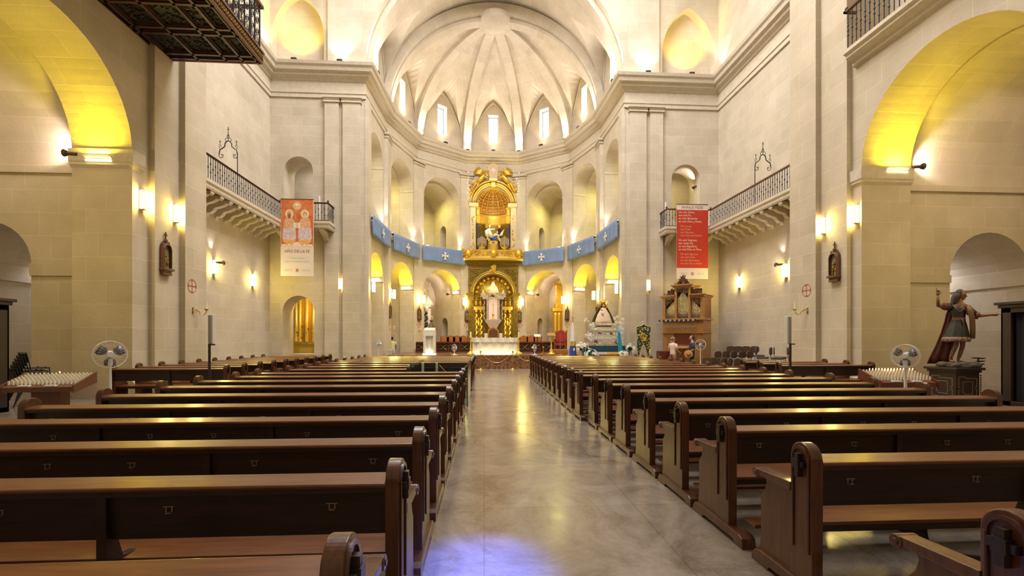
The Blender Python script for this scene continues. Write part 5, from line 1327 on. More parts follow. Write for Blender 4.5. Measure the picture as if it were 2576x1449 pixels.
for s in (-1, 1): o = MB().box(-.12, .12, -.12, .12, 0, 1.32).build('white_plinth', M['marble'], None, bevel=.01); o.location = (XA+s*.55, YM-.6, .7); tag(o, 'plain white block plinth %s of the carved seat behind the altar' % ('right' if s > 0 else 'left'), 'plinth', 'white block plinths')
LIGHTS.append(('area', (XA, YM-.15, 5.6), (XA, YM+.9, 5.0), 1.6, .3, 9, (1, .78, .3)))
for s in (-1, 1): LIGHTS.append(('area', (XA+s*1.38, YM+.1, 3.2), (XA+s*.6, YM+.9, 3.4), .12, 2.6, 5, (1, .78, .3)))
LIGHTS.append(('spot', (XA, 26.5, 6.8), (XA, YM, 4.0), 60, (1, .80, .35), 34))
# upper niche
un = empty('upper_niche', (XA, YM, 8.0), 'gilded domed niche with angels and cross shield above the altarpiece', 'niche')
b = MB(); b.lathe([(1.3, 0), (1.3, 3.0)], (0, .3, 0), 32, 0, PI); b.build('curved_wall', M['goldd'], un, smooth=True)
b = MB(); b.lathe([(1.3, 2.55), (1.22, 2.6), (1.22, 3.05), (1.12, 3.15), (1.12, 3.25), (1.3, 3.3)], (0, .3, 0), 32, 0, PI); b.lathe([(1.25, .0), (1.2, .05), (1.2, .5), (1.3, .55)], (0, .3, 0), 32, 0, PI); b.build('inner_entablature', M['gold2'], un, smooth=False)
b = MB(); b.lathe([(1.3*math.cos(t*PI/24), 3.7+1.3*math.sin(t*PI/24)) for t in range(0, 13)], (0, .3, 0), 32, 0, PI); b.lathe([(1.3, 3.25), (1.3, 3.7)], (0, .3, 0), 32, 0, PI); b.build('coffered_dome', M['coffer'] if 'coffer' in M else mat('coffer_ground', (.42,.20,.05), .5), un, smooth=True)
b = MB()
for k in range(9):
    a = PI*k/8; b.tube([((1.285)*math.cos(t)*math.cos(a), .3+1.285*math.cos(t)*math.sin(a), 3.3+1.6*math.sin(t)+.08) for t in [j*PI/24 for j in range(13)]], .035, 6)
for t in (.0, .32, .64, .95, 1.25): b.tube([(1.28*math.cos(t)*math.cos(a), .3+1.28*math.cos(t)*math.sin(a), 3.42+1.55*math.sin(t)) for a in [j*PI/20 for j in range(21)]], .028, 6)
for i_, t in enumerate((.16, .48, .8, 1.08)):
    for k in range(8):
        a = PI*(k+.5)/8; b.ball((1.27*math.cos(t)*math.cos(a), .3+1.27*math.cos(t)*math.sin(a), 3.42+1.55*math.sin(t)), .075-.012*i_, 8, 5)
b.build('dome_ribs_and_rosettes', M['gold2'], un, smooth=True)
for s in (-1, 1):
    b = MB(); b.box(min(s*1.32, s*1.72), max(s*1.32, s*1.72), -.18, 0, 0, 3.5).box(min(s*1.1, s*1.8), max(s*1.1, s*1.8), -.3, 0, 3.5, 3.75)
    b.build('side_pilaster', mat('cream_gilded', (.66,.55,.30), .4, .2), un, bevel=.01)
for s in (-1, 1):
    scrolls(MB(), s*1.52-.1, s*1.52+.1, .1, 2.9, -.2, 24, .06, .016).build('pilaster_carving', M['gold'], un)
    c = MB(); c.lathe([(.13, .3), (.125, 2.3)], (s*1.14, .12, 0), 14).box(s*1.14-.16, s*1.14+.16, -.04, .28, 0, .3); c.build('dark_column', mat('dark_marble', (.09,.07,.06), .25), un, smooth=False)
    MB().lathe([(.13, 2.3), (.2, 2.75), (.22, 2.85)], (s*1.14, .12, 0), 14).lathe([(.13, 2.85), (.16, 2.95), (.15, 3.3), (.2, 3.5)], (s*1.14, .12, 0), 14).build('gold_capital', M['gold2'], un)
    c = MB(); c.lathe([(.1, .3), (.1, 2.2)], (s*.5, 1.25, 0), 12); c.build('dark_column', M['dark'], un); MB().lathe([(.1, 2.2), (.16, 2.5)], (s*.5, 1.25, 0), 12).build('gold_capital', M['gold2'], un)
b = MB()
for r, th in ((1.36, .06), (1.5, .09), (1.7, .07)): b.tube([(r*math.cos(t), -.12, 3.75+r*math.sin(t)) for t in ts], th, 8)
b.build('archivolt', M['gold2'], un, smooth=True)
for s in (-1, 1):
    a = MB()       # angel reclining on the arch
    a.tube([(s*.62, -.3, 5.9), (s*.78, -.34, 5.65), (s*1.0, -.34, 5.42), (s*1.2, -.32, 5.3)], [.12, .15, .15, .12], 10); a.tube([(s*1.2, -.34, 5.3), (s*1.35, -.38, 5.05), (s*1.5, -.34, 4.8), (s*1.58, -.34, 4.6)], [.11, .09, .07, .04], 8)
    a.tube([(s*1.1, -.34, 5.3), (s*1.15, -.45, 5.0), (s*1.32, -.42, 4.75)], [.1, .08, .05], 8); a.tube([(s*.62, -.32, 5.9), (s*.45, -.42, 5.75), (s*.3, -.4, 5.8)], [.06, .05, .035], 8); a.tube([(s*.75, -.34, 5.88), (s*.62, -.48, 5.62), (s*.42, -.46, 5.55)], [.06, .05, .035], 8)
    a.ball((s*.68, -.34, 6.12), .12, 10, 8); a.tube([(s*.68, -.3, 5.95), (s*.68, -.32, 6.05)], .05, 8)
    a.build('carved_angel', M['gold'], un, smooth=True)
    wv_ = MB()
    for k in range(9):
        a0 = 1.75-k*.16; L_ = .75-.03*k; wv_.tube([(s*.85, -.2, 5.85), (s*(.85+L_*.5*math.cos(a0)*1.1+.1), -.16, 5.85+L_*.5*math.sin(a0)), (s*(.9+L_*math.cos(a0*.9-.1)*.95+.12), -.14, 5.75+L_*math.sin(a0-.25))], [.05, .06, .02], 6)
    wv_.build('carved_wing', M['gold'], un, smooth=True)
    c = MB()
    for k in range(9): c.ball((s*(1.85+rd.uniform(-.08, .12)), -.12, 4.5+k*.19), .09+rd.random()*.04, 8, 6)
    c.build('white_cloud_carving', M['marble'], un, smooth=True)
    scrolls(MB(), min(s*.95, s*1.75), max(s*.95, s*1.75), 4.4, 5.3, -.22, 26, .1, .03, lambda x, z: x*x+(z-3.75)**2 > 1.7**2).build('garland', M['gold'], un)
b = MB(); b.prism([(-.36, 6.35), (-.26, 5.5), (.26, 5.5), (.36, 6.35), (.26, 6.52), (.14, 6.6), (0, 6.64), (-.14, 6.6), (-.26, 6.52)], -.5, -.42, 'y'); b.build('shield', mat('rose_beige_paint', (.55,.38,.24), .5), un, bevel=.02)
b = MB(); o_ = [(-.36, 6.35), (-.26, 5.5), (.26, 5.5), (.36, 6.35), (.26, 6.52), (.14, 6.6), (0, 6.64), (-.14, 6.6), (-.26, 6.52), (-.36, 6.35)]
b.tube([(x, -.48, z) for x, z in o_], .035, 6); b.tube([(-.5, -.45, 6.3), (-.42, -.48, 6.42), (-.34, -.48, 6.34)], .04, 6); b.tube([(.5, -.45, 6.3), (.42, -.48, 6.42), (.34, -.48, 6.34)], .04, 6)
b.ball((0, -.45, 6.72), .06, 8, 6).box(-.3, .3, -.5, -.3, 5.36, 5.5).box(-.14, .14, -.32, -.1, 4.95, 5.36); b.build('shield_rim', M['gold2'], un, smooth=False)
c = MB()
for k in range(4): c.T = Matrix.Translation((0, -.515, 6.12)) @ Matrix.Rotation(k*PI/2, 4, 'Y'); poly(c, [(-.02, .02), (-.07, .17), (0, .15), (.07, .17), (.02, .02)], 0)
c.T = None; c.build('shield_cross', M['creamc'], un)
LIGHTS.append(('spot', (XA, YM-2.2, 8.7), (XA, YM+.4, 12.0), 300, (1, .82, .35), 70)); LIGHTS.append(('area', (XA, YM+.2, 8.25), (XA, YM+.8, 11), 1.4, .3, 24, (1, .8, .3)))
# golden balcony between the two
gb = empty('gilded_balcony', (XA, YM, 7.4), 'projecting gilded balcony front with carved garlands over the altarpiece', 'balcony')
b = MB(); pth = [(2.3, -.36)]+[(2.3*math.cos(t), -.36-.42*math.sin(t)) for t in [PI*k/20 for k in range(1, 20)]]+[(-2.3, -.36)]
sweep(b, pth, [(0, .0), (.06, 0), (.1, .08), (.1, .2), (.02, .24), (.02, .62), (.08, .66), (.08, .76), (-.05, .76), (-.05, 0)])
b.box(-2.3, 2.3, -.36, 0, 0, .2); b.build('parapet', M['gold2'], gb)
b = MB()
for k in range(90):
    t = PI*rd.random(); x, y, z = 2.32*math.cos(t), -.42-.44*math.sin(t), rd.uniform(.28, .78)+.12*abs(math.cos(3*t)); a0 = rd.uniform(0, 6)
    b.tube([(x+.1*(1-q/6.5)*math.cos(a0+q), y-.02, z+.1*(1-q/6.5)*math.sin(a0+q)) for q in range(6)], .028, 5)
for t in (PI/2, PI*.2, PI*.8): b.ball((2.3*math.cos(t), -.5-.44*math.sin(t), .45), .2, 10, 8, (1, .5, 1.4))
b.build('carved_garlands', M['gold'], gb)
# statue group in the upper niche
sg = empty('statue_group', (XA, YM-.05, 8.0), 'white and blue statue group with winged angels on a gold pedestal in the upper niche', 'statue')
MB().lathe([(.3, 0), (.34, .06), (.24, .15), (.24, .75), (.32, .85), (.34, .95), (.001, .96)], (0, .1, 0), 16).build('gold_pedestal', M['gold2'], sg, smooth=False)
b = MB(); rr = random.Random(5)
for k in range(10): b.ball((rr.uniform(-.25, .25), rr.uniform(-.05, .2), 1.05+rr.uniform(0, .2)), .13, 8, 6)
b.build('blue_drapery', mat('deep_blue_paint', (.02,.12,.50), .5), sg, smooth=True)
b = MB(); b.tube([(-.1,.05,1.2), (-.2,.05,1.45), (-.3,.05,1.7), (-.28,.05,1.95)], [.16,.15,.13,.06], 10); b.ball((-.27,.03,2.1), .09, 10, 8); b.tube([(-.25,.0,1.85), (-.05,-.08,1.82), (.12,-.1,1.85)], [.05,.04,.03], 8); b.tube([(.0,.05,1.3), (.22,.05,1.45), (.45,.0,1.35)], [.14,.13,.06], 10); b.ball((.3,-.02,1.62), .07, 8, 6)
b.build('white_figures', mat('painted_white_robe', (.72,.62,.52), .5), sg, smooth=True)
b = MB()
for k in range(6): b.tube([(-.35,.1,1.9-k*.04), (-.58+k*.03,.12,1.75-k*.05), (-.6+k*.05,.12,1.35-k*.03)], [.04,.05,.015], 6)
for k in range(6): b.tube([(.48,.1,1.4), (.62+k*.01,.1,1.6-k*.03), (.85-k*.03,.1,1.88-k*.07)], [.04,.05,.015], 6)
b.build('wings', M['creamc'], sg, smooth=True)
b = MB()
for x, z in ((-.42, 1.15), (-.3, 1.05), (.42, 1.15), (.5, 1.05), (.35, 1.25)): b.ball((x, -.05, z), .09, 8, 6)
b.build('gold_cherubs', M['gold2'], sg, smooth=True)
for s, nm in ((-1, 'left'), (1, 'right')):
    t = empty('candelabrum', (XA+s*.85, YM-.1, 8.0), 'gold branched candelabrum with white candles, %s of the statue group' % nm, 'candelabrum', 'candelabra in the upper niche')
    b = MB(); b.lathe([(.14, 0), (.04, .08), (.03, .9)], (0,0,0), 10)
    for k in range(7):
        x = -.3+k*.1; b.tube([(0,0,.35+.05*(k % 3)), (x*.6, 0, .45), (x, 0, .6+.12*(3-abs(3-k))*.6)], .014, 5)
    b.build('branches', M['gold2'], t)
    b = MB()
    for k in range(7): x = -.3+k*.1; z = .62+.12*(3-abs(3-k))*.6; MB().cone((x,0,z), (x,0,z+.5), .02, .018, 8).build('candle', M['wax'], t)

# ================================================================== altar, ambo and sanctuary
aw = P(1245, 850, 28)
al = empty('altar', (aw[0], 28, .7), 'white marble altar with lace cloth, glowing at its base', 'altar')
b = MB(); b.box(-1.38, 1.38, -.35, .35, .05, .86).box(-1.44, 1.44, -.42, .42, .86, .98)
b.build('table', M['marble'], al, bevel=.01)
for s in (-1, 1):
    b = MB(); b.box(s*.95-.13, s*.95+.13, -.42, -.35, .05, .86)
    for k in range(4): b.cone((s*.95-.1+k*.066, -.42, .08), (s*.95-.1+k*.066, -.42, .82), .022, .022, 8)
    b.build('fluted_pillar', M['marble'], al)
vs = []; n = 60; 
per = [(-1.47, .3), (-1.47, -.46), (1.47, -.46), (1.47, .3)]; pts = []
for a, c in zip(per, per[1:]):
    m = int(math.hypot(c[0]-a[0], c[1]-a[1])/.07)
    for k in range(m): pts.append((a[0]+(c[0]-a[0])*k/m, a[1]+(c[1]-a[1])*k/m))
b = MB()
for j, z in enumerate((1.0, .9, .8, .74)):
    for k, (x, y) in enumerate(pts): o = .02*j*math.sin(k*.9); vs.append((x*(1+.01*j), y-(o if abs(y+.46) < .01 else 0), z-(.03*abs(math.sin(k*.8)) if j == 3 else 0)))
m = len(pts); b.add(vs, [(j*m+k, j*m+k+1, (j+1)*m+k+1, (j+1)*m+k) for j in range(3) for k in range(m-1)]); b.box(-1.47, 1.47, -.46, .4, .985, 1.0)
b.build('lace_cloth', mat('lace_cloth', (.80,.78,.66), .9, bump=.8, bscale=60), al, smooth=False)
M['strip'] = mat('light_strip_lit', (.9,.85,.6), .5, emit=(1,.90,.55), es=2.2)
MB().box(-1.5, 1.5, -.56, -.46, .0, .05).build('light_strip', M['strip'], al)
MB().box(-1.55, 1.55, -.62, .5, -.0, .015).build('base_slab', M['marble'], al)
LIGHTS.append(('area', (aw[0], 27.4, .78), (aw[0], 27.75, 1.6), 2.7, .06, 1.6, (1, .88, .5)))
for px, nm in ((1184, 'left'), (1305, 'right')):
    q = P(px, 850, 27.4); t = empty('floor_candlestick', (q[0], 27.4, .7), 'tall gold floor candlestick with thick candle just %s of the altar' % nm, 'candlestick', 'gold candlesticks beside the altar')
    MB().lathe([(.24, 0), (.22, .05), (.1, .12), (.05, .22), (.08, .3), (.04, .4), (.035, .7), (.07, .78), (.04, .86), (.05, .95), (.11, 1.0), (.11, 1.03), (.03, 1.03)], (0,0,0), 16).build('stick', M['gold2'], t, smooth=True)
    MB().cone((0,0,1.03), (0,0,1.35), .055, .053, 14).build('candle', M['wax'], t)
q0 = P(1081, 850, 26); am_ = empty('ambo', (q0[0], 26, .7), 'white marble reading desk with a lit foot, left of the altar', 'lectern')
b = MB(); b.box(-.34, .34, -.2, .2, 1.08, 1.42).box(-.34, -.2, -.2, .2, .12, 1.08).box(.2, .34, -.2, .2, .12, 1.08).box(-.22, .22, -.08, .2, .12, 1.08).box(-.38, .38, -.28, .3, 0, .12); b.build('body', M['marble'], am_, bevel=.008)
b = MB(); 
for s in (-1, 1):
    for k in range(3): b.cone((s*(.06+.035*k), -.1, .14), (s*(.06+.035*k), -.1, 1.06), .013, .013, 6)
b.build('fluting', M['marble'], am_)
MB().box(-.36, .36, -.33, -.28, .02, .1).box(-.18, .18, -.19, -.15, .12, .15).build('light_strip', M['strip'], am_)
MB().prism([(-.2, 1.42), (.2, 1.42), (.2, 1.56)], -.3, .3).build('book_rest', M['marble'], am_)
LIGHTS.append(('area', (q0[0], 25.85, .88), (q0[0], 25.95, 2), .3, .05, .5, (1, .88, .5)))
q = P(1085, 820, 29.5); t = empty('dark_statuette', (q[0], 29.5, .7), 'small dark statue with a halo behind the white reading desk', 'statue')
MB().box(-.3, .3, -.25, .25, 0, 1.2).build('plinth', M['brown'], t)
MB().lathe([(.27, 1.2), (.28, 1.3), (.22, 1.7), (.1, 1.95), (.06, 2.0)], (0,0,0), 14).ball((0,0,2.08), .1, 10, 8).build('robed_figure', mat('dark_painted_robe', (.07,.025,.015), .5, noise=(.16,.08,.04)), t, smooth=True)
MB().tube([(.12*math.cos(a), 0, 2.26+.12*math.sin(a)) for a in [k*PI/8 for k in range(17)]], .015, 6).cone((0,0,2.1), (0,0,2.2), .012, .012, 6).build('halo', M['gold2'], t)
# choir balustrade, seats
for px0, px1, y, nm in ((1047, 1182, 31.0, 'left'), (1305, 1425, 31.0, 'right')):
    a, c = P(px0, 850, y)[0], P(px1, 850, y)[0]; t = empty('choir_balustrade', ((a+c)/2, y, .7), 'dark red pierced choir balustrade at the %s rear of the sanctuary' % nm, 'balustrade', 'choir balustrades'); w = (c-a)/2
    b = MB(); b.box(-w, w, -.03, .03, .0, .08).box(-w, w, -.05, .05, .62, .72)
    n = int(w*2/.7)
    for k in range(n+1): x = -w+2*w*k/n; b.box(x-.03, x+.03, -.04, .04, 0, .7)
    b.build('frame', mat('mahogany', (.12,.02,.012), .4), t)
    b = MB()
    for k in range(n):
        x = -w+2*w*(k+.5)/n
        for s in (-1, 1):
            for v_ in (-1, 1): b.tube([(x, 0, .35), (x+s*.12, 0, .35+v_*.12), (x+s*.25, 0, .35+v_*.18), (x+s*.28, 0, .35+v_*.06)], .014, 5)
    b.build('scroll_panels', M['brass'], t); MB().box(-w, w, .05, .07, .08, .62).build('backing', M['dark'], t)
def make_armchair(red):
    r = empty('armchair', (0,0,0), 'c', 'armchair')
    M_ = M['redw2']
    b = MB()
    for x in (-.27, .27):
        b.box(x-.03, x+.03, -.25, -.19, 0, .66).box(x-.03, x+.03, .2, .26, 0, 1.1).box(x-.035, x+.035, -.27, .22, .64, .69)
    b.build('frame', M_, r)
    MB().box(-.25, .25, -.24, .22, .38, .48).build('seat', red, r, bevel=.02); b = MB(); b.prism([(-.25, .55), (.25, .55), (.25, 1.0), (.12, 1.12), (0, 1.16), (-.12, 1.12), (-.25, 1.0)], .2, .24, 'y'); b.build('backrest', red, r, bevel=.01)
    return r
M['redw2'] = mat('carved_red_wood', (.20,.05,.02), .4); M['redv'] = mat('red_upholstery', (.30,.02,.015), .7); M['orangeu'] = mat('orange_brown_leather', (.36,.13,.03), .5)
ac = make_armchair(M['orangeu']); ac.location = (P(1118, 850, 32)[0], 32.0, .7); ac['label'] = 'carved choir seat behind the left balustrade, nearest the white desk'; ac['group'] = 'choir seats'
for px, nm in ((1134, 'second from the white desk'), (1150, 'third from the white desk'), (1166, 'nearest the altarpiece')): clone(ac, (P(px, 850, 32)[0], 32.0, .7), 'carved choir seat behind the left balustrade, '+nm)
for px, nm in ((1318, 'nearest the altarpiece'), (1336, 'second from the altarpiece'), (1354, 'third from the altarpiece')): clone(ac, (P(px, 850, 32)[0], 32.0, .7), 'carved choir seat behind the right balustrade, '+nm)
th = make_armchair(M['redv']); th.location = (P(1410, 850, 29.5)[0], 29.5, .7); th.rotation_euler[2] = -.3; th.scale = (1.3,)*3; th['label'] = 'large red upholstered armchair right of the altar'
o = MB().box(-.55, .55, -.2, .2, 0, .28).build('low_bench', M['orangeu'], None, bevel=.03); q = P(1405, 880, 27.6); o.location = (q[0], 27.6, .7); tag(o, 'low orange-brown padded bench in front of the red armchair', 'bench')
# eagle lectern
q = P(1387, 850, 26.4); t = empty('gold_lectern', (q[0], 26.4, .7), 'slim gold lectern with a wooden book rest right of the altar', 'lectern')
MB().lathe([(.22, 0), (.2, .08), (.08, .14), (.11, .24), (.04, .34), (.03, .9), (.06, .98), (.03, 1.02)], (0,0,0), 14).build('column', M['gold2'], t, smooth=True); MB().prism([(-.16, 1.1), (-.14, 1.06), (.16, 1.22), (.14, 1.27)], -.24, .24).build('book_rest', M['oak'], t)
q = P(1402, 850, 26.0); t = empty('microphone_stand', (q[0]+.15, 25.9, .7), 'thin microphone stand right of the gold lectern', 'microphone stand'); MB().cone((0,0,0), (0,0,1.25), .012, .01, 8).lathe([(.15, 0), (.15, .02), (.01, .03)], (0,0,0), 14).build('pole', M['grey'], t); MB().ball((0,0,1.27), .03, 8, 6).build('microphone', M['black'], t)
q = P(1352, 850, 29.5); t = empty('book_stand', (q[0], 29.6, .7), 'dark stand holding an open white book right of the altar', 'book stand'); MB().cone((0,0,0), (0,0,1.05), .03, .03, 8).box(-.25, .25, -.2, .2, 0, .03).build('stand', M['dark'], t); b = MB().prism([(-.14, 1.05), (.14, 1.2), (.13, 1.22), (-.15, 1.07)], -.2, .2); b.build('open_book', M['white'], t)
# carved altars in the two side bays
def baylocal(i, u, dep, z):
    p, q = FAC[i]; p, q = Vector(p), Vector(q); L = (q-p).length; d = (q-p)/L; nn = Vector((-d.y, d.x)); c = p+d*(L/2+u)-nn*dep
    return (c.x, c.y, z), math.atan2(d.y, d.x)
loc = (-4.3, 34.3, 0); t = empty('side_altar', loc, 'white carved side altar with a twisted black column in the arch left of the altarpiece', 'altarpiece', rz=-.1)
b = MB(); b.box(-.55, .3, -.1, .5, 0, 1.55).box(-.5, .25, .1, .5, 1.55, 3.9).box(-.62, .36, -.1, .55, 4.0, 4.15).box(-.66, .42, -.16, .55, 4.15, 4.25); b.prism([(-.66, 4.25), (.42, 4.25), (.3, 4.5), (-.1, 4.95), (-.3, 5.0), (-.3, 5.3), (-.66, 5.3)], -.05, .5, 'y'); b.build('white_body', M['marble'], t, bevel=.01)
scrolls(MB(), -.55, .3, 4.5, 5.8, -.08, 26, .13, .04).build('white_carving', M['marble'], t)
MB().tube([(.05*math.cos(k*.75), -.05+.05*math.sin(k*.75), 1.75+k*.055) for k in range(34)], .095, 10).build('twisted_column', M['black'], t, smooth=True)
b = MB(); b.tube([(.125*math.cos(k*.75+2), -.05+.125*math.sin(k*.75+2), 1.75+k*.055) for k in range(34)], .02, 6); b.lathe([(.1, 3.62), (.17, 3.9), (.19, 4.0)], (0,-.05,0), 12).lathe([(.17, 1.55), (.12, 1.75)], (0,-.05,0), 12); b.build('white_vine', M['marble'], t, smooth=True)
loc = (5.72, 34.4, 0); t = empty('side_altar', loc, 'honey coloured gilded side altar in the arch right of the altarpiece', 'altarpiece', rz=.1)
b = MB(); b.box(-.45, .7, 0, .5, 0, 1.4).box(-.4, .7, .1, .5, 1.4, 3.7).box(-.55, .75, -.1, .5, 3.7, 3.95).box(-.3, .5, .0, .45, 3.95, 4.3).box(-.4, .6, -.05, .45, 5.7, 5.85); b.build('body', M['gold'], t, bevel=.01)
for x in (-.3, -.02, .3, .55): MB().lathe([(.08, 1.45), (.1, 1.5), (.075, 1.6), (.07, 3.4), (.11, 3.6)], (x, -.02, 0), 12).build('column', M['gold2'], t, smooth=True)
MB().box(-.2, .4, .1, .4, 4.3, 5.7).build('upper_tier', M['gold2'], t, bevel=.01); scrolls(MB(), -.5, .7, 3.9, 6.1, -.05, 40, .1, .03).build('carving', M['gold'], t)
LIGHTS.append(('spot', (loc[0]-.7, loc[1]-1.5, 4.6), (loc[0]+.2, loc[1]-.2, 4.0), 70, (1, .8, .4), 110)); 
loc = (-4.3, 34.3, 0); LIGHTS.append(('spot', (loc[0]+.8, loc[1]-1.5, 4.6), (loc[0]-.2, loc[1]-.2, 3.9), 45, (1, .85, .8), 70))
# gold altar and table seen through the left door
q = P(765, 800, YF+3.4); t = empty('gilded_altar', (q[0], YF+3.6, 0), 'bright gilded altar with fluted columns seen through the left doorway', 'altar')
MB().box(-.7, .75, 0, .5, 0, 1.3).box(-.7, .75, .1, .5, 1.3, 4.6).build('body', M['gold'], t); MB().box(-.75, .8, -.06, .5, 1.3, 1.42).box(-.35, .35, -.02, .02, .3, 1.1).build('altar_shelf', M['gold2'], t)
for x in (-.5, -.28, .1, .5): MB().lathe([(.14, 1.42), (.11, 1.5), (.1, 2.0), (.09, 4.4)], (x, -.05, 0), 14).build('column', M['gold2'], t, smooth=True)
scrolls(MB(), -.6, .7, 1.5, 2.4, -.12, 24, .08, .025).build('carving', M['goldd'], t)
q = P(768, 880, YF+1.9); t = empty('side_table', (q[0], YF+1.9, 0), 'low table under a white lace cloth inside the left doorway', 'table')
MB().box(-.55, .55, -.3, .3, .7, .8).build('table_top', M['dark'], t)
for x in (-.5, .5):
    for y in (-.25, .25): MB().box(x-.03, x+.03, y-.03, y+.03, 0, .7).build('leg', M['dark'], t)
o = MB().box(-.6, .6, -.34, .34, .802, .812).box(-.6, .6, -.352, -.342, .45, .812).box(.6, .61, -.34, .34, .45, .812).box(-.61, -.6, -.34, .34, .45, .812).build('tablecloth', M['white']); o.location = (q[0], YF+1.9, 0); tag(o, 'white cloth covering the low table in the left doorway', 'tablecloth')
LIGHTS.append(('area', (-9.0, YF+1.6, 4.6), (-8.9, YF+3.4, 2.2), .8, .5, 60, (1, .78, .35)))
LIGHTS.append(('area', (-9.3, YF+2.8, 12), (-9.4, YF+2, 8), 1, 1, 40, (.85, .8, 1))); LIGHTS.append(('area', (11.2, YF+2.8, 12), (11, YF+2, 8), 1, 1, 30, (1, .8, .4)))

# ================================================================== wooden organ
q = P(1717, 850, 22.0)[0]
og = empty('chamber_organ', (q, 22.0, 0), 'wooden pipe organ with three pipe towers and carved crest under the red banner', 'organ', rz=-.78)
b = MB(); b.box(-1.0, 1.0, .0, 1.15, .0, 2.62).box(-1.0, -.95, 0, 1.15, 2.62, 3.7).box(.95, 1.0, 0, 1.15, 2.62, 3.7).box(-1.0, 1.0, .3, 1.15, 2.62, 3.65)
for x0, x1, zt_ in ((-1.0, -.86, 3.7), (-.40, -.28, 4.2), (.28, .40, 4.2), (.86, 1.0, 3.7)): b.box(x0, x1, -.03, .3, 2.62, zt_)
b.box(-.4, .4, .28, 1.0, 3.6, 4.2).box(-.4, .4, 0, .3, 4.1, 4.2).box(-1.0, -.4, 0, .3, 3.6, 3.7).box(.4, 1.0, 0, .3, 3.6, 3.7)
b.build('case', M['oak'], og, bevel=.01)
b = MB(); b.box(-1.14, -.36, -.14, 1.2, 3.76, 3.82).box(-1.07, -.36, -.08, 1.2, 3.69, 3.76).box(.36, 1.14, -.14, 1.2, 3.76, 3.82).box(.36, 1.07, -.08, 1.2, 3.69, 3.76).box(-.55, .55, -.16, 1.05, 4.26, 4.33).box(-.47, .47, -.1, 1.05, 4.19, 4.26).box(-1.08, 1.08, -.1, 1.15, 2.55, 2.65).box(-1.06, 1.06, -.06, 1.15, 1.9, 1.95).box(-1.05, 1.05, -.06, 1.15, 0, .12)
b.build('moulded_ledges', M['oak'], og, bevel=.008)
b = MB(); rd2 = random.Random(4); rd = rd2
b.prism([(-.36, 4.33), (.36, 4.33), (.12, 4.62), (0, 4.82), (-.12, 4.62)], .05, .1, 'y'); scrolls(b, -.36, .36, 4.33, 4.8, .02, 26, .07, .022, lambda x, z: abs(x) < .38*(1-(z-4.33)/.5))
for s in (-1, 1): b.prism([(s*.42, 3.82), (s*.95, 3.82), (s*.8, 3.9), (s*.6, 4.02), (s*.42, 4.15)], .05, .1, 'y'); scrolls(b, min(s*.42, s*.9), max(s*.42, s*.9), 3.84, 4.12, .02, 14, .06, .02, lambda x, z: z < 4.2-(abs(x)-.4)*.6)
b.build('carved_crest', M['brown'], og)
b = MB(); scrolls(b, -.28, .28, 3.86, 4.1, -.02, 16, .07, .024, lambda x, z: z > 3.78+.3*(1-abs(x)/.28)*.6)
for s in (-1, 1): scrolls(b, min(s*.42, s*.86), max(s*.42, s*.86), 3.25, 3.6, -.02, 20, .07, .022, lambda x, z: z > 3.62-(abs(x)-.42)*.85)
b.build('pipe_screens', M['brown'], og)
M['pipe'] = mat('polished_tin_pipes', (.72,.66,.48), .25, .9)
def pipes(x0, x1, n, hf):
    for k in range(n):
        x = x0+(x1-x0)*(k+.5)/n; r = (x1-x0)/n*.46; h_ = hf((k+.5)/n); mz = 2.68+.18+.18*abs((k+.5)/n-.5)
        b = MB(); b.cone((x, .08, 2.66), (x, .08, mz), r*.35, r, 10); b.cone((x, .08, mz), (x, .08, h_), r, r, 12); b.build('pipe', M['pipe'], og, smooth=False)
pipes(-.27, .27, 9, lambda u: 4.02-.38*abs(u-.5)*2); pipes(-.85, -.41, 10, lambda u: 3.12+.48*u); pipes(.41, .85, 10, lambda u: 3.6-.48*u)
MB().box(-.86, .86, .25, .28, 2.65, 4.1).build('pipe_backing', M['dark'], og)
for k in range(17):
    x = -.95+k*.11; b = MB(); b.cone((x, .0, 2.5), (x, -.4, 2.52), .012, .016, 8).cone((x, -.4, 2.52), (x, -.55, 2.53), .016, .05, 10); b.build('horizontal_pipe', M['grey'] if k % 2 else M['black'], og)
    if k < 14: b = MB(); b.cone((x+.15, .0, 2.2), (x+.15, -.25, 2.2), .01, .03, 8); b.build('horizontal_pipe', M['grey'], og)
MB().box(-.42, .42, -.02, .02, 1.35, 1.9).build('console_recess', M['red_wood'], og); MB().box(-.4, .4, -.3, .02, 1.15, 1.22).box(-.4, .4, -.02, .0, 1.22, 1.3).build('key_shelf', M['oak'], og); MB().box(-.34, .34, -.29, -.12, 1.22, 1.24).build('keyboard', M['white'], og)
for s in (-1, 1):
    for k in range(5): MB().cone((s*.55+.05*(k % 2), 0, 1.35+.08*k), (s*.55+.05*(k % 2), -.06, 1.35+.08*k), .022, .026, 8).build('stop_knob', M['black'] if k % 2 else M['white'], og)
    MB().box(min(s*.5, s*.92), max(s*.5, s*.92), -.025, 0, .3, 1.2).build('side_panel', M['oak'], og, bevel=.01)
t = empty('organ_bench', (q-.55, 21.35, 0), 'dark wooden bench in front of the organ', 'bench', rz=-.78); MB().box(-.3, .3, -.15, .15, .62, .68).build('seat', M['brown'], t)
for s in (-1, 1): MB().box(s*.27-.02, s*.27+.02, -.14, .14, 0, .62).build('side_board', M['brown'], t)
t = empty('speaker_cabinet', (P(1676, 850, 21.6)[0]-.1, 21.6, 0), 'dark brown box cabinet at the left foot of the organ', 'cabinet'); MB().box(-.32, .32, -.2, .2, 0, 1.05).build('box', M['brown'], t, bevel=.02); MB().box(-.28, .28, -.21, -.2, .66, 1.0).build('upper_panel', M['red_wood'], t)

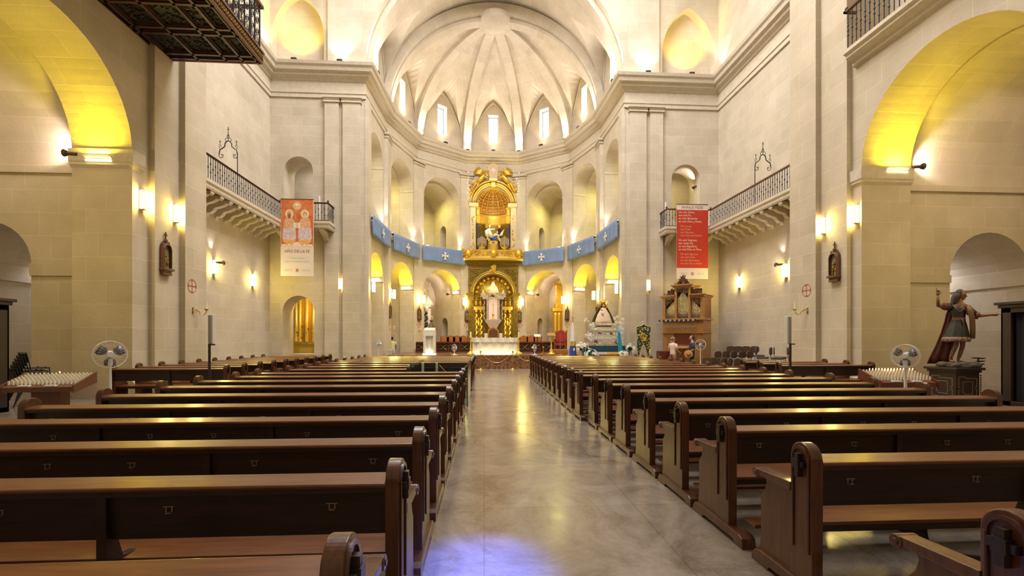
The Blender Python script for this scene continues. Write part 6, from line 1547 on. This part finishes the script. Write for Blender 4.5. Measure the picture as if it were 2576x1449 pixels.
# ================================================================== upholstered chairs by the right wall
M['upho'] = mat('brown_upholstery', (.10,.06,.04), .85); M['chrome'] = mat('chrome_tube', (.6,.6,.6), .25, 1)
rs = MB().box(-2.05, 2.1, -.4, .45, 0, .42).build('choir_riser', M['brown']); rs.location = (10.25, 19.7, 0); tag(rs, 'low wooden riser carrying the rear row of brown chairs', 'platform')
rs = MB().box(-2.05, 2.1, -.4, .4, 0, .22).build('choir_riser', M['brown']); rs.location = (10.25, 18.86, 0); tag(rs, 'lower wooden riser carrying the middle row of brown chairs', 'platform')
def make_uph():
    r = empty('upholstered_chair', (0,0,0), 'c', 'chair')
    b = MB()
    for s in (-.22, .22):
        b.tube([(s, -.2, 0), (s, -.18, .43), (s, .16, .43)], .011, 6).tube([(s, .22, 0), (s*.9, .16, .43)], .011, 6)
    b.tube([(-.05, .14, .44), (-.05, .22, .5), (-.05, .22, .62)], .011, 6).tube([(.05, .14, .44), (.05, .22, .5), (.05, .22, .62)], .011, 6)
    b.build('tube_frame', M['chrome'], r); MB().box(-.23, .23, -.22, .2, .43, .5).build('seat', M['upho'], r, bevel=.03)
    c = MB(); c.prism([(.2*math.copysign(abs(math.cos(a))**.6, math.cos(a)), .74+.15*math.copysign(abs(math.sin(a))**.6, math.sin(a))) for a in [k*PI/10+.01 for k in range(20)]], .2, .245, 'y'); c.build('backrest', M['upho'], r, bevel=.012); return r
u0 = make_uph(); fu_ = True
rows = [('rear', [1845, 1864, 1883, 1905], 19.65, .42, 0), ('middle', [1817, 1837, 1858, 1878, 1898], 18.8, .22, .3), ('front', [1783, 1800, 1817, 1834], 17.7, 0, -.1), ('nearest', [1834, 1851, 1868], 16.9, 0, .5)]
wd = ['leftmost', 'second from left', 'third from left', 'fourth from left', 'fifth from left', 'rightmost']
for nm, pxs, y, z, rz in rows:
    for k, px in enumerate(pxs):
        x = min(P(px, 850, y)[0], 12.2); l = 'brown padded chair, %s in the %s row by the right wall' % (wd[k] if k < len(pxs)-1 else 'rightmost', nm)
        if fu_: u0.location = (x, y, z); u0.rotation_euler[2] = rz; u0['label'] = l; u0['group'] = 'brown padded chairs by the right wall'; fu_ = False
        else: clone(u0, (x, y, z), l, rz+R.uniform(-.15, .15), 'brown padded chairs by the right wall')
rs = MB().box(-.8, .8, -.7, .75, 0, .42).build('choir_riser', M['brown']); rs.location = (11.65, 17.3, 0); tag(rs, 'low wooden riser near the pier carrying the right-hand group of brown chairs', 'platform')
for (x, y, a), nm in zip(((11.2, 17.7, .9), (11.95, 17.7, 1.0), (11.35, 17.0, .8), (12.05, 17.0, 1.1)), ('rear left', 'rear right', 'front left', 'front right')): clone(u0, (x, y, .42), 'brown padded chair at the %s of the right-hand group' % nm, a, 'brown padded chairs by the right wall')
t = empty('wooden_rack', (11.7, 16.35, 0), 'small pale wooden slatted rack beside the brown chairs', 'rack')
for x in (-.25, -.08, .08, .25): MB().box(x-.025, x+.025, -.15, -.12, 0, 1.0).build('slat', M['oak'], t)
MB().box(-.3, .3, -.16, .16, .95, 1.0).box(-.3, .3, -.16, .16, .1, .14).build('shelf', M['oak'], t)

# ================================================================== processional throne and flowers
q = P(1518, 850, 23.0); tr = empty('processional_throne', (q[0], 23.0, 0), 'chased silver tiered throne carrying a crowned figure in a wide embroidered cream dress', 'throne')
b = MB()
def tier(w, d, z0, z1): b.prism([(-w*.92, z0), (-w, z0+.03), (-w*.94, z0+(z1-z0)*.4), (-w*.98, z1), (w*.98, z1), (w*.94, z0+(z1-z0)*.4), (w, z0+.03), (w*.92, z0)], -d, d, 'y')
tier(.92, .5, 1.28, 1.68); tier(.82, .45, 1.68, 1.76); tier(.62, .36, 1.76, 2.02); tier(.7, .4, 2.02, 2.1); tier(.42, .26, 2.1, 2.24); tier(.46, .28, 2.3, 2.38)
b.build('silver_tiers', M['silver'], tr, bevel=.01)
b = MB(); b.box(-.36, .36, -.22, .22, 2.2, 2.32).box(-.6, -.42, -.505, -.5, 1.4, 1.56).box(.42, .6, -.505, -.5, 1.4, 1.56).box(-.36, -.2, -.37, -.36, 1.84, 1.96).box(.2, .36, -.37, -.36, 1.84, 1.96); b.build('dark_recesses', M['redw2'], tr)
rd = random.Random(8); scrolls(MB(), -.88, .88, 1.32, 1.66, -.52, 40, .06, .016).build('silver_scrollwork', M['silver'], tr); scrolls(MB(), -.6, .6, 1.78, 2.0, -.38, 26, .05, .015).build('silver_scrollwork', M['silver'], tr)
b = MB()
for k in range(11): b.ball((-.4+k*.08, -.3, 2.36), .04, 8, 6)
b.build('silver_beads', M['silver'], tr, smooth=True)
b = MB(); b.lathe([(.46, 2.38), (.42, 2.55), (.30, 2.9), (.17, 3.1), (.1, 3.2), (.05, 3.24)], (0,0,0), 24, sy=.6); b.build('cream_dress', mat('embroidered_cream_dress', (.72,.52,.34), .7, noise=(.80,.62,.44), bscale=40, bump=.4), tr, smooth=True)
b = MB(); v, f = [], []
b.lathe([(.62, 2.45), (.5, 2.75), (.32, 3.1), (.16, 3.4), (.1, 3.44)], (0,.12,0), 24, -.15, PI+.15, sy=.6); b.build('green_gold_mantle', mat('green_gold_mantle', (.03,.16,.12), .6, noise=(.45,.32,.08), bscale=18), tr, smooth=True)
b = MB(); b.ball((0, -.03, 3.32), .08, 12, 8, (.85, .9, 1.15)); b.ball((-.13, -.16, 3.1), .05, 10, 6); b.build('faces', M['skin'], tr, smooth=True)
MB().ball((0, .01, 3.34), .1, 10, 8, (1, .9, 1.1)).build('hair', M['brown'], tr, smooth=True)
MB().tube([(-.13, -.15, 3.05), (-.1, -.17, 2.92), (-.06, -.18, 2.8)], [.05, .06, .04], 8).build('child_robe', mat('pink_white_robe', (.8,.6,.55), .7), tr, smooth=True)
b = MB(); b.lathe([(.08, 3.42), (.12, 3.52), (.1, 3.56)], (0,0,0), 14); 
for k in range(22): a = -.5+k*(PI+1)/21; b.cone((.1*math.cos(a), .05, 3.4+.1*math.sin(a)), (.3*math.cos(a), .05, 3.4+.3*math.sin(a)), .012, .008, 5)
b.tube([(.24*math.cos(a), .05, 3.4+.24*math.sin(a)) for a in [k*PI/10 for k in range(21)]], .018, 6); b.build('crown_and_rays', M['gold2'], tr)
MB().box(-.96, .96, -.5, .5, 0, 1.28).build('inner_table', M['dark'], tr)
vs = []; n = 60; per = [(-.99, .45), (-.99, -.53), (.99, -.53), (.99, .45)]; pts = []
for a, c in zip(per, per[1:]):
    m = int(math.hypot(c[0]-a[0], c[1]-a[1])/.05)
    for k in range(m): pts.append((a[0]+(c[0]-a[0])*k/m, a[1]+(c[1]-a[1])*k/m))
for z in (1.27, .02):
    for k, (x, y) in enumerate(pts): s_ = 1+.015*math.sin(k*1.3); vs.append((x*s_, y*s_, z))
m = len(pts); MB().add(vs, [(k, k+1, m+k+1, m+k) for k in range(m-1)]).build('teal_skirt', mat('dark_teal_velvet', (.01,.06,.11), .8), tr, smooth=True)
b = MB(); vs = []
for j in range(8):
    z = 2.15-j*.29; w = .05+.018*j
    for k in range(7): vs.append((.62+.06*j*.35-w+2*w*k/6, -.58-.02*math.sin(k*2.2), z))
b.add(vs, [(j*7+k, j*7+k+1, (j+1)*7+k+1, (j+1)*7+k) for j in range(7) for k in range(6)]); o = b.build('satin_sash', mat('turquoise_satin', (.02,.32,.50), .4), None, smooth=True, solid=.01); o.location = (q[0], 23.0, 0); tag(o, 'bright turquoise satin sash hanging down the right front of the throne', 'sash')
votive_q = q
t = empty('candle_rack', (q[0]+.02, 22.15, 0), 'low red-brown rack with rows of white and yellow votive candles before the throne', 'candle stand'); MB().box(-.68, .68, -.15, .2, 0, .86).build('box', M['red_wood'], t, bevel=.01)
cm2 = MB().cone((0,0,0), (0,0,.12), .022, .02, 8).build('votive_candle', M['wax']); cm3 = MB().cone((0,0,0), (0,0,.12), .022, .02, 8).build('votive_candle', mat('yellow_wax', (.85,.55,.08), .5)); u2 = u3 = False
for j in range(3):
    for k in range(20):
        ye = k > 8 and j < 2; src = cm3 if ye else cm2; us_ = u3 if ye else u2
        o = src.copy() if us_ else src
        if us_: col.objects.link(o)
        if ye: u3 = True
        else: u2 = True
        o.location = (q[0]+.02-.62+k*.065, 22.08+j*.1, .861); tag(o, ('yellow' if ye else 'white')+' votive candle on the low rack before the throne', 'candle', ('yellow' if ye else 'white')+' candles on the low rack')
# arrangements of white lilies
M['leaf'] = mat('dark_green_leaf', (.02,.08,.02), .6, noise=(.04,.14,.03)); M['petal'] = mat('white_lily_petal', (.85,.83,.70), .6)
def flowers(x, y, z, r, nfl, label, vase=None, h=.5, seed=1):
    rr = random.Random(seed); t = empty('flower_arrangement', (x, y, z), label, 'flowers', 'white lily arrangements')
    if vase: MB().lathe([(.07, 0), (.1, .05), (.12, h*.5), (.07, h*.9), (.09, h)], (0,0,0), 14).build('vase', vase, t, smooth=True)
    b = MB()
    for k in range(40):
        a = rr.uniform(0, 2*PI); e = rr.uniform(-.3, 1.2); l = r*rr.uniform(.5, .95); d = Vector((math.cos(a)*math.cos(e), math.sin(a)*math.cos(e), math.sin(e))); c = Vector((0,0,h)); s = d.cross(Vector((0,0,1))).normalized()*.035
        b.add([c, c+d*l*.5+s, c+d*l, c+d*l*.5-s], [(0,1,2,3)])
    b.build('leaves', M['leaf'], t, solid=.003)
    for k in range(nfl):
        a = rr.uniform(0, 2*PI); e = rr.uniform(-.1, 1.4); d = Vector((math.cos(a)*math.cos(e), -abs(math.sin(a)*math.cos(e)) if rr.random() < .75 else math.sin(a)*math.cos(e), math.sin(e))).normalized(); c = Vector((0,0,h))+d*r*rr.uniform(.7, 1.0); u = d.orthogonal().normalized(); w = d.cross(u); b = MB()
        for j in range(6): a2 = j*PI/3; p = u*math.cos(a2)+w*math.sin(a2); s = d.cross(p)*.02; b.add([c, c+p*.05+d*.03+s, c+p*.11+d*.025, c+p*.05+d*.03-s], [(0,1,2,3)])
        b.build('lily_bloom', M['petal'], t, solid=.003)
yf = 22.6
for px, yy, z, r, n, l, v_, h, sd in ((1462, 22.5, .0, .42, 26, 'large white lily arrangement on a tall stand left of the throne', M['marble'], 1.05, 1), (1487, 21.75, .0, .4, 22, 'white lily arrangement low in front of the throne at its left corner', M['dark'], .75, 2),
        (1585, 22.7, .0, .36, 18, 'white lilies in a tall silver vase between throne and embroidered standard', M['silver'], 1.05, 3), (1566, 21.8, .0, .34, 18, 'white lily arrangement low at the right corner of the throne', M['dark'], .72, 4),
        ):
    flowers(P(px, 850, yy)[0], yy, z, r, n, l, v_, h, sd)
for s in (-1, 1):
    t = empty('silver_bouquet', (q[0]+s*.72, 22.92, 1.76), 'tall spray of silver and white flowers on the %s edge of the throne' % ('right' if s > 0 else 'left'), 'flowers', 'silver flower sprays on the throne')
    b = MB(); rr = random.Random(20+s); b.cone((0,0,0), (s*.1,0,.6), .03, .02, 8); bl = MB()
    for k in range(26):
        x, z = rr.uniform(-.24, .3), rr.uniform(-.25, 1.0); x = s*x*(.7+z*.3); y = rr.uniform(-.18, .1); b.tube([(0,0,.1), (x*.6, y*.5, z*.6), (x, y, z)], .006, 4)
        for j in range(6): a = j*PI/3+k; bl.ball((x+.05*math.cos(a), y-.01, z+.05*math.sin(a)), .03, 6, 4, (1, .6, 1))
    b.build('stems', M['silver'], t); bl.build('blossoms', M['white'], t, smooth=True)
# processional standard
q = P(1618, 850, 22.4); t = empty('embroidered_standard', (q[0], 22.4, 0), 'green and gold embroidered standard with forked hem on a silver pole', 'standard')
MB().cone((0,0,0), (0,0,2.4), .02, .02, 10).lathe([(.25, 0), (.22, .03), (.03, .1)], (0,0,0), 14).box(-.42, .42, -.015, .015, 2.28, 2.31).box(-.012, .012, -.02, .02, 2.4, 2.7).box(-.08, .08, -.02, .02, 2.56, 2.59).ball((0,0,2.45), .05, 8, 6).build('silver_pole', M['silver'], t)
pts = [(-.37, 2.2), (-.3, 2.25), (-.12, 2.28), (0, 2.38), (.12, 2.28), (.3, 2.25), (.38, 2.2), (.35, 1.9), (.33, 1.6), (.34, 1.2), (.3, .85), (.25, .72), (.18, .85), (.12, 1.15), (.06, 1.28), (0, 1.32), (-.06, 1.28), (-.12, 1.15), (-.18, .85), (-.25, .72), (-.3, .85), (-.34, 1.2), (-.33, 1.6), (-.35, 1.9)]
MB().prism(pts, -.05, -.035, 'y').build('velvet', mat('dark_green_velvet', (.01,.07,.06), .8, noise=(.01,.045,.05)), t)
b = MB(); b.tube([(x, -.05, z) for x, z in pts+[pts[0]]], .014, 6); rd = random.Random(9); scrolls(b, -.32, .32, .85, 2.25, -.055, 90, .05, .009, lambda x, z: (z > 1.35 or abs(x) > .16)); b.tube([(.14*math.cos(a), -.055, 1.72+.2*math.sin(a)) for a in [k*PI/10 for k in range(21)]], .015, 6); b.build('gold_embroidery', M['gold2'], t)
MB().prism([(.13*math.cos(k*PI/8), 1.72+.19*math.sin(k*PI/8)) for k in range(16)], -.06, -.05, 'y').build('medallion', M['goldd'], t)
# flag beside the sanctuary
q = P(1441, 850, 24.0); t = empty('flag', (q[0], 24.0, 0), 'furled white and blue flag on a pole left of the silver throne', 'flag'); MB().cone((0,0,0), (0,0,2.75), .018, .018, 8).lathe([(.18, 0), (.16, .05), (.03, .06)], (0,0,0), 12).ball((0,0,2.8), .035, 8, 6, (1,1,2)).build('pole', M['brass'], t)
def fold(z0, z1, r0, r1, nm, m_):
    b = MB(); vs = []
    for j in range(9):
        u = j/8; z = z0+(z1-z0)*u; r = r0+(r1-r0)*u
        for k in range(25): a = 2*PI*k/25; rr_ = r*(1+.22*math.sin(a*5+u*2)); vs.append((rr_*math.cos(a), rr_*math.sin(a)*.7, z))
    b.add(vs, [(j*25+k, j*25+(k+1) % 25, (j+1)*25+(k+1) % 25, (j+1)*25+k) for j in range(8) for k in range(25)]); b.build(nm, m_, t, smooth=True)
fold(2.5, 1.5, .03, .13, 'white_half', M['white']); fold(1.5, 1.25, .13, .14, 'gold_band', M['gold2']); fold(1.25, .35, .14, .2, 'blue_half', mat('blue_flag_cloth', (.04,.08,.32), .7))
# rope barriers
def stanch(px, y, label, z=0):
    x = P(px, 850, y)[0]; t = empty('rope_post', (x, y, z), label, 'post', 'brass rope posts'); MB().lathe([(.16, 0), (.15, .03), (.03, .06), (.022, .1), (.022, .92), (.045, .95), (.03, 1.0), (.001, 1.02)], (0,0,0), 14).build('post', M['brass'], t, smooth=True); return x
xa_ = stanch(1209, 24.0, 'brass rope post at the left of the altar steps'); xb_ = stanch(1290, 24.0, 'brass rope post at the right of the altar steps')
stanch(1367, 25.4, 'brass rope post on the platform near the small white fan', .18)
def rope(x0, y0, x1, y1, z, sag, label):
    b = MB(); b.tube([(x0+(x1-x0)*k/14, y0+(y1-y0)*k/14, z-sag*math.sin(PI*k/14)) for k in range(15)], .014, 6); o = b.build('rope', M['brass']); tag(o, label, 'rope', 'yellow barrier ropes'); return o
rope(xa_, 23.98, xb_, 23.98, .92, .55, 'yellow rope hanging between the two brass posts before the altar'); rope(xa_-1.6, 23.98, xa_-.02, 23.98, .92, .45, 'yellow rope running left from the left brass post'); rope(xb_+.02, 23.98, xb_+1.6, 23.98, .92, .45, 'yellow rope running right from the right brass post')
# glass guard round the floor opening
t = empty('glass_guard', (-1.1, 12.4, 0), 'clear glass guard with pale posts round an opening between the left pews', 'glass guard')
M['gl2'] = mat('greenish_glass', (.75,.92,.85), .02, trans=1); M['gledge'] = mat('green_glass_edge', (.03,.12,.09), .2)
for x0, x1, y0, y1 in ((-.7, .7, -1.2, -1.185), (.685, .7, -1.2, 1.3), (-.7, -.685, -1.2, 1.3)):
    MB().box(x0, x1, y0, y1, .02, 1.05).build('glass_pane', M['gl2'], t)
MB().box(.682, .703, -1.21, -1.19, 0, 1.06).box(.682, .703, 1.29, 1.31, 0, 1.06).box(-.703, -.682, -1.21, -1.19, 0, 1.06).build('glass_edge', M['gledge'], t)
for x in (-.45, -.1): 
    b = MB(); b.prism([(-.9, 0), (-.82, 0), (-.72, 1.05), (-.8, 1.05)], x-.025, x+.025); b.build('pale_post', M['plastic'], t)
b = MB(); b.tube([(-.05+.72*k/10, -.6+.9*k/10, .98-.3*math.sin(PI*k/10)) for k in range(11)], .01, 5); b.build('rope', M['brass'], t)
EXPO = .95
def area(loc, tgt, sx, sy, power, rgb, spread=PI):
    l = bpy.data.lights.new('area_light', 'AREA'); l.shape = 'RECTANGLE'; l.size = sx; l.size_y = sy; l.energy = power; l.color = rgb; l.spread = spread
    o = bpy.data.objects.new('area_light', l); col.objects.link(o); o.location = loc
    o.rotation_euler = (Vector(tgt)-Vector(loc)).to_track_quat('-Z', 'Y').to_euler(); return o
def spot(loc, tgt, power, rgb, ang=60, blend=.6, r=.05):
    l = bpy.data.lights.new('spot_light', 'SPOT'); l.energy = power; l.color = rgb; l.spot_size = math.radians(ang); l.spot_blend = blend; l.shadow_soft_size = r
    o = bpy.data.objects.new('spot_light', l); col.objects.link(o); o.location = loc
    o.rotation_euler = (Vector(tgt)-Vector(loc)).to_track_quat('-Z', 'Y').to_euler(); return o
# ambient fill: area lights added under the ceiling, standing for dome and nave daylight
area((.85, 16, 23.6), (.85, 16, 0), 12, 9, 2900, (1, .97, .99))
area((.85, 3, 23.6), (.85, 3, 0), 12, 10, 300, (1, .95, .95))
KA = 1.0; KS = 1.0

# coloured daylight from a stained glass window high in the nave, falling on the aisle
spot((2.2, -6.5, 17), (.0, 3.28, 0), 70000, (.05, .12, 1), 3.5, 1, .12)
for l in LIGHTS:
    if l[0] == 'area': area(l[1], l[2], l[3], l[4], l[5]*KA, l[6])
    else: spot(l[1], l[2], l[3]*KS, l[4], l[5])
# ------------------------------------------------------------------ camera
cam = bpy.data.cameras.new('camera'); co = bpy.data.objects.new('camera', cam); col.objects.link(co)
co.location = (0, 0, EYE); co.rotation_euler = (PI/2, 0, -TH)
cam.sensor_width = 36; cam.lens = 36*F/2576; cam.shift_y = (850-724.5)/2576; cam.clip_end = 200
sc.camera = co
w = bpy.data.worlds.new('world'); sc.world = w; w.use_nodes = True
w.node_tree.nodes['Background'].inputs[0].default_value = (.75, .85, 1, 1); w.node_tree.nodes['Background'].inputs[1].default_value = .4
sc.view_settings.view_transform = 'Standard'; sc.view_settings.look = 'None'; sc.view_settings.gamma = 1; sc.view_settings.use_curve_mapping = False
sc.view_settings.exposure = EXPO
